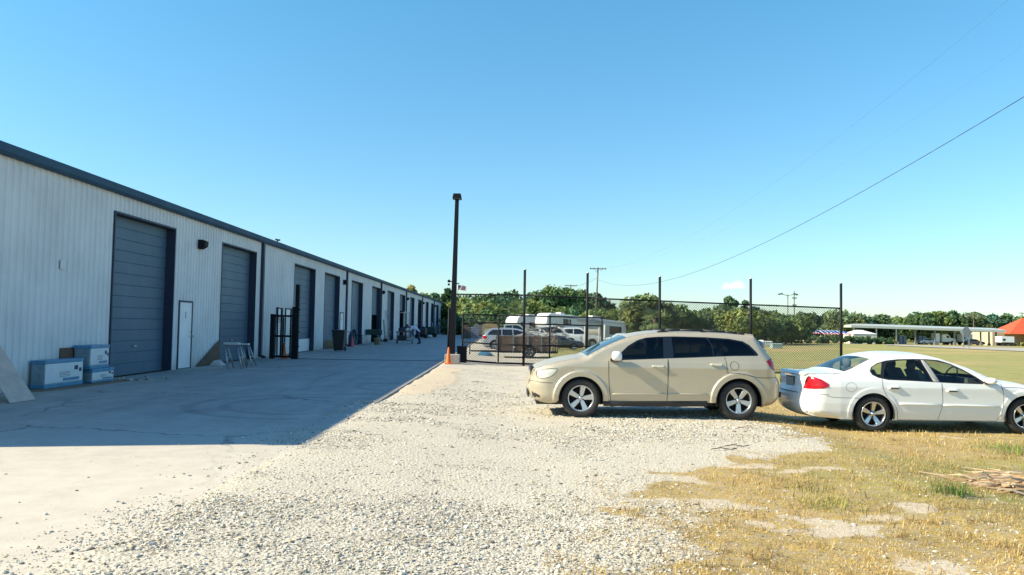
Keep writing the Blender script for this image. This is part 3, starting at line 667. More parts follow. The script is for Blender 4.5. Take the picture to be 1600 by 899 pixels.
def inpoly(px, pz, poly):
    poly = np.asarray(poly); c = np.zeros(len(px), bool); j = len(poly) - 1
    for i in range(len(poly)):
        xi, zi = poly[i][:2]; xj, zj = poly[j][:2]
        if zi != zj:
            m_ = ((zi > pz) != (zj > pz)) & (px < (xj - xi) * (pz - zi) / (zj - zi) + xi); c ^= m_
        j = i
    return c

class Shell:
    """car body: side silhouette inflated to a width profile, with panels cut cleanly out of the side skin"""
    def __init__(s, outline, zs, arches, Wz, grid=0.045, flare=0.0, flare_w=0.12, crown=0.035, step=0.03, taper=None):
        s.ol = catmull(outline, step); s.zs = zs; s.arches = arches; s.Wz = Wz; s.grid = grid
        s.flare, s.fw, s.crown, s.taper = flare, flare_w, crown, taper; s.rows = []
        bl = []; x0, x1 = s.ol[-1][0], s.ol[0][0]     # bottom from last outline point back to the first
        direction = 1 if x1 > x0 else -1
        ar = sorted(arches, key=lambda a: a[0] * direction); cur = x0
        zb0, zb1 = s.ol[-1][1], s.ol[0][1]
        for (cx, cz, r) in ar:
            h = math.sqrt(max(r * r - (cz - zs) ** 2, 0.01)); xa = cx - direction * h
            k = max(2, int(abs(xa - cur) / grid)); bl += [(cur + (xa - cur) * i / k, zs) for i in range(1, k)]
            a0 = math.atan2(zs - cz, xa - cx); a1 = math.atan2(zs - cz, direction * h)
            if direction > 0: a0 = a0 % (2 * math.pi); a1 = a1 if a1 < a0 else a1 - 2 * math.pi; 
            else: a1 = a1 % (2 * math.pi); a0 = a0 if a0 < a1 else a0 - 2 * math.pi
            n = 40; bl += [(cx + r * math.cos(a0 + (a1 - a0) * i / n), cz + r * math.sin(a0 + (a1 - a0) * i / n)) for i in range(n + 1)]
            cur = cx + direction * h
        k = max(2, int(abs(x1 - cur) / grid)); bl += [(cur + (x1 - cur) * i / k, zs) for i in range(1, k)]
        s.loop = np.concatenate([s.ol[:, :2], np.array(bl)])
    def F(s, x, z):
        x = np.asarray(x, float); z = np.asarray(z, float)
        A = s.ol[:-1]; Bq = s.ol[1:]; d = Bq[:, :2] - A[:, :2]; L2 = (d ** 2).sum(1) + 1e-9
        px = x[:, None] - A[None, :, 0]; pz = z[:, None] - A[None, :, 1]
        t = np.clip((px * d[:, 0] + pz * d[:, 1]) / L2, 0, 1)
        dd = np.hypot(px - t * d[:, 0], pz - t * d[:, 1]); r = A[None, :, 2] + t * (Bq[None, :, 2] - A[None, :, 2])
        ro = np.where(dd < r, r - np.sqrt(np.clip(r * r - (r - dd) ** 2, 0, None)), 0).max(1)
        w = np.interp(z, [q[0] for q in s.Wz], [q[1] for q in s.Wz])
        if s.taper: w = w - np.interp(x, s.taper[0], s.taper[1])
        for (cx, cz, R_) in s.arches:
            q = np.hypot(x - cx, z - cz) - R_; w = w + s.flare * (1 - ss(s.fw * 0.75, s.fw, q))
        return w - ro
    def Fs(s, x, z):                                    # smoothed width profile
        return (s.F(x, z) + s.F(x, np.asarray(z) + 0.012) + s.F(x, np.asarray(z) - 0.012)) / 3
    def nrm(s, x, z, e=0.006):
        fx = (s.F(x + e, z) - s.F(x - e, z)) / (2 * e); fz = (s.F(x, z + e * 2) - s.F(x, z - e * 2)) / (4 * e)
        n = np.stack([-fx, np.ones_like(fx), -fz], -1); return n / np.linalg.norm(n, axis=1)[:, None]
    def cdt(s, panels):
        verts = []; edges = []
        def loop_add(pts, closed=True):
            o = len(verts); verts.extend([tuple(map(float, p[:2])) for p in pts]); n = len(pts)
            for i in range(n - (0 if closed else 1)): edges.append((o + i, o + (i + 1) % n))
        loop_add(s.loop)
        for nm, poly, *_ in panels: loop_add(poly)
        P0 = np.array(verts)
        # rings following the roof line for a clean rounding
        ext = []
        T = np.gradient(s.ol[:, :2], axis=0); T /= np.linalg.norm(T, axis=1)[:, None] + 1e-9; N = np.stack([T[:, 1], -T[:, 0]], -1)
        ctr = s.ol[:, :2].mean(0); sgn = np.sign(((ctr - s.ol[:, :2]) * N).sum(1).mean())
        for fr in (0.06, 0.2, 0.42, 0.7, 1.0):
            ext.append(s.ol[::2, :2] + (sgn * N * (s.ol[:, 2:3] * fr))[::2])
        for (cx, cz, R_) in s.arches:
            if s.flare:
                for q in (s.fw * 0.35, s.fw * 0.70, s.fw * 0.80, s.fw * 0.90, s.fw * 1.01):
                    a = np.linspace(-0.1, math.pi + 0.1, 90); ext.append(np.stack([cx + (R_ + q) * np.cos(a), cz + (R_ + q) * np.sin(a)], -1))
        a0, b0 = s.loop.min(0), s.loop.max(0); gX, gZ = np.meshgrid(np.arange(a0[0], b0[0], s.grid), np.arange(a0[1], b0[1], s.grid))
        ext.append(np.stack([gX.ravel(), gZ.ravel()], -1))
        for zr in s.rows:
            xr_ = np.arange(a0[0], b0[0], 0.045)
            for dz in (-0.010, 0.010): ext.insert(0, np.stack([xr_, np.full_like(xr_, zr + dz)], -1))
        E_ = np.concatenate(ext); E_ = E_[inpoly(E_[:, 0], E_[:, 1], s.loop)]
        keep = []; pts = P0.copy(); mind = s.grid * 0.3
        # distance to all loop vertices
        kk = np.ones(len(E_), bool)
        for i in range(0, len(E_), 500):
            D = np.hypot(E_[i:i+500, None, 0] - P0[None, :, 0], E_[i:i+500, None, 1] - P0[None, :, 1]).min(1); kk[i:i+500] = D > mind
        E_ = E_[kk]; cell = {}
        for p in E_:
            key = (int(p[0] / mind), int(p[1] / mind))
            if key in cell: continue
            cell[key] = 1; keep.append(tuple(p))
        o = len(verts); verts.extend([tuple(map(float, p)) for p in keep])
        vo, eo, fo, *_ = delaunay_2d_cdt([Vector(v) for v in verts], edges, [], 0, 1e-5)
        V2 = np.array([v[:] for v in vo]); F2 = np.array([f for f in fo if len(f) == 3]); c = V2[F2].mean(1)
        F2 = F2[inpoly(c[:, 0], c[:, 1], s.loop)]; c = V2[F2].mean(1)
        lab = np.zeros(len(F2), int)
        for i, (nm, poly, *_r) in enumerate(panels): lab[inpoly(c[:, 0], c[:, 1], poly)] = i + 1
        return V2, F2, lab
    def side_objects(s, panels, body_mat, root, spine_fn):
        """panels: (name, polygon, material, inset, parent_index or None). returns dict of the near side's objects"""
        V2, F2, lab = s.cdt(panels); y = s.F(V2[:, 0], V2[:, 1]); nr = s.nrm(V2[:, 0], V2[:, 1])
        # body mesh: both sides + spine
        bv, bf, bn, bmi = [], [], [], []
        def put(sel, sgn, inset, smi=0):
            F_ = F2[sel]; ids = np.unique(F_); mp = -np.ones(len(V2), int); mp[ids] = np.arange(len(ids)); 
            vv = np.stack([V2[ids, 0], sgn * (y[ids] - inset), V2[ids, 1]], -1); nn = nr[ids] * np.array([1, sgn, 1])
            ff = mp[F_]; 
            a, b, c = vv[ff[:, 0]], vv[ff[:, 1]], vv[ff[:, 2]]; fl = (np.cross(b - a, c - a) * nn[ff[:, 0]]).sum(1) < 0
            ff[fl] = ff[fl][:, ::-1]; return vv, ff, nn
        sv, sf, sn, smi, mats = spine_fn(s)
        vs_, fs_, ns_, mi_ = [], [], [], []; off = 0
        for sgn in (1, -1):
            v, f, n_ = put(lab == 0, sgn, 0); vs_.append(v); fs_ += (f + off).tolist(); ns_.append(n_); mi_ += [0] * len(f); off += len(v)
        vs_.append(sv); fs_ += [[i + off for i in q] for q in sf]; ns_.append(sn); mi_ += smi
        def mk(name, v, f, n_, ml, mi, parent):
            me = bpy.data.meshes.new(name); me.from_pydata(np.asarray(v).tolist(), [], f)
            for m_ in ml: me.materials.append(m_)
            me.polygons.foreach_set('use_smooth', [True] * len(me.polygons)); me.polygons.foreach_set('material_index', mi); me.update()
            me.normals_split_custom_set_from_vertices(np.asarray(n_).tolist())
            o = bpy.data.objects.new(name, me); return link(o, parent)
        objs = {}; s.body = mk('body', np.concatenate(vs_), fs_, np.concatenate(ns_), [body_mat] + mats, mi_, root)
        for i, (nm, poly, m_, inset, par) in enumerate(panels):
            if not (lab == i + 1).any(): continue
            for sgn in (-1, 1):
                v, f, n_ = put(lab == i + 1, sgn, inset)
                p_ = root if par is None else objs[(par, sgn)]
                objs[(i, sgn)] = mk(nm, v, f.tolist(), n_, [m_], [0] * len(f), p_)
        return objs
    def ribbon(s, pts, w, sgn=-1, lift=0.002, mb=None, mi=0, step=0.04):
        P = catmull([(p[0], p[1], 0) for p in pts], step)[:, :2] if len(pts) > 2 else np.array([np.array(pts[0]) + (np.array(pts[1]) - np.array(pts[0])) * t for t in np.linspace(0, 1, 20)])
        T = np.gradient(P, axis=0); T /= np.linalg.norm(T, axis=1)[:, None] + 1e-9; N = np.stack([-T[:, 1], T[:, 0]], -1) * w / 2
        A, Bq = P + N, P - N; vs_ = []
        ya = s.F(A[:, 0], A[:, 1]) + lift; yb = s.F(Bq[:, 0], Bq[:, 1]) + lift
        for i in range(len(P)): vs_ += [(A[i, 0], sgn * ya[i], A[i, 1]), (Bq[i, 0], sgn * yb[i], Bq[i, 1])]
        mb.add(vs_, [[2 * i, 2 * i + 1, 2 * i + 3, 2 * i + 2] for i in range(len(P) - 1)], mi, True)
    def patch(s, poly, lift, mb, sgn=-1, mi=0, thick=None):
        """draped raised patch with skirts"""
        poly = np.array(poly); c = poly.mean(0); rings = [poly, c + (poly - c) * 0.97, c + (poly - c) * 0.5, c[None]]
        vs_ = []; lifts = [0.0, lift, lift * 1.25, lift * 1.3]
        for r_, l_ in zip(rings, lifts):
            yy = s.F(r_[:, 0], r_[:, 1]) + l_; vs_ += [(r_[i, 0], sgn * yy[i], r_[i, 1]) for i in range(len(r_))]
        n = len(poly); fs = []
        for k in range(2):
            for i in range(n): j = (i + 1) % n; fs.append([k * n + i, k * n + j, (k + 1) * n + j, (k + 1) * n + i])
        for i in range(n): fs.append([2 * n + i, 2 * n + (i + 1) % n, 3 * n])
        mb.add(vs_, fs, mi, True)
def make_spine(glass_ranges, dark_ranges=(), K=12):
    def fn(s):
        P = s.ol; n = len(P); T = np.gradient(P[:, :2], axis=0); T /= np.linalg.norm(T, axis=1)[:, None] + 1e-9
        N = np.stack([T[:, 1], -T[:, 0]], -1); c = np.array([P[:, 0].mean(), 0.6]); out = np.sign(((P[:, :2] - c) * N).sum(1).mean()); N = N * out
        ye = s.F(P[:, 0], P[:, 1]); ts = np.linspace(-1, 1, K + 1)
        vs_, ns_ = [], []
        endf = np.minimum(1, np.minimum(np.arange(n), np.arange(n)[::-1]) / 5)
        for i in range(n):
            for t in ts:
                h = s.crown * (1 - t * t) * endf[i]
                vs_.append((P[i, 0] + N[i, 0] * h, ye[i] * t, P[i, 1] + N[i, 1] * h)); nn = np.array([N[i, 0], s.crown * 2 * t / max(ye[i], .1), N[i, 1]]); ns_.append(nn / np.linalg.norm(nn))
        fs, mi = [], []
        for i in range(n - 1):
            xm, zm = (P[i, 0] + P[i + 1, 0]) / 2, (P[i, 1] + P[i + 1, 1]) / 2; m_ = 0
            for (xa, xb, za, zb) in glass_ranges:
                if xa <= xm <= xb and za <= zm <= zb: m_ = 1
            for (xa, xb, za, zb) in dark_ranges:
                if xa <= xm <= xb and za <= zm <= zb: m_ = 2
            for k in range(K):
                a = i * (K + 1) + k; q = [a, a + 1, a + K + 2, a + K + 1]
                v0, v1, v2 = (np.array(vs_[j]) for j in q[:3])
                if (np.cross(v1 - v0, v2 - v0) * ns_[a]).sum() < 0: q = q[::-1]
                fs.append(q); mi.append(m_)
        return np.array(vs_), fs, np.array(ns_), mi, s.spine_mats
    return fn

def wheel(parent, x, y, r, side, w=0.21, style='five', rimr=0.0, alloy=True, spin=0.0):
    """side -1: outer face towards -y"""
    rr = rimr or r * 0.62; s_ = side
    mb = MB(); mb.lathe([(0.001, -0.02 * s_), (rr * 0.93, -0.02 * s_), (rr * 0.95, 0.065 * s_), (rr, 0.085 * s_)], (0, 0, 0), 'Y', 36)
    mb.lathe([(rr * .55, -0.005 * s_), (rr * .60, 0.0), (rr * .62, -0.02 * s_)], (0, 0, 0), 'Y', 30)
    wh = mb.build('wheel', M['rimdark'], parent, (x, y, r))
    wh.rotation_euler = (0, spin, 0)
    h = w / 2; mb = MB()
    mb.lathe([(rr * 0.98, -h * .6), (rr * 1.04, -h * .92), (r * 0.86, -h), (r * 0.94, -h * .94), (r * .985, -h * .78), (r, -h * .5), (r * .992, -h * .48), (r * .992, -h * .42), (r, -h * .40), (r, -h * .05), (r * .992, -h * .03), (r * .992, h * .03), (r, h * .05),
              (r, h * .40), (r * .992, h * .42), (r * .992, h * .48), (r, h * .5), (r * .985, h * .78), (r * .94, h * .94), (r * .86, h), (rr * 1.04, h * .92), (rr * .98, h * .6)], (0, 0, 0), 'Y', 48)
    mb.build('tyre', M['tyre'], wh)
    mb = MB(); f = 0.098 * s_
    mb.lathe([(rr * 1.0, f * .85), (rr * 1.045, f * 1.0), (rr * 1.03, f * 1.06), (rr * .96, f * 1.0), (rr * .93, f * .6), (rr * .92, f * .1)], (0, 0, 0), 'Y', 48)
    for k in range(5):
        a = math.pi / 2 + 2 * math.pi * k / 5
        c, sn = math.cos(a), math.sin(a)
        def Q(u, v, d): return (c * u - sn * v, d, sn * u + c * v)
        def spoke(o0, o1, w0, w1, d0, d1):
            vs_ = [Q(rr * .17, o0 - w0, d0), Q(rr * .17, o0 + w0, d0), Q(rr * .95, o1 + w1, d1), Q(rr * .95, o1 - w1, d1),
                   Q(rr * .17, o0 - w0 * 1.2, d0 - .04 * s_), Q(rr * .17, o0 + w0 * 1.2, d0 - .04 * s_), Q(rr * .95, o1 + w1 * 1.25, d1 - .05 * s_), Q(rr * .95, o1 - w1 * 1.25, d1 - .05 * s_)]
            mb.add(vs_, [(0, 1, 2, 3), (0, 4, 5, 1), (1, 5, 6, 2), (3, 2, 6, 7), (0, 3, 7, 4)])
        if style == 'five': spoke(0, 0, rr * .14, rr * .205, f * .78, f * .95)
        else: spoke(0, 0, rr * .115, rr * .19, f * .62, f * .98)
    mb.lathe([(0.001, f * .86), (rr * .10, f * .86), (rr * .12, f * .78), (rr * .25, f * .72), (rr * .30, f * .5)], (0, 0, 0), 'Y', 24)
    rim = mb.build('rim', M['alloy'] if alloy else M['dimgrey'], wh, bevel=0.003)
    mb = MB()
    for k in range(5):
        a = math.pi / 2 + 2 * math.pi * (k + .5) / 5; mb.cyl((rr * .235 * math.cos(a), f * .6, rr * .235 * math.sin(a)), (rr * .235 * math.cos(a), f * .9, rr * .235 * math.sin(a)), .012, n=6)
    mb.build('lug_nut', M['rimdark'], wh)
    return wh

def wells(root, S, arches, zs, half, depth=0.34):
    for (cx, cz, R_) in arches:
        for sgn in (-1, 1):
            mb = MB(); n = 20; yo = float(S.F(np.array([cx]), np.array([cz + R_ + .01]))[0]) - 0.004; vs_ = []
            for yy in (yo, yo - depth):
                for i in range(n + 1):
                    a = -0.25 + (math.pi + 0.5) * i / n; vs_.append((cx + (R_ + 0.004) * math.cos(a), sgn * yy, cz + (R_ + 0.004) * math.sin(a)))
            fs = [[i, i + 1, n + 2 + i, n + 1 + i] for i in range(n)] + [list(range(n + 1, 2 * n + 2))]
            mb.add(vs_, fs); mb.build('wheel_arch_liner', M['rubber'], root)

# ---------------------------------------------------------------- the champagne SUV in front
sx0, sk = 365.0, 0.003144
def S1(pts):   # measured outline on the photo's side view -> metres along and up
    return [((p[0] - sx0) * sk, (606 + 0.0165 * (p[0] - sx0) - p[1]) * sk) + tuple(p[2:]) for p in pts]
def build_suv():
    yn = 13.92; W2 = 0.935
    x_ax = xat(908, yn, 600)
    root = thing('suv', (x_ax, yn + W2, gz(x_ax + 1.4, yn) + 0.005), 'champagne beige suv with dark windows parked on the gravel edge before the fence', 'suv')
    ol = S1([(228, 520, .10), (190, 528, .14), (130, 520, .22), (92, 500, .30), (75, 470, .34), (64, 430, .36), (66, 400, .36), (78, 372, .34), (88, 345, .30), (98, 330, .24), (146, 308, .17), (210, 289, .14), (270, 276, .12), (330, 266, .11), (388, 258, .09),
             (440, 229, .07), (520, 190, .07), (600, 157, .08), (655, 139, .09), (720, 126, .10), (800, 116, .10), (900, 111, .10), (1020, 111, .10), (1150, 115, .10), (1260, 122, .10), (1340, 129, .10), (1392, 136, .08),
             (1408, 150, .09), (1430, 180, .12), (1462, 222, .16), (1490, 255, .19), (1508, 290, .21), (1515, 340, .22), (1522, 368, .24), (1540, 395, .26), (1547, 430, .27), (1545, 470, .26), (1535, 505, .22), (1500, 535, .15), (1430, 550, .08)])
    zs = 0.305
    S = Shell(ol, zs, [(0.0, 0.345, 0.405), (2.888, 0.345, 0.415)],
              [(0.15, .84), (0.30, .888), (0.42, .912), (0.55, .918), (0.75, .926), (0.93, .940), (1.03, .915), (1.07, .895), (1.15, .87), (1.35, .805), (1.6, .70), (1.75, .66)],
              grid=0.045, flare=0.024, flare_w=0.115, crown=0.032, taper=([-1.0, -0.5, 3.1, 3.8], [.035, 0, 0, .03]))
    S.spine_mats = [M['glass_mid'], M['rubber']]; S.rows = [.42, .93, 1.03]
    fd = S1([(524, 278), (524, 330), (527, 400), (533, 460), (541, 512), (865, 512), (868, 400), (870, 268), (820, 270), (700, 274)])
    rdr = S1([(874, 268), (872, 400), (868, 512), (1104, 512), (1105, 468), (1120, 430), (1150, 390), (1185, 360), (1213, 349), (1211, 300), (1203, 258), (1100, 261), (1000, 264)])
    dlo = S1([(560, 276), (588, 240), (640, 192), (700, 158), (750, 144), (820, 139), (920, 137), (1100, 142), (1240, 151), (1320, 166), (1356, 188), (1390, 224), (1404, 244), (1398, 251), (1250, 252), (1140, 256), (1000, 261), (870, 265), (700, 271)])
    w1 = S1([(606, 266), (600, 238), (650, 194), (705, 164), (752, 150), (800, 146), (850, 145), (846, 262), (720, 266)])
    w2 = S1([(906, 260), (901, 150), (903, 143), (1000, 144), (1100, 149), (1120, 168), (1134, 200), (1137, 252), (1000, 257)])
    w3 = S1([(1143, 252), (1140, 200), (1128, 168), (1115, 150), (1236, 158), (1312, 172), (1350, 196), (1384, 232), (1390, 245), (1250, 248)])
    hl = S1([(112, 330), (160, 325), (225, 322), (226, 332), (212, 350), (185, 370), (150, 378), (118, 376), (107, 355)])
    tl = S1([(1447, 282), (1470, 272), (1500, 264), (1509, 290), (1512, 330), (1500, 342), (1480, 326), (1460, 305)])
    panels = [('front_door', fd, M['gold'], 0, None), ('rear_door', rdr, M['gold'], 0, None), ('window_surround', dlo, M['glass_dark'], 0.004, None),
              ('window', w1, M['glass_tint'], 0.010, 2), ('window', w2, M['glass_tint'], 0.010, 2), ('quarter_window', w3, M['glass_tint'], 0.008, 2),
              ('headlight', hl, M['headlight'], 0.006, None), ('tail_light', tl, M['taillight'], -0.006, None)]
    ob = S.side_objects(panels, M['gold'], root, make_spine([(0.10, 0.90, 1.12, 1.47), (3.30, 3.52, 1.10, 1.43)], []))
    ob[(3, -1)].name = 'window'
    # seams, trims, handles on both sides
    for sgn in (-1, 1):
        mb = MB()
        for ln in ([(524, 278), (524, 330), (527, 400), (533, 460), (541, 512)], [(871, 268), (870, 400), (866, 512)], [(1203, 258), (1211, 300), (1213, 349)], [(541, 513), (700, 513), (866, 513)], [(866, 513), (1000, 513), (1103, 513)],
                   [(1213, 349), (1290, 352), (1360, 368), (1405, 376), (1460, 378), (1520, 378)], [(80, 395), (140, 403), (200, 405)]):
            S.ribbon(S1(ln), 0.0085, sgn, 0.0025, mb)
        c = S1([(1257, 308)])[0]; S.ribbon([(c[0] + .078 * math.cos(a), c[1] + .078 * math.sin(a)) for a in np.linspace(0, 2 * math.pi, 24)], .007, sgn, .0025, mb)
        S.ribbon(S1([(112, 330), (160, 325), (225, 322), (226, 332), (212, 350), (185, 370), (150, 378), (118, 376), (107, 355), (112, 330)]), .008, sgn, .002, mb)
        mb.build('panel_gaps', M['seam'], S.body)
        mb = MB(); S.patch(S1([(1104, 514), (1104, 545), (900, 545), (700, 543), (497, 540), (497, 512), (700, 514), (900, 514)])[::-1], .012, mb, sgn); mb.build('rocker_cladding', M['blackplastic'], root)
        for i, (q, dn) in enumerate(((S1([(545, 467), (600, 466), (862, 466), (862, 476), (600, 476), (548, 475)]), 0), (S1([(873, 466), (1000, 467), (1103, 468), (1103, 477), (1000, 476), (873, 476)]), 1))):
            mb = MB(); S.patch(q, .012, mb, sgn); mb.build('door_moulding', M['gold'], ob[(dn, sgn)])
        for (hx, hz, dn) in ((810, 309, 0), (1150, 300, 1)):
            cx, cz = S1([(hx, hz)])[0]; yy = float(S.F(np.array([cx]), np.array([cz]))[0])
            mb = MB(); el = [(cx + .105 * math.cos(a), cz + .034 * math.sin(a)) for a in np.linspace(0, 2 * math.pi, 18)[:-1]]
            S.patch(el, .002, mb, sgn, 1)
            mb.box((cx, sgn * (yy + .030), cz + .004), (.20, .018, .03), 0); mb.box((cx - .09, sgn * (yy + .012), cz + .004), (.03, .03, .026), 0); mb.box((cx + .09, sgn * (yy + .012), cz + .004), (.03, .03, .026), 0)
            mb.build('handle', [M['headlight'], M['gold']], ob[(dn, sgn)], bevel=.006)
        # mirror
        mx_, mz_ = S1([(575, 248)])[0]; yy = float(S.F(np.array([mx_]), np.array([1.07]))[0])
        mb = MB(); prof = []
        n = 14
        for k, (u, sc_) in enumerate(((0, .55), (.03, .85), (.09, 1.0), (.16, .97), (.20, .8), (.215, .45))):
            prof.append([(mx_ - .02 + sc_ * .095 * math.copysign(abs(math.cos(a)) ** .6, math.cos(a)) - .02 * (u / .2), sgn * (yy + .06 + u), mz_ + .0 + sc_ * .088 * math.copysign(abs(math.sin(a)) ** .6, math.sin(a))) for a in np.linspace(0, 2 * math.pi, n + 1)[:-1]])
        vs_ = [p for r_ in prof for p in r_]; fs = [[k * n + i, k * n + (i + 1) % n, (k + 1) * n + (i + 1) % n, (k + 1) * n + i] for k in range(5) for i in range(n)] + [list(range(n)), [5 * n + i for i in range(n)]]
        mb.add(vs_, fs, 0, True); mb.box((mx_ - .05, sgn * (yy + .03), mz_ - .075), (.16, .13, .05), 1, rx=0)
        mb.build('mirror', [M['carwhite'], M['blackplastic']], root)
        # fog lamp recess and roof rail
        mb = MB(); S.patch(S1([(82, 458), (105, 466), (128, 480), (128, 492), (100, 494), (86, 484)]), .004, mb, sgn); mb.build('fog_lamp', M['blackplastic'], root)
        mb = MB(); pr = S1([(825, 106), (870, 98), (960, 95), (1100, 99), (1230, 106), (1300, 113), (1345, 123)])
        mb.tube([(p[0], sgn * .605, p[1] - .015) for p in pr], .021, 8)
        for p in (pr[1], pr[3], pr[5]): mb.box((p[0], sgn * .605, p[1] - .045), (.10, .03, .05))
        mb.build('roof_rail', M['blackplastic'], root)
        for (cx, sp) in ((0.0, 0.2), (2.888, 0.62)):
            wheel(root, cx, sgn * .815, .352, sgn, .225, 'five', .228, spin=sp)
    for (cx, cy, wd) in ((1.15, -.38, .5), (1.15, .38, .5), (2.05, 0, 1.35), (2.85, 0, 1.25)):
        mb = MB(); mb.box((cx + .25, cy, .88), (.5, wd, .16)); mb.prism([(cx + .38, .88), (cx + .52, .88), (cx + .66, 1.28), (cx + .54, 1.30)], 'Y', cy - wd / 2, cy + wd / 2); se = mb.build('seat', M['offwhite'], root, bevel=.03)
        for hy in ((cy,) if wd < 1 else (cy - .38, cy + .38)):
            mb = MB(); mb.lathe([(.001, -.09), (.10, -.08), (.125, 0), (.10, .09), (.001, .10)], (0, 0, 0), 'Z', 14); hr = mb.build('headrest', M['offwhite'], se, (cx + .63, hy, 1.37)); hr.scale = (.5, 1.1, .9)
    # front face: grille with crossed bars, bumper intake, plates; underbody
    mb = MB(); mb.box((-.885, 0, .80), (.05, .98, .19), 0); mb.box((-.914, 0, .80), (.012, .94, .03), 1); mb.box((-.914, 0, .80), (.012, .03, .17), 1)
    mb.box((-.94, 0, .40), (.03, .8, .16), 0); mb.build('grille', [M['blackplastic'], M['chrome']], root)
    mb = MB(); mb.box((3.745, 0, .45), (.02, 1.3, .10)); mb.build('rear_bumper_step', M['blackplastic'], root)
    mb = MB(); mb.box((1.4, 0, .30), (3.9, 1.25, .16)); mb.box((1.4, 0, .34), (1.9, 1.62, .14)); mb.cyl((2.6, .3, .26), (3.7, .45, .26), .05)
    mb.box((-.55, 0, .26), (.5, 1.3, .10)); mb.cyl((0, -.75, .352), (0, .75, .352), .05); mb.cyl((2.888, -.75, .352), (2.888, .75, .352), .06); mb.build('underbody', M['rubber'], root)
    mb = MB(); p = S1([(410, 243), (500, 200)]); mb.tube([(p[0][0], -.45, p[0][1] + .04), (p[1][0], -.1, p[1][1] + .05)], .01, 5); mb.build('wiper', M['rubber'], root)
    mb = MB(); sp = S1([(1350, 122), (1405, 128), (1404, 146), (1385, 150)])
    mb.prism([(q[0], q[1] + .004) for q in sp], 'Y', -.56, .56); mb.build('roof_spoiler', M['gold'], root, bevel=.008)
    wells(root, S, S.arches, zs, .9)
    return root
suv = build_suv()

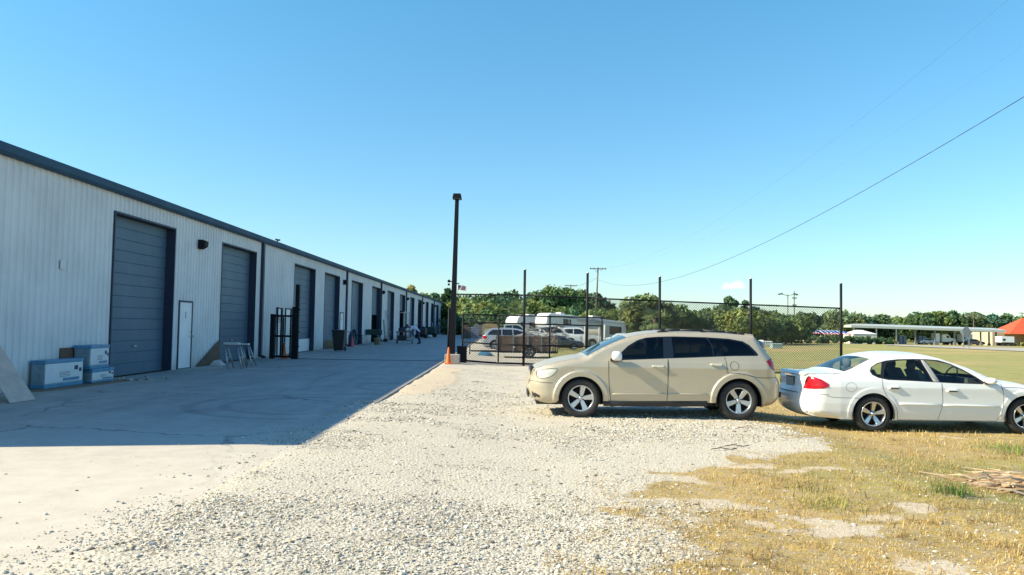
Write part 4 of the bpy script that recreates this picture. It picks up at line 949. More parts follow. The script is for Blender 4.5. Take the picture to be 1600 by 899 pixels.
# ---------------------------------------------------------------- the white sedan
def S2(pts): return [((p[0] - 662.0) * .00288, (622 + 0.0165 * (p[0] - 662) - p[1]) * .00288) + tuple(p[2:]) for p in pts]
def build_sedan():
    yn = 13.70; W2 = 0.915; x_ax = xat(1365.5, yn, 640)
    root = thing('sedan', (x_ax, yn + W2, gz(x_ax + 1.4, yn) + 0.005), 'white four door sedan parked on dry grass nose out of frame', 'sedan')
    ol = [(-0.62, .22, .08), (-.95, .24, .16), (-1.12, .30, .26), (-1.20, .42, .34), (-1.21, .56, .36), (-1.17, .68, .34), (-1.13, .78, .30), (-1.12, .89, .24), (-1.09, .965, .18), (-1.02, 1.0, .13), (-.85, 1.012, .11), (-.65, 1.022, .11), (-.50, 1.05, .11),
          (-.32, 1.115, .10), (-.12, 1.21, .10), (.08, 1.298, .10), (.30, 1.362, .10), (.55, 1.392, .11), (.85, 1.395, .11), (1.10, 1.378, .10), (1.35, 1.328, .10), (1.60, 1.245, .10), (1.85, 1.155, .09), (2.08, 1.05, .09), (2.26, .965, .11),
          (2.5, .925, .15), (2.8, .885, .18), (3.1, .83, .20), (3.4, .76, .24), (3.62, .68, .30), (3.76, .58, .36), (3.82, .45, .38), (3.80, .33, .34), (3.70, .24, .24), (3.45, .20, .1), (3.2, .20, .08)]
    zs = .215
    S = Shell(ol, zs, [(0.0, .325, .375), (2.76, .325, .375)],
              [(0.1, .80), (.22, .845), (.35, .885), (.5, .905), (.65, .908), (.8, .918), (.90, .897), (.95, .875), (1.0, .85), (1.2, .765), (1.4, .665), (1.5, .64)],
              grid=0.05, flare=0.010, flare_w=0.10, crown=0.035, taper=([-1.3, -.6, 2.9, 3.8], [.05, 0, 0, .06]))
    S.spine_mats = [M['glass_see'], M['rubber']]; S.rows = [.5, .8, .9]
    rdr = S2([(720, 288), (722, 350), (745, 400), (785, 440), (808, 480), (820, 544), (1072, 549), (1082, 500), (1093, 440), (1090, 318), (900, 308)])
    fd = S2([(1094, 320), (1098, 440), (1088, 500), (1076, 549), (1446, 555), (1468, 510), (1478, 440), (1476, 370), (1466, 326), (1350, 326), (1200, 324)])
    dlo = S2([(654, 245), (668, 220), (710, 196), (770, 180), (850, 172), (950, 170), (1040, 172), (1110, 178), (1180, 200), (1250, 236), (1320, 280), (1366, 315), (1350, 326), (1200, 321), (1080, 315), (900, 305), (760, 299), (700, 286), (665, 268)])
    wq = S2([(662, 245), (676, 221), (712, 201), (742, 192), (728, 235), (714, 281), (690, 272), (670, 261)])
    w2 = S2([(734, 288), (748, 240), (776, 194), (850, 181), (968, 176), (990, 195), (1012, 245), (1030, 306), (900, 298), (780, 292)])
    w1 = S2([(1086, 311), (1066, 262), (1040, 205), (1023, 178), (1090, 184), (1170, 203), (1250, 246), (1310, 285), (1342, 314), (1250, 317), (1150, 315)])
    tl = S2([(244, 357), (248, 325), (258, 298), (280, 280), (310, 282), (345, 297), (384, 324), (380, 342), (345, 352), (300, 357)])
    hl = [(3.3, .60), (3.45, .70), (3.62, .66), (3.72, .57), (3.68, .50), (3.45, .52)]
    panels = [('rear_door', rdr, M['carwhite'], 0, None), ('front_door', fd, M['carwhite'], 0, None), ('window_surround', dlo, M['rubber'], .003, None),
              ('quarter_window', wq, M['glass_see'], .007, 2), ('window', w2, M['glass_see'], .008, 2), ('window', w1, M['glass_see'], .008, 2),
              ('tail_light', tl, M['taillight'], -.008, None), ('headlight', hl, M['headlight'], 0, None)]
    ob = S.side_objects(panels, M['carwhite'], root, make_spine([(-.46, .07, 1.06, 1.295), (1.38, 2.20, .98, 1.325)], []))
    for sgn in (-1, 1):
        mb = MB()
        for ln in ([(720, 288), (722, 350), (745, 400), (785, 440), (808, 480), (820, 544)], [(1092, 318), (1095, 440), (1085, 500), (1073, 549)], [(1466, 326), (1476, 370), (1478, 440), (1468, 510), (1446, 555)],
                   [(370, 395), (400, 404), (480, 408), (580, 411)], [(820, 547), (950, 549), (1072, 551), (1250, 554), (1446, 557)], [(250, 270), (350, 262), (480, 262)], [(1478, 345), (1600, 350), (1700, 372)]):
            S.ribbon(S2(ln), .0075, sgn, .0025, mb)
        c = S2([(522, 343)])[0]; S.ribbon([(c[0] + .095 * math.cos(a), c[1] + .083 * math.sin(a)) for a in np.linspace(0, 2 * math.pi, 24)], .005, sgn, .0025, mb)
        mb.build('panel_gaps', M['dimgrey'], S.body)
        for i, (q, dn) in enumerate(((S2([(822, 441), (950, 444), (1086, 448), (1086, 461), (950, 458), (826, 454)]), 0), (S2([(1097, 449), (1250, 453), (1450, 459), (1450, 470), (1250, 467), (1097, 462)]), 1))):
            mb = MB(); S.patch(q, .014, mb, sgn); mb.build('door_moulding', M['carwhite'], ob[(dn, sgn)])
        for (hx, hz, dn) in ((790, 347, 0), (1156, 366, 1)):
            cx, cz = S2([(hx, hz)])[0]; yy = float(S.F(np.array([cx]), np.array([cz]))[0])
            mb = MB(); S.patch([(cx + .118 * math.copysign(abs(math.cos(a)) ** .7, math.cos(a)), cz + .046 * math.copysign(abs(math.sin(a)) ** .8, math.sin(a))) for a in np.linspace(0, 2 * math.pi, 20)[:-1]], .010, mb, sgn, 0)
            mb.box((cx + .01, sgn * (yy + .0135), cz - .004), (.15, .006, .035), 1); mb.box((cx, sgn * (yy + .022), cz + .012), (.16, .014, .022), 0)
            mb.build('handle', [M['carwhite'], M['seam']], ob[(dn, sgn)])
        mx_, mz_ = S2([(1378, 303)])[0]; yy = float(S.F(np.array([mx_]), np.array([.99]))[0])
        mb = MB(); n = 12; prof = []
        for u, sc_ in ((.0, .6), (.03, .9), (.09, 1.0), (.15, .9), (.18, .5)):
            prof.append([(mx_ + sc_ * .075 * math.cos(a) + .03 * u / .18, sgn * (yy + .05 + u), mz_ + sc_ * .06 * math.sin(a)) for a in np.linspace(0, 2 * math.pi, n + 1)[:-1]])
        mb.add([p for r_ in prof for p in r_], [[k * n + i, k * n + (i + 1) % n, (k + 1) * n + (i + 1) % n, (k + 1) * n + i] for k in range(4) for i in range(n)] + [list(range(n)), [4 * n + i for i in range(n)]], 0, True)
        mb.box((mx_ + .03, sgn * (yy + .02), mz_ - .04), (.15, .12, .05), 1); mb.build('mirror', [M['carwhite'], M['blackplastic']], root)
        for cx, sp in ((0.0, .1), (2.76, .5)): wheel(root, cx, sgn * .80, .322, sgn, .205, 'round', .212, spin=sp)
    # boot end: plate, dark spoiler strip, keyhole trim
    mb = MB(); pts_s = [(-1.15, .995), (-1.10, 1.035), (-.93, 1.036), (-.93, 1.024), (-1.06, 1.01), (-1.13, .965)]
    mb.prism(pts_s, 'Y', -.60, .60); mb.build('boot_spoiler', M['carwhite'], root, bevel=.006)
    mb = MB(); mb.box((-1.170, 0, .83), (.012, .34, .17), 0); mb.box((-1.160, 0, .83), (.012, .40, .22), 1); mb.build('licence_plate', [M['plate'], M['blackplastic']], root)
    for sgn in (-1, 1):
        mb = MB(); S.patch(S2([(996, 176), (1016, 178), (1036, 205), (1062, 262), (1082, 312), (1042, 308), (1022, 250), (1004, 205)]), .003, mb, sgn); mb.build('window_pillar', M['greypaint'], root)
    mb = MB(); mb.box((-1.165, 0, .955), (.02, .5, .03)); mb.build('boot_trim', M['chrome'], root)
    mb = MB(); S.ribbon([(-1.16, .665), (-1.0, .66), (-.8, .655)], .006, -1, .002, mb); S.ribbon([(-1.16, .665), (-1.0, .66), (-.8, .655)], .006, 1, .002, mb)
    mb.box((-1.245, 0, .665), (.012, 1.16, .01)); mb.build('bumper_gap', M['seam'], root)
    mb = MB(); mb.box((1.35, 0, .24), (3.6, 1.2, .12)); mb.box((1.35, 0, .27), (1.9, 1.58, .12)); mb.cyl((0, -.7, .322), (0, .7, .322), .05); mb.cyl((2.76, -.7, .322), (2.76, .7, .322), .05); mb.build('underbody', M['rubber'], root)
    # cabin: floor pan, dash, parcel shelf, seats, wheel
    mb = MB(); mb.box((1.0, 0, .55), (2.6, 1.5, .3)); mb.prism([(-.55, .99), (.05, .99), (.15, .70), (-.55, .7)], 'Y', -.62, .62); mb.prism([(1.85, .72), (1.80, .98), (2.22, .95), (2.22, .7)], 'Y', -.74, .74); mb.build('cabin_trim', M['seat'], root)
    for (cx, cy) in ((1.10, -.36), (1.10, .36), (.22, 0)):
        wd = .48 if cx > 1 else 1.25; mb = MB()
        mb.box((cx + .28, cy, .78), (.52, wd, .14)); mb.prism([(cx, .78), (cx + .13, .78), (cx - .06, 1.12), (cx - .16, 1.10)], 'Y', cy - wd / 2, cy + wd / 2)
        se = mb.build('seat', M['seat'], root, bevel=.03)
        for hy in ((cy,) if cx > 1 else (cy - .36, cy + .36)):
            mb = MB(); mb.lathe([(.001, -.09), (.10, -.08), (.125, 0), (.10, .09), (.001, .10)], (0, 0, 0), 'Z', 14); hr = mb.build('headrest', M['seat'], se, (cx - .13, hy, 1.18)); hr.scale = (.5, 1.1, .95)
    mb = MB(); tor = [(1.72 + .07 * math.cos(a), -.36 + .18 * math.sin(a), 1.0 + .17 * math.cos(a)) for a in np.linspace(0, 2 * math.pi, 17)]
    mb.tube(tor, .014, 6); mb.cyl((1.72, -.36, 1.0), (1.9, -.36, .93), .025); mb.build('steering_wheel', M['blackplastic'], root)
    wells(root, S, S.arches, zs, .88)
    return root
sedan = build_sedan()

# ---------------------------------------------------------------- simpler vehicles far off, same method on a coarser grid
def far_vehicle(name, label, cat, ol, arches, zs, wins, paint, loc, rz, wheel_r=.36, half=.9, glass=None, extra=None, group=None, crown=.03, lights=()):
    root = thing(name, loc, label, cat, group, rz=rz)
    zt = max(p[1] for p in ol)
    S = Shell(ol, zs, arches, [(0.1, half * .92), (.5, half), (.9, half), (1.05, half * .97), (zt, half * .8), (3.6, half * .8)] if zt < 2.2 else [(0, half), (4, half)], grid=.12, flare=.01, crown=crown, step=.09)
    S.spine_mats = [M['glass_dark'], M['rubber']]
    panels = [('window', w, M['glass_dark'], .004, None) for w in wins] + [(nm, poly, m_, -.004, None) for nm, poly, m_ in lights]
    S.side_objects(panels, paint, root, make_spine(glass or []))
    for (cx, cz, R_) in arches:
        for sgn in (-1, 1): wheel(root, cx, sgn * (half - .11), wheel_r, sgn, .22, 'five', wheel_r * .6)
    mb = MB(); xs_ = [p[0] for p in ol]; mb.box(((min(xs_) + max(xs_)) / 2, 0, zs + .02), (max(xs_) - min(xs_) - .5, half * 1.4, .18)); mb.build('underbody', M['rubber'], root)
    wells(root, S, S.arches, zs, half)
    if extra: extra(root, S)
    return root

# ================================================================== FENCE, GATES, LAMP POLE
FY = 31.0
post_px = [819, 917, 1031, 1173, 1314]; post_top = [422, 427, 433, 436, 443]
px_x = [xat(p, FY, 500) for p in post_px]
def chainlink(mb, x0, x1, zb, zt, y, pitch=0.10, t=0.0055):
    """woven diamonds as straight diagonal wires clipped to the panel (zb, zt functions of x)"""
    for sgn in (1, -1):
        k = x0 - (3.6 if sgn > 0 else 0)
        while k < x1 + (0 if sgn > 0 else 3.6):
            # wire x = k + sgn * z
            z_lo, z_hi = -0.6, 3.4; n = 40; run = None
            za, zb_ = None, None
            for i in range(n + 1):
                z = z_lo + (z_hi - z_lo) * i / n; x = k + sgn * z
                inside = x0 <= x <= x1 and zb(x) <= z <= zt(x)
                if inside and za is None: za = z
                if inside: zb_ = z
            if za is not None and zb_ - za > .05:
                za -= .05; zb_ += .05; yo = y + 0.003 * sgn
                a = Vector((k + sgn * za, yo, za)); b = Vector((k + sgn * zb_, yo, zb_)); d = (b - a).normalized(); w = Vector((0, 1, 0)).cross(d) * t; q = Vector((0, t, 0))
                mb.add([a - w, a + w, b + w, b - w, a + q, b + q], [(0, 1, 2, 3), (0, 4, 5, 3), (1, 4, 5, 2)])
            k += pitch * 1.0
fx0 = xat(712, FY)
rail_z = lambda x: float(np.interp(x, [fx0, px_x[0], px_x[1], px_x[4]], [at(715, 460, FY).z, at(819, 461.5, FY).z, at(917, 466, FY).z, at(1314, 482, FY).z]))
base_z = lambda x: gz(x, FY) + 0.05
fe = thing('chain_link_fence', (px_x[0], FY, 0), 'tall black chain link fence on high black posts behind the beige suv', 'fence'); fl = -px_x[0]
for i, (x, py) in enumerate(zip(px_x, post_top)):
    zt = at(post_px[i], py, FY).z; x_t = xat(post_px[i] + (1.2 if i < 2 else 0), FY, py)
    mb = MB(); mb.cyl((x + fl, 0, gz(x, FY) - .05), (x_t + fl, 0, zt), 0.052, n=10); mb.build('post', M['blackpaint'], fe)
    mb = MB(); mb.lathe([(.054, 0), (.054, .02), (.03, .04), (.001, .045)], (x_t + fl, 0, zt), 'Z', 10); mb.build('post_cap', M['offwhite'], fe)
xsr = [fx0] + px_x
mb = MB()
for a, b in zip(xsr[:-1], xsr[1:]):
    mb.cyl((a + fl, 0, rail_z(a)), (b + fl, 0, rail_z(b)), .03, n=8)
mb.build('top_rail', M['blackpaint'], fe)
mb = MB()
for a, b in zip(px_x[1:-1], px_x[2:]): mb.cyl((a + fl, 0, base_z(a) + .02), (b + fl, 0, base_z(b) + .02), .02, n=6)
mb.build('bottom_rail', M['blackpaint'], fe)
M['wire'] = mat('dark_coated_wire', (0.035, 0.037, 0.04), 0.6)
mb = MB(); chainlink(mb, px_x[1], px_x[4], base_z, rail_z, FY); mb.v = [(v[0] + fl, v[1] - FY, v[2]) for v in mb.v]; mb.build('chain_link_mesh', M['wire'], fe)

# sliding gate leaf parked behind the first two posts
GY = 31.35
gl0, gl1 = xat(722, GY), xat(941, GY)
gt = lambda x: float(np.interp(x, [gl0, gl1], [at(722, 491, GY).z, at(941, 497, GY).z]))
gb = lambda x: gz(x, GY) + .07
ga = thing('sliding_gate', (gl0, GY, 0), 'wide black chain link sliding gate standing open behind the fence posts', 'gate'); go_ = -gl0
mb = MB()
for z in ('t', 'm', 'l', 'b'):
    for a, b in zip(np.linspace(gl0, gl1, 5)[:-1], np.linspace(gl0, gl1, 5)[1:]):
        f_ = {'t': lambda x: gt(x), 'm': lambda x: gt(x) - .33, 'l': lambda x: gb(x) + .76, 'b': lambda x: gb(x)}[z]
        mb.cyl((a + go_, 0, f_(a)), (b + go_, 0, f_(b)), .028 if z != 'b' else .04, n=8)
for p in (723, 779, 859, 940.5):
    x = xat(p, GY, 530); mb.cyl((x + go_, 0, gb(x)), (x + go_, 0, gt(x)), .030, n=8)
mb.build('frame', M['blackpaint'], ga)
mb = MB(); chainlink(mb, gl0, gl1, gb, gt, GY + .03, .11, .0065); mb.v = [(v[0] + go_, v[1] - GY, v[2]) for v in mb.v]; mb.build('chain_link_mesh', M['wire'], ga)
tr = MB(); tr.b2(-8.6, gl0 + .4, FY + .28, FY + .36, .013, .028)
o = tr.build('gate_track', M['navy']); tag(o, 'thin dark gate track crossing the concrete driveway', 'track')

# fixed gate panel against the warehouse, left of the driveway
LY = 31.2; xa, xb_ = xat(426.5, LY), xat(464, LY)
pg = thing('barred_gate', (xa, LY, 0), 'short black barred gate panel beside the warehouse wall', 'gate')
w_ = xb_ - xa
mb = MB(); mb.b2(-.09, .09, -.08, .08, 0.012, at(425, 491, LY).z); mb.build('post', M['blackpaint'], pg)
mb = MB(); mb.cyl((.18, .05, .1), (.16, .05, at(429, 480, LY).z), .03); mb.build('post', M['blackpaint'], pg)
mb = MB(); tz = at(467, 445, LY).z; mb.b2(w_ - .075, w_ + .075, -.07, .07, 0.012, tz); mb.build('tall_post', M['blackpaint'], pg)
mb = MB(); mb.b2(w_ - .20, w_ - .09, -.06, .06, 0.012, at(463, 480, LY).z)
for z in (2.0, 1.1, .5): mb.b2(w_ - .09, w_ + .14, -.09, -.07, z, z + .05)
mb.build('gate_stop', M['blackpaint'], pg)
mb = MB()
for z in (at(445, 494, LY).z, at(445, 525.5, LY).z, .10): mb.b2(.1, w_ - .1, -.03, .03, z - .04, z + .04)
for fr in (.30, .42, .80): mb.b2(.1 + fr * (w_ - .2) - .025, .1 + fr * (w_ - .2) + .025, -.025, .025, .1, at(445, 482, LY).z if fr != .42 else 1.7)
mb.build('frame', M['blackpaint'], pg)
mb = MB(); chainlink(mb, .1, w_ - .1, lambda x: .08, lambda x: 1.75, 0.05, .10, .004); mb.build('chain_link_mesh', M['wire'], pg)

def cone(loc, h, m_, label, stripe=False):
    t = thing('traffic_cone', loc, label, 'traffic cone', 'traffic cones along the driveway')
    mb = MB(); mb.lathe([(h * .17, .03), (h * .155, .06), (h * .045, h * .97), (h * .03, h), (.002, h)], (0, 0, 0), 'Z', 20); mb.build('cone_body', m_, t)
    mb = MB(); mb.b2(-h * .23, h * .23, -h * .23, h * .23, 0.0, .03); mb.build('base', m_, t, bevel=.01); return t
x, y = G(700.5, 569); cone((x, y, gz(x, y) + .005), .64, M['orange'], 'bright orange traffic cone in the sun at the foot of the lamp pole')
x, y = G(447.5, 560.5); cone((x, y - .35, .013), .66, M['orange'], 'orange traffic cone in shade in front of the barred gate panel')
x, y = G(550.5, 542.5); cone((x, y, .013), .62, M['redcone'], 'faded pink red traffic cone between the warehouse doors beyond the trash bin')

# lamp pole with shoebox head
PYD = 30.6; px0 = G(706.5, 562)[0] * 1.0; bx = xat(706, PYD, 558); top = at(714.2, 312, PYD)
lp = thing('light_pole', (bx, PYD, gz(bx, PYD)), 'tall dark square lamp pole with a boxy head beside the driveway gate', 'lamp post')
hx = top.x - bx; zt = top.z
mb = MB(); r0, r1 = .115, .075
vs_ = [(sx * r0, sy * r0, 0) for sx, sy in ((-1, -1), (1, -1), (1, 1), (-1, 1))] + [(hx + sx * r1, sy * r1, zt) for sx, sy in ((-1, -1), (1, -1), (1, 1), (-1, 1))]
mb.add(vs_, [(0, 1, 5, 4), (1, 2, 6, 5), (2, 3, 7, 6), (3, 0, 4, 7), (4, 5, 6, 7)]); mb.box((0, 0, .04), (.34, .34, .06)); mb.build('pole', M['blackpaint'], lp)
mb = MB(); mb.prism([(hx - .18, zt + .03), (hx + .18, zt + .03), (hx + .15, zt + .22), (hx - .14, zt + .22)], 'Y', -.22, .30); mb.b2(hx - .13, hx + .13, -.18, .26, zt + .015, zt + .032, 1)
mb.build('lamp_head', [M['blackpaint'], M['dimgrey']], lp, bevel=.012)
mb = MB(); cz = at(705, 440, PYD).z; cx = hx * cz / zt; mb.b2(cx - .22, cx - .08, -.02, .02, cz - .02, cz + .02); mb.lathe([(.001, .06), (.05, .04), (.06, 0), (.045, -.05), (.001, -.06)], (cx - .22, 0, cz + .02), 'Z', 10); mb.b2(cx - .26, cx - .18, -.04, .04, cz - .16, cz - .08)
mb.b2(cx + .08, cx + .2, -.02, .02, cz - .1, cz - .06)
mb.build('security_camera', M['blackpaint'], lp)
mb = MB(); x = xat(700.8, FY, 520) - bx; mb.cyl((x, .3, 0), (x + .02, .3, at(700, 480, FY).z), .045); mb.build('gate_post', M['blackpaint'], lp)
# flag on a short white rod fixed above the fence
fp = at(715, 457, FY); fr = thing('small_flag', (fp.x, FY, rail_z(fp.x)), 'small striped flag on a thin white stick on top of the fence', 'flag')
hz = at(715, 443.5, FY).z - rail_z(fp.x); mb = MB(); mb.cyl((0, 0, -.12), (0, 0, hz), .016, n=8); mb.build('flag_stick', M['offwhite'], fr)
M['flagred'] = mat('faded_flag_red', (0.36, .10, .12), .8); M['flagwhite'] = mat('faded_flag_white', (.52, .48, .52), .8); M['flagblue'] = mat('faded_flag_blue', (.10, .10, .22), .8)
mb = MB(); nx, nz_ = 14, 13; Lf, Hf = .335, .19
def fpnt(i, k, d=0): u = i / nx; v = k / nz_; return (.02 + u * Lf, .02 * math.sin(u * 9 + v * 2) + d, hz - .06 - v * Hf - .05 * u * u)
for i in range(nx):
    for k in range(nz_):
        mi = 2 if (i < 5 and k < 7) else (0 if k % 2 == 0 else 1)
        mb.add([fpnt(i, k), fpnt(i + 1, k), fpnt(i + 1, k + 1), fpnt(i, k + 1)], [(0, 1, 2, 3)], mi)
o = mb.build('flag_cloth', [M['flagred'], M['flagwhite'], M['flagblue']], fr); so = o.modifiers.new('s', 'SOLIDIFY'); so.thickness = .003
# concrete block and bin-like box at its foot
x, y = G(706, 568.5); mb = MB(); mb.b2(-.30, .28, -.2, .2, 0, .36); o = mb.build('concrete_block', M['concrete_block'], loc=(x + .02, y + .12, gz(x, y)), bevel=.02); tag(o, 'low square concrete block behind the sunlit orange cone', 'block')
x, y = G(716, 567); mb = MB(); mb.b2(-.02, .36, -.25, .25, 0, .62); mb.b2(-.04, .38, -.27, .27, .60, .66); o = mb.build('gate_motor_box', M['blackpaint'], loc=(x - .05, y + .45, gz(x, y)), bevel=.02); tag(o, 'black metal gate motor box right of the lamp pole', 'box')

# ================================================================== THINGS ALONG THE WAREHOUSE
def slab(name, pts_lo, width, thick, m_, label, cat, **kw): pass
# leaning plywood sheet at the left edge
def lean_board(x_foot, y0, y1, L, lean, m_, name, label, cat, thick=.015, xw=WX, skew=0.0):
    h = math.sqrt(L * L - lean * lean); mb = MB()
    a0 = Vector((xw + .02 + lean, y0, .014)); a1 = Vector((xw + .02 + lean, y1, .014)); b0 = Vector((xw + .02, y0 + skew, h)); b1 = Vector((xw + .02, y1 + skew, h)); n = (a1 - a0).cross(b0 - a0).normalized() * thick
    if n.x < 0: n = -n
    mb.add([a0, a1, b1, b0, a0 + n, a1 + n, b1 + n, b0 + n], [(0, 1, 2, 3), (4, 5, 6, 7), (0, 1, 5, 4), (1, 2, 6, 5), (2, 3, 7, 6), (3, 0, 4, 7)])
    o = mb.build(name, m_); return tag(o, label, cat)
pb0 = at(22, 632, 14.35); 
mb = MB(); yb = 14.5
A = [at(15, 632, 13.75), at(56, 624, 14.35), at(3, 524, 14.6), at(-60, 520, 14.0)]
foot0, foot1 = Vector((G(15, 632)[0], G(15, 632)[1], .014)), Vector((G(55, 626)[0], G(55, 626)[1], .014))
up = at(2, 524, foot1.y + .35); up.x = WX + .03
ty = up.y; up = Vector((WX + .03, 15.05, at(2, 524, 15.05).z)); side = foot1 - foot0; upl = up - side * 1.0; upl.x = WX + .03
n = Vector((.012, -.006, .008))
mb.add([foot0, foot1, up, upl, foot0 + n, foot1 + n, up + n, upl + n], [(0, 1, 2, 3), (4, 5, 6, 7), (0, 1, 5, 4), (1, 2, 6, 5), (2, 3, 7, 6), (3, 0, 4, 7)])
o = mb.build('plywood_sheet', M['plywood']); tag(o, 'tall pale plywood sheet leaning on the wall at the left edge', 'plywood')

# wrapped packs of insulation / tile near the first roller door
def pack(x0, x1, y0, y1, z0, z1, label, rz=0.0, marks=0):
    cx, cy = (x0 + x1) / 2, (y0 + y1) / 2; w, d, h = x1 - x0, y1 - y0, z1 - z0
    t = thing('wrapped_pack', (cx, cy, z0), label, 'wrapped pack', 'white and blue wrapped packs beside the first roller door', rz=rz)
    mb = MB(); mb.b2(-w / 2, w / 2, -d / 2, d / 2, 0.0, h); b_ = mb.build('pack_body', M['wrapgrey'], t, bevel=.025)
    sb = b_.modifiers.new('sub', 'SUBSURF'); sb.levels = sb.render_levels = 1; sb.subdivision_type = 'SIMPLE'
    e = .006
    mb = MB(); mb.b2(w / 2 - .1, w / 2 + e, -d / 2 + .01, d / 2 - .02, h * .16, h * .90); mb.build('printed_wrap', M['wrap'], t, bevel=.02)
    mb = MB(); mb.b2(-w / 2 - .003, w / 2 + e * 2, -d / 2 - .012, d / 2, h - .07, h + .012); mb.b2(-w / 2 - .003, w / 2 + e * 2, -d / 2 - .012, d / 2, -.0, h * .15)
    mb.build('blue_band', M['wrapblue'], t, bevel=.012)
    mb = MB()
    xf = w / 2 + e + .001
    for k in range(4): mb.b2(xf, xf + .002, -d * .15, d * .13, h * (.38 + .055 * k), h * (.395 + .055 * k))
    mb.b2(xf, xf + .002, d * .24, d * .34, h * .60, h * .76); mb.b2(xf, xf + .002, d * .37, d * .44, h * .52, h * .66)
    yf = -d / 2 - e - .002
    mb.build('print', M['print'], t)
    mb = MB(); mb.b2(xf, xf + .0025, -d * .05, d * .38, h * .22, h * .33); mb.build('print', M['wrapblue'], t)
    return t
# front faces look towards the camera and the driveway
x, y = G(84, 611); x2, y2 = G(138, 603)
pack(WX + .05, WX + .36, 16.3, 17.7, .03, .62, 'large white and blue wrapped pack on the ground nearest the plywood sheet', rz=-.03)
pack(WX + .05, WX + .45, 17.95, 18.95, .03, .34, 'low white and blue wrapped pack lying under another pack beside the roller door')
pack(WX + .05, WX + .43, 17.85, 18.75, .355, .90, 'upright white and blue wrapped pack stacked on top of a low pack', rz=.03)
def sheet(name, pts, z, th, m_, label, cat, group=None):
    mb = MB(); mb.prism(pts, 'Z', z, z + th); o = mb.build(name, m_); return tag(o, label, cat, group)
sheet('cardboard_mat', [(WX + .1, 15.5), (WX + .55, 15.9), (WX + .75, 17.0), (WX + .85, 19.0), (WX + .5, 19.4), (WX + .1, 19.3)], .013, .014, M['cardboard'], 'flat brown cardboard lying under the wrapped packs', 'cardboard')
o = lean_board(0, 17.35, 17.9, .86, .05, M['darkwood'], 'wood_offcut', 'triangular brown wood offcut behind the wrapped packs on the wall', 'wood')
r = np.random.default_rng(5); mb = MB()
for i in range(34):
    cx, cy = WX + .55 + r.normal(0, .35), 19.4 + r.normal(0, .5); s_ = r.uniform(.02, .07)
    if cx < WX + .05: continue
    mb.box((cx, cy, .02 + s_ * .2), (s_, s_ * r.uniform(.5, 1.6), s_ * .45), r.integers(0, 3), rz=r.uniform(0, 3), rx=r.uniform(-.3, .3))
o = mb.build('rubble', [M['offwhite'], M['concrete_block'], M['cardboard']]); tag(o, 'scattered pale rubble and scraps before the first roller door', 'rubble', kind='stuff')

# leaning triangular board and trestles before door two
mb = MB(); mb.prism([(24.95, .014), (27.0, .014), (26.9, .85)], 'X', WX + .05, WX + .09); o = mb.build('plywood_ramp', M['darkwood'], bevel=.004)
tag(o, 'brown triangular board standing against the wall left of the second roller door', 'board')
def trestle(x, y, w, d, h, rz, label, top=.07, sl=.20):
    t = thing('trestle', (x, y, .013), label, 'trestle', 'white folding trestles in front of the second roller door', rz=rz)
    mb = MB(); mb.b2(-w / 2, w / 2, -d / 2, d / 2, h - top, h); mb.build('table_top', M['offwhite'], t, bevel=.01)
    for sx in (-1, 1):
        for sy in (-1, 1):
            mb = MB(); a = Vector((sx * w * .42, sy * d * .3, h - top)); b = Vector((sx * w * .46 + sl, sy * (d * .5 + .16), .0)); mb.cyl(a, b, .028, n=6); mb.build('leg', M['galv'], t)
        mb = MB(); mb.cyl((sx * w * .44 + sl * .58, -(d * .4 + .06), h * .42), (sx * w * .44 + sl * .58, d * .4 + .06, h * .42), .015, n=6); mb.build('brace', M['galv'], t)
    return t
x, y = G(357, 577); trestle(x - .02, y + .30, .46, .30, .82, .05, 'left of two white folding trestles before the second roller door')
x, y = G(372, 574); trestle(x + .02, y + .50, .30, .22, .76, .05, 'right slimmer of two folding trestles before the second roller door', .05)
x, y = G(339, 572); mb = MB()
bv = [(-.22, -.12, 0), (.2, -.15, 0), (.25, .12, .02), (-.1, .16, 0), (-.1, -.05, .16), (.1, 0, .20), (.02, .08, .12)]
mb.add(bv, [(0, 1, 4), (1, 5, 4), (1, 2, 5), (2, 6, 5), (2, 3, 6), (3, 4, 6), (3, 0, 4), (4, 5, 6), (0, 3, 2, 1)]); o = mb.build('crumpled_paper', M['offwhite'], loc=(x, y, .014)); tag(o, 'crumpled white paper sack on the ground left of the trestles', 'paper')

# wheeled trash bin and tan tub
x, y = G(528, 549.5)
t = thing('trash_bin', (x, y + .3, .013), 'black wheeled trash bin standing before the fourth roller door', 'trash bin')
mb = MB(); vs_ = [(sx * .24, sy * .27, .05) for sx, sy in ((-1, -1), (1, -1), (1, 1), (-1, 1))] + [(sx * .32, sy * .36, 1.02) for sx, sy in ((-1, -1), (1, -1), (1, 1), (-1, 1))]
mb.add(vs_, [(0, 1, 5, 4), (1, 2, 6, 5), (2, 3, 7, 6), (3, 0, 4, 7), (0, 3, 2, 1), (4, 5, 6, 7)]); mb.build('bin_body', M['blackplastic'], t, bevel=.02)
mb = MB(); mb.prism([(-.40, 1.02), (.37, 1.02), (.36, 1.07), (0, 1.12), (-.40, 1.10)], 'X', -.35, .35); mb.b2(-.3, .3, .40, .45, .98, 1.02); mb.build('lid', M['blackplastic'], t, bevel=.015)
for sx in (-1, 1): mb = MB(); mb.cyl((sx * .22, .30, .12), (sx * .29, .30, .12), .12, n=16); mb.build('wheel', M['tyre'], t)
x, y = G(516, 545.5); mb = MB(); mb.b2(-.30, .26, -.3, .3, .12, .48); mb.b2(-.27, .23, -.25, .25, 0, .12); o = mb.build('plastic_tub', M['tan'], loc=(x, y + .3, .013), bevel=.02); tag(o, 'tan plastic tub on the ground left of the trash bin', 'tub')
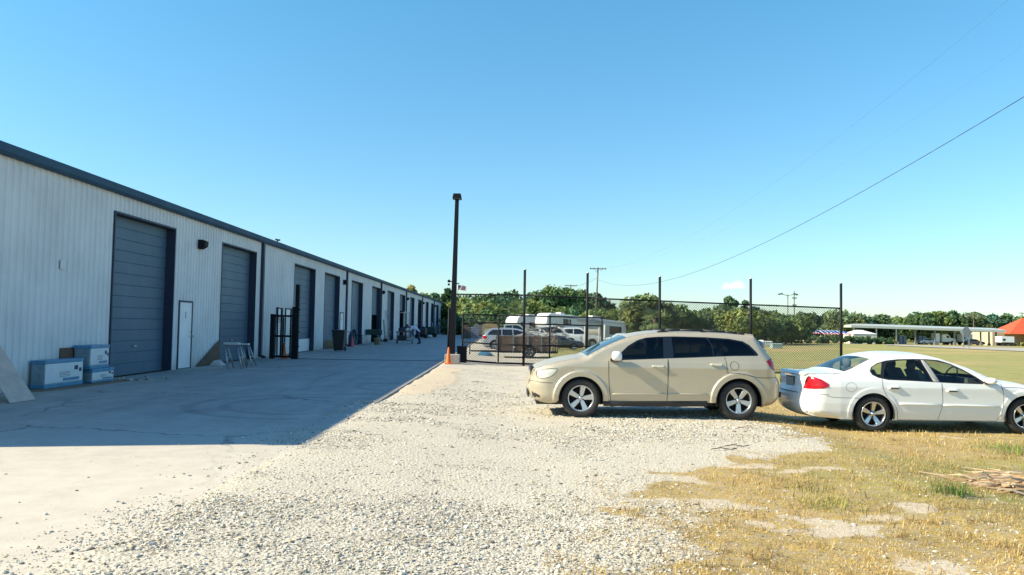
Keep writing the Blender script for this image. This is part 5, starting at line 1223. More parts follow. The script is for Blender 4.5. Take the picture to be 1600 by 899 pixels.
mb = MB(); yy = 47.9; mb.cyl((WX + .45, yy, .013), (WX + .45, yy, .75), .13, n=12); mb.cyl((WX + .45, yy, .75), (WX + .45, yy, .9), .08, .05, n=12); mb.b2(WX + .3, WX + .6, yy - .02, yy + .02, .9, .95)
o = mb.build('gas_cylinder', M['navy']); tag(o, 'dark gas cylinder at the wall between trash bin and red cone', 'cylinder')

def chair(x, y, rz, m_, label, kind='chair'):
    t = thing('lawn_chair', (x, y, .013), label, 'chair', rz=rz)
    mb = MB(); mb.box((0, 0, .42), (.5, .48, .04)); mb.build('seat', m_, t)
    mb = MB(); mb.box((0, .26, .72), (.5, .04, .62), rx=-.2); mb.build('backrest', m_, t)
    for sx in (-1, 1):
        mb = MB(); mb.cyl((sx * .25, -.22, 0), (sx * .25, -.22, .62), .015, n=6); mb.build('leg', M['blackpaint'], t)
        mb = MB(); mb.cyl((sx * .25, .30, 0), (sx * .25, .22, .45), .015, n=6); mb.build('leg', M['blackpaint'], t)
        mb = MB(); mb.cyl((sx * .25, -.24, .62), (sx * .25, .28, .64), .02, n=6); mb.build('armrest', M['blackpaint'], t)
    return t
x, y = G(560, 539); chair(x, y + .2, 1.9, M['jeans'], 'dark lawn chair in front of the fifth roller door')
# green folding table with crossed legs and tub
x, y = G(583, 537.5)
t = thing('folding_table', (x, y + .3, .013), 'dark green canvas folding stand with white crossed legs by the wall', 'folding table')
mb = MB(); mb.b2(-.55, .55, -.3, .3, .62, 1.02); mb.build('canvas_top', M['greenfab'], t, bevel=.06)
for sx in (-.42, .42):
    mb = MB(); mb.cyl((sx - .1, -.32, 0), (sx + .15, -.30, .62), .02, n=6); mb.build('leg', M['offwhite'], t)
    mb = MB(); mb.cyl((sx + .2, -.34, 0), (sx - .1, -.31, .62), .02, n=6); mb.build('leg', M['offwhite'], t)
x, y = G(586.5, 539); mb = MB(); mb.lathe([(.001, 0), (.17, 0), (.23, .42), (.25, .42), (.25, .46), (.2, .46), (.18, .1)], (0, 0, 0), 'Z', 16); o = mb.build('bucket', M['tan'], loc=(x + .15, y - .25, .013)); tag(o, 'tan bucket in front of the green folding stand', 'bucket')
# hand truck and bicycle-like frames by door six
x, y = G(598, 534.5)
t = thing('hand_truck', (x + .2, y, .013), 'tall dark hand truck leaning on the wall before the half open door', 'hand truck')
mb = MB()
for sy in (-.2, .2): mb.cyl((0, sy, .1), (-.18, sy, 1.75), .02, n=6)
for z in (.4, .8, 1.2, 1.74): mb.cyl((-.18 * z / 1.75, -.2, z), (-.18 * z / 1.75, .2, z), .015, n=6)
mb.build('frame', M['blackpaint'], t); mb = MB(); mb.b2(0, .25, -.22, .22, .02, .035); mb.build('toe_plate', M['blackpaint'], t)
for sy in (-.27, .27): mb = MB(); mb.cyl((0, sy - .03, .13), (0, sy + .03, .13), .13, n=14); mb.build('wheel', M['tyre'], t)
def bicycle(x, y, rz, label):
    t = thing('bicycle', (x, y, .013), label, 'bicycle', rz=rz)
    for cx in (-.52, .52): mb = MB(); mb.tube([(cx + .32 * math.cos(a), 0, .34 + .32 * math.sin(a)) for a in np.linspace(0, 6.2832, 21)], .022, 5); mb.cyl((cx, -.04, .34), (cx, .04, .34), .03); mb.build('wheel', M['tyre'], t)
    mb = MB(); mb.tube([(-.52, 0, .34), (-.1, 0, .34), (-.22, 0, .82), (-.52, 0, .34)], .015); mb.tube([(-.1, 0, .34), (.38, 0, .80), (-.2, 0, .78)], .017); mb.tube([(.52, 0, .34), (.36, 0, .95)], .016); mb.build('frame', M['dimgrey'], t)
    mb = MB(); mb.cyl((.34, -.28, .98), (.34, .28, .98), .015); mb.build('handlebar', M['blackpaint'], t); mb = MB(); mb.box((-.24, 0, .9), (.26, .12, .06)); mb.build('saddle', M['blackplastic'], t)
    return t
x, y = G(604, 533); bicycle(x + .15, y + .6, 1.45, 'bicycle leaning by the wall between two roller doors')
# white pipe frame standing at the eighth door
t = thing('pipe_frame', (WX + .55, 72.6, .013), 'white pipe scaffold frame standing in front of a far roller door', 'scaffold')
mb = MB(); 
for yy in (0, 4.2): mb.cyl((0, yy, 0), (0, yy, 2.55), .05, n=6)
mb.cyl((0, -.1, 2.55), (0, 4.3, 2.55), .05, n=6); mb.cyl((-.4, 0, 2.5), (.5, 0, 2.5), .04, n=6); mb.build('frame', M['offwhite'], t)

# work bench with a machine, and the person bending over it
wx, wy = G(640, 538); wx -= .42
t = thing('work_bench', (wx, wy + .4, .013), 'cluttered dark work bench at which the person bends', 'work bench')
mb = MB(); mb.b2(-.62, .62, -.35, .35, .84, .90); mb.build('bench_top', M['wood_old'], t)
for sx in (-.55, .55):
    for sy in (-.28, .28): mb = MB(); mb.cyl((sx, sy, 0), (sx * .96, sy, .84), .03, n=6); mb.build('leg', M['galv'] if sx > 0 else M['blackpaint'], t)
mb = MB(); mb.b2(-.55, .5, -.25, .25, .22, .26); mb.build('shelf', M['wood_old'], t)
mb = MB(); mb.b2(-.50, .15, -.28, .2, .26, .62); mb.cyl((-.3, -.33, .45), (-.3, .3, .45), .18, n=14); o = mb.build('engine', M['blackplastic'], loc=(wx, wy + .4, .013), bevel=.03); tag(o, 'dark machine part on the lower shelf of the work bench', 'machine')
mb = MB(); mb.b2(-.45, .05, -.22, .22, .905, 1.16); mb.b2(-.2, .3, -.15, .25, 1.165, 1.24); mb.cyl((.0, -.1, 1.2), (.35, .05, 1.25), .07, n=10); o = mb.build('toolbox', M['navy'], loc=(wx, wy + .4, .013), bevel=.02); tag(o, 'dark blue toolbox with tools on the work bench', 'toolbox')
def skinned(name, chain_pts, edges, radii, m_, parent, sub=2, root_i=0):
    me = bpy.data.meshes.new(name); me.from_pydata(chain_pts, edges, []); o = bpy.data.objects.new(name, me); link(o)
    o.modifiers.new('skin', 'SKIN')
    for i, r_ in enumerate(radii): me.skin_vertices[0].data[i].radius = (r_, r_); me.skin_vertices[0].data[i].use_root = (i == root_i)
    sm = o.modifiers.new('sub', 'SUBSURF'); sm.levels = sm.render_levels = sub
    dg = bpy.context.evaluated_depsgraph_get(); m2 = bpy.data.meshes.new_from_object(o.evaluated_get(dg)); bpy.data.objects.remove(o)
    ml = m_ if isinstance(m_, list) else [m_]; m2.materials.clear()
    for q in ml: m2.materials.append(q)
    m2.polygons.foreach_set('use_smooth', [True] * len(m2.polygons)); no = bpy.data.objects.new(name, m2); return link(no, parent)
# local frame: bends towards -x, feet at right
pr_ = thing('person', (wx + 1.02, wy + .35, .013), 'person in pale shirt and dark trousers bending over the work bench', 'person')
pp = [(0, 0, .90), (-.16, 0, 1.06), (-.36, 0, 1.20), (-.50, 0, 1.26), (-.62, 0, 1.27), (-.72, 0, 1.27),
      (.02, .10, .86), (-.04, .12, .48), (.06, .12, .09), (-.12, .13, .03), (.02, -.10, .86), (.04, -.13, .48), (.18, -.13, .09), (0, -.14, .03),
      (-.48, .20, 1.22), (-.56, .25, .98), (-.72, .16, .95), (-.80, .14, .94), (-.48, -.20, 1.22), (-.58, -.26, .98), (-.74, -.14, .95), (-.82, -.12, .94)]
pe = [(0, 1), (1, 2), (2, 3), (3, 4), (4, 5), (0, 6), (6, 7), (7, 8), (8, 9), (0, 10), (10, 11), (11, 12), (12, 13), (3, 14), (14, 15), (15, 16), (16, 17), (3, 18), (18, 19), (19, 20), (20, 21)]
rad = [.15, .15, .165, .13, .055, .05, .10, .07, .05, .045, .10, .07, .05, .045, .07, .05, .035, .035, .07, .05, .035, .035]
body = skinned('person_body', pp, pe, rad, [M['shirt'], M['jeans'], M['skin'], M['blackplastic']], pr_)
for p in body.data.polygons:
    c = p.center; p.material_index = 3 if c.z < .11 else (1 if c.z < .98 - (c.x + .05) * .6 and c.x > -.2 else (2 if (c.x < -.60 and c.z > 1.1) or (c.z < 1.08 and c.x < -.57) else 0))
for k, sy in enumerate((.14, -.12)):
    for f in range(5):
        fx, fy = -.80, sy + (f - 2) * .02; th = f == 4
        skinned('finger', [(fx + .01, fy, .94), (fx - .045 - .006 * (f % 3), fy + (.02 if th else 0), .935), (fx - .075 - .008 * (f % 3), fy + (.03 if th else 0), .915)], [(0, 1), (1, 2)], [.011, .009, .008], M['skin'], body, 1)
mb = MB(); mb.lathe([(.001, -.12), (.055, -.105), (.085, -.05), (.095, .02), (.09, .08), (.06, .12), (.001, .135)], (0, 0, 0), 'Z', 16); hd = mb.build('head', M['skin'], pr_, (-.80, 0, 1.30)); hd.scale = (1.05, .86, 1); hd.rotation_euler = (0, -.9, 0)
mb = MB(); mb.lathe([(.098, .0), (.10, .05), (.085, .11), (.05, .14), (.001, .15)], (.008, 0, 0), 'Z', 16); mb.build('hair', M['hair'], hd)
mb = MB(); mb.prism([(-.095, -.01), (-.125, -.03), (-.09, -.04)], 'Y', -.015, .015); mb.build('nose', M['skin'], hd)
for sy in (-1, 1):
    mb = MB(); mb.box((-.092, sy * .035, .01), (.012, .02, .012)); mb.build('eye', M['blackplastic'], hd); mb = MB(); mb.box((0, sy * .1, -.01), (.035, .015, .05)); mb.build('ear', M['skin'], hd)
mb = MB(); mb.box((-.09, 0, -.065), (.01, .045, .008)); mb.build('mouth', M['redcone'], hd)

# further clutter along the wall
def junk(px, py, w, d, h, m_, name, label, cat, extra=None):
    x, y = G(px, py); t = thing(name, (x, y + d / 2, .013), label, cat)
    mb = MB(); mb.b2(-w / 2, w / 2, -d / 2, d / 2, h * .35, h); mb.build('load', m_, t, bevel=.08)
    mb = MB(); mb.b2(-w * .6, w * .6, -d * .52, d * .52, h * .25, h * .34); mb.build('bed', M['blackpaint'], t)
    for sx in (-1, 1):
        for sy in (-1, 1): mb = MB(); mb.cyl((sx * w * .42, sy * d * .4 - .05, h * .18), (sx * w * .42, sy * d * .4 + .05, h * .18), h * .18, n=14); mb.build('wheel', M['tyre'], t)
    if extra: extra(t)
    return t
def bars(t):
    mb = MB(); mb.tube([(.3, 0, .9), (.45, 0, 1.5), (.2, 0, 1.7)], .03, 6); mb.build('handle', M['galv'], t); mb = MB(); mb.tube([(-.5, .2, .8), (-.6, .2, 1.35), (-.3, .2, 1.45)], .03, 6); mb.build('handle', M['galv'], t)
junk(657, 529, 1.0, 1.5, 1.0, M['blackplastic'], 'utility_cart', 'dark utility cart behind the bending person', 'cart', bars)
junk(668, 527.5, 1.6, 1.8, 1.15, M['greenfab'], 'garden_cart', 'dark green loaded garden cart parked along the far doors', 'cart', bars)
x, y = G(668.5, 528); mb = MB(); mb.lathe([(.001, 0), (.22, .05), (.28, .2), (.2, .35), (.001, .4)], (0, 0, 0), 'Z', 12); o = mb.build('white_sack', M['offwhite'], loc=(x + .2, y - .3, .013)); o.scale = (1.2, 1, .8); tag(o, 'white sack on the ground before the green garden cart', 'sack')
for (px, w, h, m_, nm, lb, ct) in ((681, .7, 1.0, M['cardboard'], 'cardboard_box', 'brown cardboard box standing by a far roller door', 'box'), (684.5, .8, 1.3, M['tarp'], 'covered_crate', 'grey blue tarp covered crate far along the wall', 'crate'),
                                (688.5, .9, 1.1, M['wood_old'], 'wooden_crate', 'dark wooden crate far along the warehouse wall', 'crate'), (693, 1.0, 1.8, M['dimgrey'], 'metal_cabinet', 'tall grey metal cabinet near the far end of the warehouse', 'cabinet'), (697, 1.2, 1.5, M['offwhite'], 'white_cabinet', 'white cabinet outside the last roller door', 'cabinet')):
    x, y = G(px, 522.5 - (px - 681) * .25); mb = MB(); mb.b2(-w / 2, w / 2, -w / 2, w / 2, 0, h); mb.b2(-w / 2 - .03, w / 2 + .03, -w / 2 - .03, w / 2 + .03, h, h + .05); mb.b2(-w * .4, w * .4, -w / 2 - .02, -w / 2 - .005, .1, h * .9); o = mb.build(nm, m_, loc=(x - .3, y, .013), bevel=.02); tag(o, lb, ct)
mb = MB(); mb.tube([(0, -.3, 0), (-.25, -.22, 2.6)], .03); mb.tube([(0, .3, 0), (-.25, .22, 2.6)], .03)
for k in range(7): mb.cyl((-.25 * (k + .7) / 8, -.29, .32 * (k + .7)), (-.25 * (k + .7) / 8, .29, .32 * (k + .7)), .02, n=6)
o = mb.build('ladder', M['offwhite'], loc=(WX + .35, 64.2, .013)); tag(o, 'white ladder leaning on the wall beyond the half open door', 'ladder')

# ================================================================== YARD BEHIND THE GATE
# wood sided utility trailer
TY = 38.3; tx0, tx1 = xat(775, TY, 545), xat(871, TY, 545); tg = gz(1.2, TY)
t = thing('utility_trailer', (tx0, TY, tg), 'rusty brown wood sided utility trailer behind the gate heaped with scrap', 'trailer'); TL = tx1 - tx0
whx = xat(826.8, TY, 547) - tx0
for (ya, yb) in ((0, .05), (1.65, 1.70)):
    mb = MB()
    for k in range(4): mb.b2(0.05, TL - .35, ya, yb, .36 + .185 * k, .36 + .185 * k + .17, 0)
    for xx in (.04, TL * .28, TL * .52, TL * .74, TL - .36): mb.b2(xx - .03, xx + .03, ya - .035 if ya == 0 else yb + .003, ya - .003 if ya == 0 else yb + .035, .3, 1.12, 1)
    mb.build('side_board', [M['wood_old'], M['dimgrey']], t)
mb = MB(); mb.b2(0, TL, .06, 1.64, .28, .34); mb.b2(0, TL, -.05, 0.04, .26, .33); mb.b2(0, TL, 1.66, 1.75, .26, .33); mb.build('bed', M['blackpaint'], t)
mb = MB()
for yy in (0, 1.6): mb.cyl((TL - .12, yy, .3), (TL - .12, yy, 1.15), .03, n=6); mb.cyl((TL, yy, .3), (TL, yy, 1.1), .03, n=6)
mb.b2(TL - .14, TL - .02, 0, 1.6, 1.0, 1.06); mb.b2(-.02, .03, .05, 1.65, .34, 1.1); mb.build('end_gate', M['wood_old'], t)
mb = MB(); mb.cyl((0, .5, .3), (-1.3, .85, .3), .04, n=6); mb.cyl((0, 1.2, .3), (-1.3, .85, .3), .04, n=6); mb.cyl((-1.35, .85, .0), (-1.35, .85, .55), .03, n=6); mb.build('tongue', M['blackpaint'], t)
for yy, sg in ((-.14, -1), (1.84, 1)):
    wheel(t, whx, yy, .31, sg, .19, 'round', .18, alloy=False)
    mb = MB(); ys0 = yy - .12; vs_ = []
    for i in range(13):
        a = -.1 + (math.pi + .2) * i / 12
        vs_ += [(whx + .38 * math.cos(a), ys0, .31 + .38 * math.sin(a)), (whx + .38 * math.cos(a), ys0 + .24, .31 + .38 * math.sin(a))]
    mb.add(vs_, [[2 * i, 2 * i + 1, 2 * i + 3, 2 * i + 2] for i in range(12)], 0, True); f_ = mb.build('fender', M['galv'], t); so = f_.modifiers.new('s', 'SOLIDIFY'); so.thickness = .008
def tangle(name, loc, dims, n_, th, mats, label, cat, seed=0):
    r = np.random.default_rng(seed); mb = MB()
    for i in range(n_):
        c = Vector((r.uniform(-.5, .5) * dims[0], r.uniform(-.5, .5) * dims[1], 0)); hh = dims[2] * (1 - (2 * c.x / dims[0]) ** 2 * .7); c.z = r.uniform(0, hh)
        a = r.uniform(0, math.pi); l_ = r.uniform(.25, .6) * dims[0] * .5; d = Vector((math.cos(a), math.sin(a) * .6, r.uniform(-.5, .5))) * l_
        p0, p1 = c - d * .5, c + d * .5; p0.z = max(p0.z, .02); p1.z = max(p1.z, .02)
        mb.cyl(p0, p1, th * r.uniform(.6, 1.6), th * .5, 5, int(r.integers(0, len(mats))))
    o = mb.build(name, mats, loc=loc); return tag(o, label, cat)
M['twig'] = mat('grey_twigs', (.24, .20, .16), .9, var=.4)
tangle('scrap_heap', (tx0 + 2.0, TY + .85, tg + .5), (2.3, 1.3, 1.15), 170, .022, [M['galv'], M['twig'], M['offwhite'], M['dimgrey']], 'heap of grey wire and scrap piled on the wood sided trailer', 'scrap heap', 3)
x, y = G(766, 543); mb = MB()
mb.add([(-.5, 0, 0), (.5, .05, 0), (.45, .5, 0), (-.4, .5, 0), (-.15, .2, .3), (.25, .3, .22)], [(0, 1, 4), (1, 5, 4), (1, 2, 5), (2, 3, 5), (3, 4, 5), (3, 0, 4), (0, 3, 2, 1)]); o = mb.build('blue_sheeting', M['wrapblue'], loc=(x, TY + 1.0, tg + .01)); tag(o, 'crumpled pale blue sheeting on the ground before the silver wagon', 'sheeting')

# silver wagon facing right
wy_ = 51.0; x0_ = xat(753.5, wy_)
ol = [(.02, .28, .1), (-.05, .42, .2), (-.04, .62, .22), (.02, .85, .2), (.10, .98, .16), (.28, 1.2, .12), (.5, 1.36, .10), (.85, 1.43, .12), (1.6, 1.45, .12), (2.2, 1.42, .12), (2.75, 1.30, .08), (3.3, 1.0, .09), (3.8, .92, .14), (4.3, .80, .22), (4.52, .6, .3), (4.5, .35, .28), (4.4, .25, .1)]
win1 = [(.34, 1.0), (.52, 1.24), (.72, 1.34), (1.28, 1.37), (1.30, .98)]; win2 = [(1.36, .98), (1.34, 1.37), (2.0, 1.37), (2.06, .97)]; win3 = [(2.12, .97), (2.06, 1.36), (2.36, 1.34), (2.72, 1.22), (3.06, .99)]
far_vehicle('station_wagon', 'silver station wagon with red tail light behind the wood sided trailer', 'car', ol, [(.85, .32, .36), (3.6, .32, .36)], .24, [win1, win2, win3], M['silver'], (x0_, wy_ + .88, gz(x0_ + 2, wy_)), 0, .31, .87, [(.05, .5, 1.0, 1.34), (2.75, 3.3, 1.02, 1.3)],
            lights=[('tail_light', [(.03, .74), (.06, .92), (.2, .95), (.34, .86), (.3, .74)], M['taillight'])])
# pickups and cars
pick = [(0, .50, .05), (-.02, .62, .08), (0, 1.0, .06), (.02, 1.12, .05), (1.0, 1.14, .05), (1.9, 1.15, .05), (2.02, 1.18, .05), (2.10, 1.6, .08), (2.25, 1.78, .10), (2.9, 1.82, .12), (3.6, 1.80, .12), (4.0, 1.6, .08), (4.45, 1.22, .08), (5.0, 1.14, .14), (5.55, 1.04, .18), (5.72, .85, .2), (5.74, .55, .2), (5.66, .42, .1)]
pw1 = [(2.22, 1.22), (2.26, 1.66), (2.98, 1.70), (2.98, 1.21)]; pw2 = [(3.06, 1.21), (3.06, 1.70), (3.56, 1.70), (3.92, 1.52), (4.22, 1.24)]
def pickup(px, Yc, label, paint, flip=False, s_=1.0):
    x = xat(px, Yc)
    r_ = far_vehicle('pickup_truck', label, 'pickup truck', pick, [(1.05, .40, .43), (4.75, .40, .43)], .40, [pw1, pw2], paint, (x, Yc + .95, gz(x + 2, Yc)), 0, .38, .95, [(4.0, 4.42, 1.25, 1.62), (1.98, 2.14, 1.22, 1.62)], group='pickup trucks parked in the yard')
    if flip: r_.rotation_euler.z = math.pi
    return r_
pickup(804, 64, 'white crew cab pickup parked behind the silver wagon', M['carwhite'])
pickup(757, 82, 'pale green pickup with a white cab frame left of the white crew cab pickup', M['palegreen'])
pickup(845, 70, 'white pickup on the grass in front of the long camper', M['carwhite'])
dk = [(.0, .3, .1), (-.05, .6, .2), (.05, .9, .16), (.6, 1.0, .1), (1.3, 1.36, .12), (2.3, 1.38, .12), (3.0, .98, .1), (3.9, .85, .2), (4.2, .6, .25), (4.15, .3, .1)]
dkc = far_vehicle('dark_car', 'low dark grey car left of the white pickup on the grass', 'car', dk, [(.8, .32, .36), (3.3, .32, .36)], .25, [[(.95, 1.0), (1.35, 1.27), (1.75, 1.3), (1.75, .98)], [(1.82, .98), (1.82, 1.3), (2.25, 1.28), (2.75, 1.0)]], M['darkcar'], (xat(838, 56), 57, gz(3, 56)), 0, .31, .86, [(.65, 1.3, 1.03, 1.34), (2.3, 2.95, 1.0, 1.34)])
dkc.scale = (.85, 1, .72)
far_vehicle('white_car', 'white car mostly hidden behind the suv windscreen near the camper rear', 'car', dk, [(.8, .32, .36), (3.3, .32, .36)], .25, [[(.95, 1.0), (1.35, 1.27), (1.75, 1.3), (1.75, .98)], [(1.82, .98), (1.82, 1.3), (2.25, 1.28), (2.75, 1.0)]], M['carwhite'], (xat(943, 70), 71, gz(10, 70)), 0, .31, .86, [(.65, 1.3, 1.03, 1.34), (2.3, 2.95, 1.0, 1.34)])
tangle('brush_pile', (xat(872, 58), 59, gz(4, 58)), (2.0, 1.4, 2.0), 160, .03, [M['twig'], M['galv'], M['wood_old']], 'tall tangled pile of grey branches and wire beside the dark car', 'brush pile', 9)

def rv(name, A, Bp, zA, zB, profile, label, feats, W=2.45, r_=.12):
    A, Bp = Vector(A), Vector(Bp); L = (Bp - A).length; rz = math.atan2(Bp.y - A.y, Bp.x - A.x)
    t = thing(name, (A.x, A.y, 0), label, 'camper', 'white campers parked in the yard', rz=rz)
    mb = MB(); poly = [(u * L, (zA[0] + (zA[1] - zA[0]) * v) * (1 - u) + (zB[0] + (zB[1] - zB[0]) * v) * u) for u, v in profile]
    mb.prism(poly, 'Y', 0, W); mb.build('camper_body', M['white'], t, bevel=r_)
    H = lambda u, v: (zA[0] + (zA[1] - zA[0]) * v) * (1 - u) + (zB[0] + (zB[1] - zB[0]) * v) * u
    for (nm, u0, u1, v0, v1, m_, th) in feats:
        mb = MB(); um = (u0 + u1) / 2
        p = [(u0 * L, H(u0, v0)), (u1 * L, H(u1, v0)), (u1 * L, H(u1, v1)), (u0 * L, H(u0, v1))]
        if nm in ('air_conditioner', 'roof_vent'): mb.prism(p, 'Y', W * .3, W * .7)
        else: mb.prism(p, 'Y', -th, -.003)
        mb.build(nm, m_, t, bevel=.01)
    for cx in (L * .55, L * .62):
        mb = MB(); mb.cyl((cx, .05, H(.58, 0) + .36), (cx, .3, H(.58, 0) + .36), .36, n=20); mb.build('wheel', M['tyre'], t)
        mb = MB(); mb.cyl((cx, W - .3, H(.58, 0) + .36), (cx, W - .05, H(.58, 0) + .36), .36, n=20); mb.build('wheel', M['tyre'], t)
    return t, L
A = (xat(855, 92), 92); Bq = (xat(979, 99), 99); gA, gB = gz(*A), gz(*Bq)
zA = (gA, at(856, 488.5, 92).z); zB = (gB, at(979, 503.5, 99).z)
t, L = rv('long_camper', A, Bq, zA, zB, [(.012, .50), (-.012, .62), (.0, .86), (.02, .96), (.05, 1), (.5, 1.0), (.985, 1), (1, .97), (1, .16), (.22, .16), (.2, .30), (.10, .42)], 'long white fifth wheel camper with rooftop air conditioner behind the pickups',
   [('window', .19, .255, .62, .84, M['glass_dark'], .03), ('window', .265, .285, .62, .84, M['glass_dark'], .03), ('window', .77, .93, .36, .74, M['glass_dark'], .04), ('window', .70, .74, .3, .7, M['glass_dark'], .03),
    ('stripe', .02, .98, .885, .905, M['dimgrey'], .008), ('stripe', .22, .98, .26, .30, M['dimgrey'], .008), ('slide_out', .62, .76, .22, .74, M['offwhite'], .20), ('awning', .36, .70, .80, .86, M['offwhite'], .14),
    ('air_conditioner', .60, .71, 1.0, 1.13, M['offwhite'], 0), ('roof_vent', .20, .25, 1.0, 1.08, M['offwhite'], 0)])
mb = MB(); uu = L + .12
for yy in (.35, .85): mb.tube([(L, yy, gB + .9), (uu, yy, gB + 1.0), (uu, yy, zB[1] + .12), (L - .3, yy, zB[1] + .12), (L - .35, yy, zB[1])], .03)
for k in range(6): mb.cyl((uu, .35, gB + 1.1 + .3 * k), (uu, .85, gB + 1.1 + .3 * k), .02, n=6)
mb.build('ladder', M['galv'], t)
A = (xat(808, 100), 100); Bq = (xat(862, 104), 104); gA, gB = gz(*A), gz(*Bq)
rv('short_camper', A, Bq, (gA, at(812, 494, 100).z), (gB, at(855, 495.5, 104).z), [(.05, .22), (.0, .45), (.0, .78), (.04, .94), (.11, 1), (.97, 1), (1, .95), (1, .18), (.1, .18)], 'smaller white camper with rounded nose behind the white crew cab pickup',
   [('window', .10, .20, .5, .74, M['glass_dark'], .03), ('window', .34, .52, .48, .74, M['glass_dark'], .03), ('stripe', .02, .98, .34, .44, M['dimgrey'], .008), ('air_conditioner', .42, .60, 1.0, 1.1, M['offwhite'], 0), ('roof_vent', .2, .26, 1.0, 1.06, M['offwhite'], 0)])
# cream tank, white posts, boat
x, Yt = xat(926, 86), 86; t = thing('storage_tank', (x, Yt, gz(x, Yt)), 'cream horizontal tank on a stand in front of the camper', 'tank')
mb = MB(); mb.lathe([(.001, -1.15), (.35, -1.1), (.55, -.9), (.6, -.6), (.6, .6), (.55, .9), (.35, 1.1), (.001, 1.15)], (0, 0, 1.15), 'X', 20); mb.build('tank_shell', mat('cream_paint', (.62, .56, .40), .5), t)
for sx in (-.7, .7): mb = MB(); mb.b2(sx - .08, sx + .08, -.5, .5, 0, .7); mb.build('stand', M['dimgrey'], t)
for (px, py0, py1, lb) in ((914, 534, 511, 'white post in front of the long camper left of the cream tank'), (918.5, 533, 512, 'white post just left of the cream tank'), (936.5, 536, 511, 'grey post right of the cream tank'), (945, 540, 508, 'thick pale post behind the end of the sliding gate')):
    Yp = 62; x = xat(px, Yp); mb = MB(); mb.cyl((0, 0, 0), (0, 0, at(px, py1, Yp).z - gz(x, Yp)), .08 if px > 940 else .06, n=10); mb.lathe([(.09, 0), (.09, .03), (.001, .05)], (0, 0, at(px, py1, Yp).z - gz(x, Yp)), 'Z', 10)
    o = mb.build('post', M['offwhite'], loc=(x, Yp, gz(x, Yp))); o.name = 'yard_post'; tag(o, lb, 'post')
for (px, Yp, w, d, h, m_, nm, lb, ct) in ((763, 88, .8, .8, .9, M['tan'], 'machine', 'small tan machine at the far left of the yard', 'machine'), (766, 92, 1.8, 1.2, 1.6, M['tan'], 'lumber_stack', 'pale stack of lumber behind the silver wagon', 'lumber'),
                                   (749, 96, 2.2, 1.4, 1.2, M['dimgrey'], 'dumpster', 'grey dumpster beside the far end of the driveway', 'dumpster'), (776, 95, 2.0, 1.2, 1.1, M['red'], 'red_bin', 'red bin beyond the pale green pickup', 'bin'),
                                   (933, 75, .8, .8, 1.0, M['blackpaint'], 'oil_drum_rack', 'black drum rack right of the cream tank', 'rack'), (729, 80, 1.0, 1.0, 1.2, M['wood_old'], 'pallet_stack', 'brown pallet stack seen just right of the lamp pole', 'pallets'), (738, 84, 1.6, 1.2, 1.0, M['tarp'], 'tarp_covered_load', 'blue grey tarp covered load by the far driveway edge', 'load')):
    x = xat(px, Yp); mb = MB(); nb = 4
    for k in range(nb): mb.b2(-w / 2 + .03 * (k % 2), w / 2 - .05 * (k % 2), -d / 2, d / 2, h * k / nb + .01, h * (k + 1) / nb - .015)
    mb.b2(-w * .3, w * .2, -d * .3, d * .3, h, h * 1.18); o = mb.build(nm, m_, loc=(x, Yp, gz(x, Yp)), bevel=.03); tag(o, lb, ct)

# ================================================================== POLES AND WIRES
def upole(px_b, px_t, py_t, Yp, label, cross=(), r_=.14, name='utility_pole', extra=None, cat='utility pole'):
    xb = xat(px_b, Yp, 505); T_ = at(px_t, py_t, Yp); zb = gz(xb, Yp)
    t = thing(name, (xb, Yp, zb), label, cat); mb = MB(); top_ = Vector((T_.x - xb, 0, T_.z - zb)); mb.cyl((0, 0, -.2), top_, r_, r_ * .65, 10); mb.build('pole', M['polewood'], t)
    for (dz, half, back) in cross:
        c = top_ * (1 - dz / top_.z); mb = MB(); mb.b2(c.x - half, c.x + half, -.2, -.08, c.z - .07, c.z + .07); mb.build('crossarm', M['polewood'], t)
        mb = MB()
        for sx in (-.92, -.5, .5, .92): mb.lathe([(.04, 0), (.07, .05), (.04, .1), (.06, .14), (.001, .2)], (c.x + half * sx, -.14, c.z + .07), 'Z', 8)
        mb.build('insulator', M['dimgrey'], t)
        mb = MB(); mb.cyl((c.x, -.12, c.z - half * .5), (c.x - half * .5, -.14, c.z - .07), .025, n=5); mb.cyl((c.x, -.12, c.z - half * .5), (c.x + half * .5, -.14, c.z - .07), .025, n=5); mb.build('brace', M['galv'], t)
    if extra: extra(t, top_)
    return t, top_, Vector((xb, Yp, zb))
t1, top1, b1 = upole(929.5, 934.5, 418, 124, 'tall wooden utility pole with one crossarm behind the camper roof', [(.25, 1.35, 0)], .17)
def transf(t, tp):
    for k, sx in enumerate((-.55, 0, .55)):
        mb = MB(); mb.lathe([(.001, -.5), (.22, -.5), (.24, -.45), (.24, .4), (.2, .48), (.06, .5), (.05, .7), (.001, .72)], (tp.x * .7 + sx * 1.0, -.35, tp.z - 3.3), 'Z', 14); mb.build('transformer', M['galv'], t)
upole(890.5, 892, 444.5, 172, 'utility pole with two crossarms and grey transformers left of the tallest pole', [(.3, 1.4, 0), (1.15, .75, 0)], .17, extra=transf)
def lamps(t, tp):
    for sx in (-1, 1):
        mb = MB(); mb.cyl((tp.x, 0, tp.z - .3), (tp.x + sx * 1.2, 0, tp.z), .06, n=6); mb.build('arm', M['dimgrey'], t)
        mb = MB(); mb.box((tp.x + sx * 1.5, 0, tp.z + .02), (.9, .5, .3), ry=sx * .2); mb.build('lamp_head', M['dimgrey'], t)
def mpole(*a, **k): return upole(*a, cat='street lamp', name='street_lamp', extra=lamps, **k)
mpole(1231, 1231, 460, 150, 'tall double headed street lamp left of the thin wooden pole', r_=.12)
upole(1241, 1241, 455, 150, 'thin wooden utility pole right of the double headed street lamp', [(1.4, .5, 0), (2.8, .4, 0)], .13)
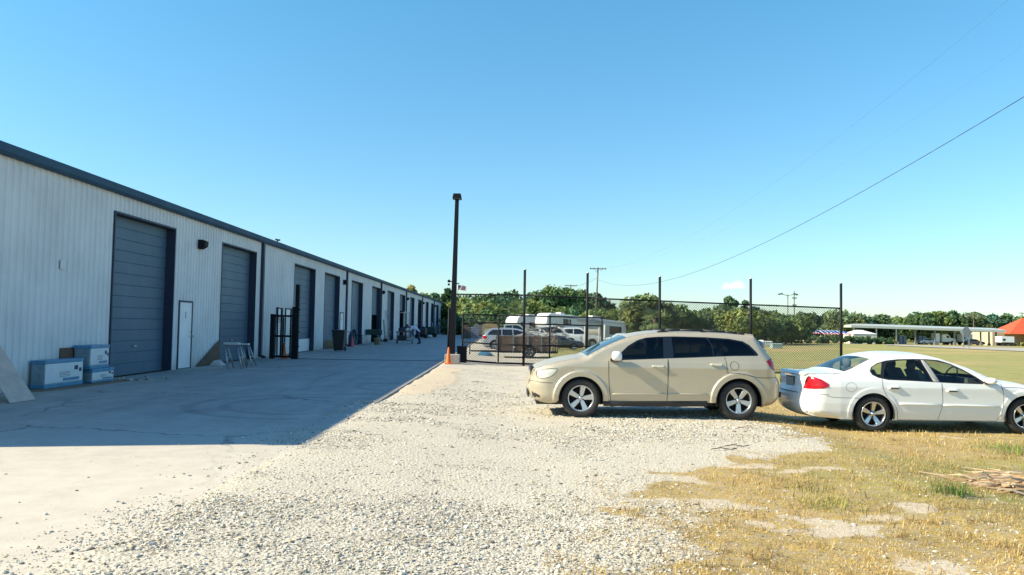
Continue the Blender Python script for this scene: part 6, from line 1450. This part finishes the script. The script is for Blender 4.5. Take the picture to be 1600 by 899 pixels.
upole(1290.5, 1290.5, 489, 190, 'short utility pole rising above the striped canopies', [(.3, .8, 0)], .12)
mpole(1521, 1521, 494.5, 200, 'double headed street lamp behind the long fuel canopy', r_=.14)
upole(1074.5, 1074.5, 487, 120, 'thin grey pole in the green trees right of the champagne suv roof', [], .09)
upole(1597, 1597, 488, 210, 'utility pole at the right edge behind the red roof', [(.3, 1.0, 0)], .14)
def wire(name, P0, P1, sag, r_, label, n=60, loc_t=None):
    P0, P1 = Vector(P0), Vector(P1); pts = []
    for i in range(n + 1):
        s_ = i / n; s_ = s_ ** 0.8; p = P0.lerp(P1, s_); p.z -= 4 * sag * s_ * (1 - s_); pts.append(p)
    mb = MB(); mb.tube(pts, r_, 5); o = mb.build(name, M['rubber']); return tag(o, label, 'wire')
P0 = at(934, 437, 124)
wire('overhead_wire', P0, at(1720, 78, 22), 3.3, .013, 'dark overhead wire sagging from the tall pole to the upper right')
wire('overhead_wire', at(934, 421, 123.8) + Vector((.9, 0, 0)), at(1620, -38, 40), 3.0, .0035, 'very faint thin wire highest in the sky at the upper right')
wire('overhead_wire', at(934, 421, 123.8) + Vector((-.9, 0, 0)), at(1700, 0, 40), 3.4, .0022, 'barely visible wire between the faint highest wire and the dark one')
wire('guy_wire', b1 + top1 * .62, b1 + Vector((-3.4, -6, 1.0)), 0.0, .03, 'short guy wire slanting down left from the tallest utility pole')
wire('overhead_wire', b1 + top1 * .86, at(892, 448, 172), .4, .02, 'short wire joining the two utility poles behind the campers')

# ================================================================== TREES
LM = attr_mat('leaves', 0.7, translucent=0.3)
def leaf_cloud(centres, radii, n_each, size, base, r, lobe_var=.28, squash=.8):
    c = np.repeat(centres, n_each, 0); R_ = np.repeat(radii, n_each); n = len(c)
    d = r.normal(size=(n, 3)); d /= np.linalg.norm(d, axis=1)[:, None]
    rad = R_ * r.uniform(.55, 1.08, n) ; P = c + d * rad[:, None] * np.array([1, 1, squash])
    nrm_ = d + r.normal(size=(n, 3)) * .7; nrm_ /= np.linalg.norm(nrm_, axis=1)[:, None]
    a = np.cross(nrm_, r.normal(size=(n, 3))); a /= np.linalg.norm(a, axis=1)[:, None]; b = np.cross(nrm_, a); s_ = size * r.uniform(.5, 1.35, n)[:, None]
    Q = np.stack([P - a * s_, P - b * s_ * .55, P + a * s_, P + b * s_ * .55], 1).reshape(-1, 3)
    lob = np.repeat(r.uniform(1 - lobe_var, 1 + lobe_var, len(centres)), n_each)[:, None]; hue = np.repeat(r.normal(0, .10, len(centres)), n_each)[:, None]
    col = np.array(base)[None] * lob * r.uniform(.65, 1.35, (n, 1)) * np.concatenate([1 + hue * 1.4, 1 + hue * .4, 1 - hue], 1)
    return Q, np.repeat(np.clip(col, .005, .6), 4, 0)
GREENS = {'dark': (.080, .140, .060), 'mid': (.135, .20, .068), 'light': (.23, .27, .08), 'yellow': (.32, .30, .08), 'olive': (.165, .215, .092), 'blue': (.074, .145, .09)}
def tree(px, Yt, py_top, w, label, tone='mid', kind='oak', seed=None, low=.12, size=None, group='trees behind the yard and field', dens=1.0):
    seed = int(px * 7 + Yt) if seed is None else seed; r = np.random.default_rng(seed)
    x = xat(px, Yt); zb = gz(x, Yt); H = at(px, py_top, Yt).z - zb
    t = thing({'oak': 'broadleaf_tree', 'pine': 'pine_tree', 'palm': 'palm_tree', 'bush': 'bush'}[kind], (x, Yt, zb), label, 'bush' if kind == 'bush' else 'tree', group)
    sz = size or (.0021 * Yt + .06)
    if kind == 'palm':
        mb = MB(); mb.tube([(0, 0, 0), (.1, 0, H * .4), (.05, 0, H * .8)], .2, 8); mb.build('trunk', M['bark'], t)
        vs_, cs = [], []; nf = 26
        for i in range(nf):
            az = r.uniform(0, 6.28); el = r.uniform(-.7, 1.25); Lf = w * .5 * r.uniform(.8, 1.1)
            o_ = np.array([.05, 0, H * .8]); d = np.array([math.cos(az) * math.cos(el), math.sin(az) * math.cos(el), math.sin(el)]); fc = o_ + d * Lf * .5 
            sidev = np.cross(d, [0, 0, 1]); sidev /= np.linalg.norm(sidev) + 1e-6; up_ = np.cross(sidev, d)
            for k in range(15):
                a = (k / 14 - .5) * 2.5; dd = d * math.cos(a) + sidev * math.sin(a); tip = fc + dd * Lf * .55 - np.array([0, 0, Lf * .13]); ww = np.cross(dd, up_) * Lf * .028
                vs_ += [fc - ww, fc + ww, tip + ww * .2, tip - ww * .2]; cs += [np.array(GREENS[tone]) * r.uniform(.7, 1.3)] * 4
        n = len(vs_) // 4; np_mesh('crown', np.array(vs_), np.arange(n * 4).reshape(-1, 4), 4, LM, np.array(cs), parent=t); return t
    if kind == 'bush': low = 0.0
    rz_ = H * (1 - low) / 2; nl = int((30 if kind != 'pine' else 22) * dens + w * 1.2)
    u = r.normal(size=(nl, 3)); u /= np.linalg.norm(u, axis=1)[:, None]; rr = r.uniform(.25, 1, nl) ** .6
    lr = w * r.uniform(.09, .19, nl)
    C_ = u * rr[:, None] * np.array([w / 2 * .84, w / 2 * .7, rz_ * .84]); C_[:, 2] += H * low + rz_
    if kind == 'pine': C_[:, 0] *= (1.25 - .75 * (C_[:, 2] / H)); C_[:, 1] *= (1.25 - .75 * (C_[:, 2] / H)); lr *= .8
    C_[:, 0] += vnoise(C_[:, 2] / 2 + seed, C_[:, 0], 1.7, 3) * w * .08
    C_[:, 2] = np.maximum(C_[:, 2], lr * .5); C_[0] = (w * .04 * r.normal(), 0, H - lr[0] * .8)
    ne = int(np.clip(150 * (w / 7) ** 1.0 * (.3 / sz) ** 1.0 * dens, 60, 260)); Q, col = leaf_cloud(C_, lr, ne, sz, GREENS[tone], r)
    Q[:, 2] = np.maximum(Q[:, 2], .02)
    n = len(Q) // 4; np_mesh('crown', Q, np.arange(n * 4).reshape(-1, 4), 4, LM, col, parent=t)
    mb = MB()
    tr_ = max(.09, H * .025); mb.cyl((0, 0, -.1), (0, 0, H * .45), tr_, tr_ * .6, 8)
    for k in range(6):
        c = C_[r.integers(0, nl)]; mb.cyl((0, 0, H * r.uniform(.15, .45)), tuple(c), tr_ * .5, tr_ * .15, 6)
    mb.build('trunk', M['bark'], t)
    return t
TR = [(642, 158, 446, 5.6, 'yellow green treetop rising alone over the warehouse roof', 'yellow', 'oak'),
      (664, 162, 460, 6.5, 'dark tree low over the roof right of the yellow green treetop', 'mid', 'oak'),
      (677, 170, 458, 6.0, 'loose dark tree over the roof left of the lamp pole', 'dark', 'oak'),
      (696, 175, 450.5, 7.5, 'tall dark pine directly left of the lamp pole', 'dark', 'pine'),
      (712, 170, 463, 7, 'dark tree hidden behind the lamp pole', 'dark', 'oak'),
      (724, 122, 465, 7.0, 'bright yellow green tree right of the lamp pole', 'light', 'oak'),
      (744, 118, 474, 7.5, 'light green bushy tree above the left part of the gate', 'light', 'oak'),
      (762, 165, 459, 11, 'round dark oak left of the first fence post', 'dark', 'oak'),
      (790, 168, 457, 11, 'second round dark oak just left of the first fence post', 'dark', 'oak'),
      (776, 112, 482, 6.5, 'light green low tree behind the silver wagon', 'mid', 'oak'),
      (800, 112, 483, 5.5, 'fan palm in the scrub left of the small camper', 'olive', 'palm'),
      (811, 108, 489, 4.2, 'shorter fan palm close to the small camper nose', 'olive', 'palm'),
      (833, 185, 456.5, 8, 'dark rounded tree right of the first fence post', 'blue', 'oak'),
      (832, 125, 468, 7.0, 'yellow green tree behind the small camper', 'light', 'oak'),
      (860, 142, 447.5, 11.5, 'large mid green oak above the long camper nose', 'mid', 'oak'),
      (886, 145, 450.5, 11, 'large mid green oak behind the transformer pole', 'mid', 'oak'),
      (908, 150, 455, 9, 'dark green oak touching the second fence post', 'dark', 'oak'),
      (930, 150, 464, 8, 'dark tree behind the tallest utility pole', 'dark', 'oak'),
      (945, 150, 476, 7, 'low dark tree sloping down right of the tallest utility pole', 'dark', 'oak'),
      (923, 112, 484, 5.5, 'small light green tree between camper roof and utility pole', 'light', 'oak'),
      (962, 128, 486, 8, 'low mid green tree above the camper rear', 'mid', 'oak'),
      (1003, 100, 461, 7.5, 'tall light green tree left of the third fence post', 'olive', 'oak'),
      (1024, 102, 463, 7.0, 'tall light green tree right behind the third fence post', 'olive', 'oak'),
      (1050, 104, 474, 6.5, 'light green tree right of the third fence post', 'mid', 'oak'),
      (1022, 88, 489, 3.6, 'palmetto clump low between camper and suv roof', 'olive', 'palm'),
      (1083, 125, 487, 9, 'dense mid green tree behind the middle of the suv roof', 'mid', 'oak'),
      (1108, 135, 482, 8, 'mid green tree left of the dark pine', 'mid', 'oak'),
      (1137, 165, 463, 9.5, 'dark flat topped pine just left of the fourth fence post', 'dark', 'pine'),
      (1165, 165, 470, 8, 'dark pine behind the fourth fence post', 'dark', 'pine'),
      (1129, 105, 483, 8, 'light green tree above the rear of the suv roof', 'olive', 'oak'),
      (1152, 100, 482, 7.5, 'light green rounded tree touching the fourth fence post', 'light', 'oak'),
      (1175, 102, 488, 7.5, 'mid green tree right of the fourth fence post', 'mid', 'oak'),
      (1196, 104, 492, 4.6, 'fan palm above the green utility cabinets', 'olive', 'palm'),
      (1212, 110, 488, 8, 'mid green tree above the green utility cabinets', 'mid', 'oak'),
      (1237, 115, 493, 7, 'mid green tree at the foot of the tall street lamp', 'mid', 'oak'),
      (1257, 190, 489, 9, 'dark tree right of the thin wooden pole', 'dark', 'oak'),
      (1292, 190, 490, 10, 'dark tree above the striped canopies', 'dark', 'oak'),
      (1318, 180, 486, 11, 'tall olive green tree right of the last fence post', 'olive', 'oak'),
      (1349, 185, 490, 10, 'dark round tree above the left end of the fuel canopy', 'dark', 'oak'),
      (1377, 190, 492, 9, 'mid green tree above the fuel canopy left part', 'olive', 'oak'),
      (1402, 215, 494, 9, 'pale green tree behind the middle of the fuel canopy', 'mid', 'oak'),
      (1434, 225, 490.5, 13, 'wide dark oak left of the highest trees over the canopy', 'dark', 'oak'),
      (1466, 225, 487.5, 13, 'wide mid green oak over the fuel canopy', 'mid', 'oak'),
      (1490, 225, 486, 13, 'highest rounded oak over the fuel canopy', 'dark', 'oak'),
      (1512, 225, 487.5, 13, 'rounded oak beside the double lamp behind the canopy', 'olive', 'oak'),
      (1531, 230, 490, 9, 'smaller oak right of the double lamp behind the canopy', 'dark', 'oak'),
      (1552, 225, 491, 9, 'pointed dark tree left of the red roof', 'blue', 'oak'),
      (1574, 225, 490, 10, 'ragged dark tree just above the red roof', 'dark', 'pine'),
      (1603, 215, 494, 9, 'dark tree at the right edge above the red roof', 'mid', 'oak')]
for a in TR: tree(a[0], a[1], a[2], a[3], a[4], a[5], a[6])
# scrub that fills the gaps under the crowns, one continuous mass
r = np.random.default_rng(44)
def belt(name, pts_px, Yr, hr, n_l, tone, size, label, seed, nper=90, lr=(.8, 1.9)):
    r = np.random.default_rng(seed); u = r.uniform(0, 1, n_l); px = np.interp(u, np.linspace(0, 1, len(pts_px)), pts_px); Yt = r.uniform(*Yr, n_l)
    xs_ = (px - 788) / F_PX * Yt; zb = g(xs_, Yt); hh = np.interp(px, *hr) * r.uniform(.2, 1.0, n_l); C_ = np.stack([xs_, Yt, zb + hh], -1)
    Q, col = leaf_cloud(C_, r.uniform(*lr, n_l), nper, size, GREENS[tone], r, .35); n = len(Q) // 4
    o = np_mesh(name, Q, np.arange(n * 4).reshape(-1, 4), 4, LM, col); return tag(o, label, 'woods', kind='stuff')
belt('scrub_woods', [600, 1010], (122, 135), ([600, 700, 760, 860, 1010], [3.5, 4.0, 4.4, 5.0, 3.5]), 330, 'mid', .34, 'continuous green scrub behind the yard and campers', 5, 100)
belt('scrub_woods', [980, 1232], (112, 124), ([980, 1260], [3.6, 3.2]), 210, 'mid', .32, 'continuous green scrub behind the suv roof', 6, 100)
belt('scrub_woods', [700, 800], (104, 114), ([700, 800], [1.8, 1.8]), 70, 'dark', .3, 'dark low scrub at the back of the driveway', 12, 100)
belt('far_woods', [1235, 1720], (235, 260), ([1235, 1400, 1450, 1720], [6, 5.5, 7, 6.5]), 420, 'dark', .6, 'distant dark woods behind the field and canopy', 7, 100, (1.4, 3.0))
belt('far_woods', [560, 1240], (250, 270), ([560, 760, 960, 1240], [8, 11, 7, 6]), 380, 'dark', .6, 'distant dark woods behind the yard trees', 8, 80, (1.6, 3.4))
# clipped hedge at the far side of the field
def hedge(pa, pb, h, label, seed, w=1.6, tone='dark', yaw=0):
    r = np.random.default_rng(seed); A, Bq = [Vector((xat(q[0], q[2]), q[2], 0)) if len(q) == 3 else Vector((*G(*q), 0)) for q in (pa, pb)]; n_l = int((Bq - A).length * 2.2)
    u = r.uniform(0, 1, n_l); xs_ = A.x + (Bq.x - A.x) * u; Yt = A.y + (Bq.y - A.y) * u + r.uniform(-w / 2, w / 2, n_l); zb = g(xs_, Yt); C_ = np.stack([xs_, Yt, zb + r.uniform(.1, h - .45, n_l)], -1)
    Q, col = leaf_cloud(C_, r.uniform(.4, .62, n_l), 90, .2, GREENS[tone], r, .2); n = len(Q) // 4
    o = np_mesh('hedge', Q - np.array([A.x, A.y, 0]), np.arange(n * 4).reshape(-1, 4), 4, LM, col); o.location = (A.x, A.y, 0); return tag(o, label, 'hedge')
hedge((1200, 0, 132), (1398, 0, 152), 1.75, 'long dark clipped hedge across the field left of the canopy', 3)

# ================================================================== FAR RIGHT: FUEL CANOPY, TRUCKS, BUILDING
CY = 172
def ff(px, py, Y): return at(px, py, Y)
L0, L1 = ff(1330, 511, CY), ff(1572, 514.5, CY)
zl, zr = ff(1345, 505.5, CY).z, ff(1572, 513, CY).z
fc_ = thing('fuel_canopy', (L0.x, CY, gz(L0.x, CY)), 'long pale flat roofed canopy on thin posts across the field', 'canopy'); ox, oz = L0.x, gz(L0.x, CY); LL = L1.x - L0.x; D_ = 9.0
mb = MB(); za, zb2 = zl - oz, zr - oz
# long shallow gable whose near eave faces the field
vs_ = []
for u, zt in ((0, za), (LL, zb2)):
    vs_ += [(u, 0, zt - .95), (u, 0, zt - .45), (u + (2.6 if u == 0 else 0), D_ / 2, zt + .0), (u, D_, zt - .45), (u, D_, zt - .95)]
mb.add(vs_, [(0, 1, 6, 5), (1, 2, 7, 6), (2, 3, 8, 7), (3, 4, 9, 8), (4, 0, 5, 9), (0, 4, 3, 2, 1), (5, 6, 7, 8, 9)]); mb.build('roof', M['canopyroof'], fc_)
for px, yo in ((1334, .6), (1369, .6), (1400, .6), (1430, .6), (1439, 8), (1460.5, .6), (1475, 8), (1491, .6), (1532, .6), (1545, 8), (1556, .6)):
    X_ = xat(px, CY + yo) - ox; zg_ = gz(X_ + ox, CY + yo) - oz; mb = MB(); h_ = np.interp(X_, [0, LL], [za, zb2]) - .93
    mb.b2(X_ - .14, X_ + .14, yo - .14, yo + .14, zg_, h_); mb.b2(X_ - .25, X_ + .25, yo - .25, yo + .25, zg_, zg_ + .5); mb.build('post', M['dimgrey'] if px > 1425 else M['galv'], fc_)
for k, (px, lb) in enumerate(((1407, 'leftmost'), (1413, 'second'), (1437, 'third'), (1443, 'fourth'))):
    X_ = xat(px, CY + 3); mb = MB(); mb.b2(-.35, .35, -.3, .3, 0, 2.0); mb.b2(-.25, .25, -.34, -.3, 1.2, 1.7); o = mb.build('fuel_pump', M['tarp'], loc=(X_, CY + 3, gz(X_, CY + 3)), bevel=.03); tag(o, '%s grey fuel pump from the left under the long canopy' % lb, 'fuel pump', 'fuel pumps under the canopy')
def semi(px, Yp, label, sleeper=True):
    x = xat(px, Yp); t = thing('truck_cab', (x, Yp, gz(x, Yp)), label, 'truck', 'white trucks under the canopy')
    mb = MB(); mb.prism([(0, .7), (0, 2.2), (.3, 2.45), (1.3, 2.5), (1.7, 2.2), (1.95, 1.65), (3.1, 1.45), (3.25, .7)], 'Y', 0, 2.1); mb.build('cab', M['white'], t, bevel=.05)
    mb = MB(); mb.prism([(1.0, 1.6), (1.0, 2.15), (1.45, 2.15), (1.75, 1.65)], 'Y', -.02, 2.12); mb.build('window', M['glass_dark'], t)
    mb = MB(); mb.b2(-3.0, 3.1, .5, 1.6, .55, .75); mb.build('chassis', M['blackpaint'], t)
    for cx in (2.4, -1.3, -2.4):
        for yy in (.0, 2.1): mb = MB(); mb.cyl((cx, yy - .13, .48), (cx, yy + .13, .48), .48, n=18); mb.lathe([(.001, -.15), (.2, -.15), (.24, -.1)], (cx, yy, .48), 'Y', 12, 1); mb.build('wheel', [M['tyre'], M['galv']], t)
    return t
semi(1472, CY + 2.5, 'white truck cab with visible front wheel in the middle under the canopy')
for (px, w, h, lb) in ((1461.5, 1.1, 2.6, 'narrow white box standing left of the white truck cab under the canopy'),):
    x = xat(px + 3, CY + 2); mb = MB(); mb.b2(-w / 2, w / 2, 0, 1.5, .5, h); mb.b2(-w / 2 + .1, w / 2 - .1, .2, 1.3, 0, .5); o = mb.build('white_cabinet', M['white'], loc=(x, CY + 2, gz(x, CY)), bevel=.04); tag(o, lb, 'cabinet')
def box_truck(px, Yp, L_, h, label, name='box_truck'):
    x = xat(px, Yp); t = thing(name, (x, Yp, gz(x, Yp)), label, 'truck', 'white trucks under the canopy'); mb = MB(); mb.b2(0, L_, 0, 2.2, .8, h); mb.build('cargo_box', M['white'], t, bevel=.05)
    mb = MB(); mb.b2(.1, L_ - .1, .3, 1.9, .5, .795); mb.build('chassis', M['blackpaint'], t)
    for cx in (L_ * .25, L_ * .75):
        for yy in (.1, 2.1): mb = MB(); mb.cyl((cx, yy - .12, .42), (cx, yy + .12, .42), .42, n=16); mb.build('wheel', M['tyre'], t)
    mb = MB(); mb.b2(L_ * .1, L_ * .3, -.02, 2.22, h * .55, h * .78); mb.build('window', M['glass_dark'], t); return t
box_truck(1503.5, CY + 2.5, 2.4, 2.6, 'white van nose on under the canopy right of the truck cab', 'van')
box_truck(1564.5, CY - 4, 2.9, 2.1, 'small white box trailer beyond the right end of the canopy', 'box_trailer')
far_vehicle('silver_car', 'low silver car under the canopy left of the truck cab', 'car', dk, [(.8, .32, .36), (3.3, .32, .36)], .25, [[(.95, 1.0), (1.35, 1.27), (2.25, 1.28), (2.75, 1.0)]], M['silver'], (xat(1444, CY), CY + 2.5, gz(95, CY)), 0, .33, .86)
far_vehicle('dark_car', 'dark car under the canopy just left of the cream wall', 'car', dk, [(.8, .32, .36), (3.3, .32, .36)], .25, [[(.95, 1.0), (1.35, 1.27), (2.25, 1.28), (2.75, 1.0)]], M['darkcar'], (xat(1514, CY), CY + 1.5, gz(105, CY)), 0, .33, .86)
# building with red hipped roof
bxl, bxr = xat(1526, 188), xat(1690, 188); bz = gz(110, 186)
bb = thing('red_roof_building', (bxl, 180, bz), 'cream walled building with orange red hipped roof at the right edge', 'building')
Wd = bxr - bxl; wh_ = ff(1560, 521, 182).z - bz
mb = MB(); mb.b2(0, 3.0, 2, 14, 0, wh_ + .2); mb.b2(3.01, Wd, 4.0, 16, 0, wh_ - .1); mb.b2(9.3, Wd, 0, 3.99, 0, wh_ - .1); mb.build('wall', M['stucco'], bb)
mb = MB(); xr0 = xat(1584, 179) - bxl
mb.add([(xr0 - 1.2, -1.2, wh_ - .1), (Wd + 1, -1.2, wh_ - .1), (Wd + 1, 12, wh_ - .1), (xr0 + 1.6, 12, wh_ - .1), (xr0 + 6.5, 5.5, ff(1600, 503, 186).z - bz + .9), (Wd - 5, 5.5, ff(1600, 503, 186).z - bz + .9)], [(0, 1, 5, 4), (1, 2, 5), (2, 3, 4, 5), (3, 0, 4), (0, 3, 2, 1)])
mb.build('roof', M['redroof'], bb)
mb = MB(); mb.b2(9.8, 10.4, -.06, -.01, .3, 2.2); mb.b2(1.6, 2.5, 1.93, 1.98, .1, 2.2); mb.build('door', M['navy'], bb)
mb = MB(); mb.b2(11.2, 12.4, -.06, -.01, 1.0, 2.1); mb.build('window', M['glass_dark'], bb)
hedge((1586, 0, 168), (1680, 0, 168), 1.0, 'low yellow green hedge below the red roofed building', 8, tone='yellow')
# road strip
mb = MB(); n = 24; vs_ = []
for i in range(n + 1):
    u = i / n; px = 1385 + u * 420; xA, yA = G(px, 538.8 + u * 12.0); xB, yB = G(px, 540.2 + u * 19.0)
    vs_ += [(xA, yA, gz(xA, yA) + .06), (xB, yB, gz(xB, yB) + .06)]
mb.add(vs_, [[2 * i, 2 * i + 1, 2 * i + 3, 2 * i + 2] for i in range(n)]); o = mb.build('road', mat('pale_concrete_road', (.42, .38, .32), .9, var=.15, vscale=.3)); tag(o, kind='structure')
# backs of two road signs on one stand
sx_, sy_ = G(1510, 545); t = thing('road_sign', (sx_, sy_, gz(sx_, sy_)), 'grey backs of a diamond and an octagonal road sign on two posts', 'road sign'); k_ = sy_ / F_PX; zz = lambda py: at(1510, py, sy_).z - gz(sx_, sy_)
for dx in (-4.4, 4.4): mb = MB(); mb.b2(dx * k_ - .035, dx * k_ + .035, -.03, .03, 0, zz(514)); mb.build('post', M['galv'], t)
mb = MB(); c = zz(519.5); rr = 10.2 * k_; mb.prism([(-rr, c), (0, c - rr * .95), (rr, c), (0, c + rr * .95)], 'Y', .04, .05); mb.build('diamond_sign', M['greybox'], t)
mb = MB(); c = zz(518); rr = 5.6 * k_; mb.prism([(rr * math.cos(a), c + rr * 1.5 * math.sin(a)) for a in np.linspace(math.pi / 8, 2 * math.pi + math.pi / 8, 9)[:-1]], 'Y', -.05, -.035); mb.build('octagon_sign', M['dimgrey'], t)
mb = MB(); mb.b2(-6 * k_, 6 * k_, -.03, .03, zz(540), zz(540) + .08); mb.b2(-6 * k_, 6 * k_, -.03, .03, zz(527), zz(527) + .08); mb.build('crossbar', M['galv'], t)

# striped canopies and white tent behind the hedge
def striped(px0, px1, py_t, py_b, Yp, label, seed):
    x0, x1 = xat(px0, Yp), xat(px1, Yp); zt, zb = at(px0, py_t, Yp).z, at(px0, py_b, Yp).z; zg_ = gz(x0, Yp); Wd = x1 - x0
    t = thing('striped_canopy', (x0, Yp, zg_), label, 'canopy tent', 'red white and blue canopies behind the hedge'); mb = MB(); n = 24; seg = [M['red'], M['white'], M['blue'], M['silver']]; vs_ = []
    for i in range(n + 1):
        u = i / n
        for k in range(7):
            v = k / 6; vs_.append((u * Wd * (1 - .08 * v) + .04 * Wd * v, v * 5.0, zb - zg_ + (zt - zb) * math.sin(v * math.pi / 2)))
    for i in range(n):
        for k in range(6): mb.add([vs_[i * 7 + k], vs_[(i + 1) * 7 + k], vs_[(i + 1) * 7 + k + 1], vs_[i * 7 + k + 1]], [(0, 1, 2, 3)], (0 if i % 3 else 1) if k < 1 else ((2 if i % 4 else 1) if k < 4 else 3))
    o = mb.build('canopy_cover', seg, t); so = o.modifiers.new('s', 'SOLIDIFY'); so.thickness = .04
    for xx in (.15, Wd - .15):
        mb = MB(); mb.cyl((xx, .1, 0), (xx, .1, zb - zg_), .06, n=6); mb.cyl((xx, 4.9, 0), (xx, 4.9, zt - zg_ - .1), .06, n=6); mb.build('post', M['galv'], t)
striped(1248, 1284, 514.5, 521, 158, 'left of two low canopies covered in red white and blue', 1)
striped(1288, 1330, 516, 522.5, 156, 'right wider low canopy covered in red white and blue beside the white tent', 2)
Yp = 160; x0, x1 = xat(1333, Yp), xat(1371, Yp); zg_ = gz(x0, Yp); t = thing('white_tent', (x0, Yp, zg_), 'white tent with sloping roof under the left end of the long canopy', 'tent'); Wd = x1 - x0; zt, zb = at(1350, 516, Yp).z - zg_, at(1350, 522, Yp).z - zg_
mb = MB(); mb.add([(0, 0, zb), (Wd, 0, zb), (Wd, 5, zb), (0, 5, zb), (Wd * .35, 2.5, zt), (Wd * .6, 2.5, zt)], [(0, 1, 5, 4), (1, 2, 5), (2, 3, 4, 5), (3, 0, 4)]); mb.build('tent_roof', M['white'], t)
mb = MB(); mb.b2(.1, Wd - .1, .1, 4.9, 0, zb - .02); mb.build('tent_wall', M['offwhite'], t)
x0 = xat(1271, 235); o = MB().b2(0, 2.2, 0, 4, 0, at(1271, 500.5, 235).z - gz(x0, 235)).b2(-.2, 2.4, -.2, 4.2, at(1271, 500.5, 235).z - gz(x0, 235) + .003, at(1271, 500, 235).z - gz(x0, 235) + .25).build('distant_building', M['stucco'], loc=(x0, 235, gz(x0, 235))); tag(o, 'tiny cream building showing between the far trees', 'building')
# utility cabinets in the field
for (pa, pb, py_b, py_t, m_, lb) in ((1191, 1207, 541, 533, M['offwhite'], 'white utility cabinet in the field just right of the suv'), (1207, 1223, 545, 536.5, M['greybox'], 'pale green utility cabinet in the field right of the white one')):
    x, y = G((pa + pb) / 2, py_b); w = (pb - pa) * y / F_PX; h = at(pa, py_t, y).z - gz(x, y)
    t = thing('utility_cabinet', (x, y, gz(x, y)), lb, 'utility cabinet', 'utility cabinets in the field'); mb = MB(); mb.b2(-w / 2, w / 2, 0, w * .7, .05, h * .8); mb.build('cabinet_body', m_, t, bevel=.03)
    mb = MB(); mb.prism([(-.05, h * .8), (w * .7 + .05, h * .8), (w * .7 - .1, h), (.12, h)], 'X', -w / 2 - .03, w / 2 + .03); mb.build('lid', m_, t, bevel=.03); mb = MB(); mb.b2(-w / 2 - .1, w / 2 + .1, -.1, w * .7 + .1, 0, .05); mb.build('base', M['concrete_block'], t)

# ================================================================== FOREGROUND PLANTS
def tuft(px, py, n_, L_, spread, col, label, seed, name='grass_tuft', lie=1.1, width=.005, cat='plant'):
    r = np.random.default_rng(seed); x, y = G(px, py); z = float(zg(np.array([x]), np.array([y]))[0]); vs_, fs_, cs = [], [], []
    for i in range(n_):
        az = r.uniform(0, 6.28); bx, by = r.normal(0, spread, 2); ln = r.uniform(.1, lie); l_ = L_ * r.uniform(.5, 1.1); d = np.array([math.cos(az), math.sin(az)]); w_ = np.array([-d[1], d[0], 0]) * width * r.uniform(.6, 1.3); pr = []
        for k in range(5):
            u = k / 4; a = ln * (.4 + u); pp_ = np.array([bx + d[0] * l_ * math.sin(a) * u, by + d[1] * l_ * math.sin(a) * u, max(l_ * math.cos(min(a, 1.6)) * u, .004)]); pr.append(pp_)
        o_ = len(vs_)
        for k, p in enumerate(pr): ww = w_ * (1 - k / 4.4); vs_ += [p - ww, p + ww]
        fs_ += [[o_ + 2 * k, o_ + 2 * k + 1, o_ + 2 * k + 3, o_ + 2 * k + 2] for k in range(4)]; c = np.array(col) * r.uniform(.6, 1.4); cs += [c] * 10
    o = np_mesh(name, np.array(vs_), np.array(fs_), 4, LM, np.clip(np.array(cs), 0, 1)); o.location = (x, y, z); return tag(o, label, cat, kind='stuff' if spread > .3 else None)
tuft(1487, 772, 150, .20, .10, (.13, .19, .05), 'fresh green grass tuft left of the dry palm fronds', 1)
tuft(1300, 788, 190, .12, .16, (.33, .32, .09), 'yellow green grass tuft alone on the bare sandy patch', 2)
tuft(1262, 765, 130, .10, .16, (.24, .24, .07), 'low olive grass tuft left of the bare sandy patch', 3)
tuft(1590, 705, 420, .16, .35, (.20, .27, .06), 'green grass patch by the sedan front wheel at the right edge', 4)
r = np.random.default_rng(21); x, y = G(1590, 768); z = float(zg(np.array([x]), np.array([y]))[0]); mb = MB()
for i in range(190):
    a = r.normal(math.pi, .75) if i % 4 else r.uniform(0, 6.28); c = Vector((r.normal(.05, .22), r.normal(0, .16), r.uniform(.02, .16))); l_ = r.uniform(.25, .6); d = Vector((math.cos(a), math.sin(a) * .5, r.uniform(-.18, .22))) * l_
    p1 = c + d; p1.z = max(.012, p1.z); w_ = Vector((0, .010, .006)) if i % 2 else Vector((.003, .008, .010)); m_ = (c + p1) * .5 + Vector((0, 0, .03)); mi = int(r.integers(0, 2))
    mb.add([c - w_, c + w_, m_ + w_, m_ - w_, p1 + w_ * .25, p1 - w_ * .25], [(0, 1, 2, 3), (3, 2, 4, 5)], mi)
o = mb.build('palm_frond_pile', [mat('dry_frond', (.50, .31, .16), .8, var=.35), mat('bleached_frond', (.62, .47, .30), .8, var=.3)], loc=(x, y, z)); tag(o, 'pile of dry brown palm fronds on the grass at the right edge', 'palm fronds')
r = np.random.default_rng(31)
for i, (px, py, lb) in enumerate(((1150, 598 + 100, 'thin twig on the gravel behind the suv rear wheel'), (745, 598, 'dark twig lying on the gravel before the gate'), (1130, 703, 'short dark twig on the gravel in front of the suv'))):
    x, y = G(px, py); z = float(zg(np.array([x]), np.array([y]))[0]); mb = MB(); mb.tube([(-.16, 0, .02), (-.03, .03, .035), (.1, 0, .02), (.2, .04, .03)], .007, 5); mb.cyl((-.03, .03, .035), (.05, .12, .04), .004, n=4); o = mb.build('twig', M['bark'], loc=(x, y, z)); tag(o, lb, 'twig')
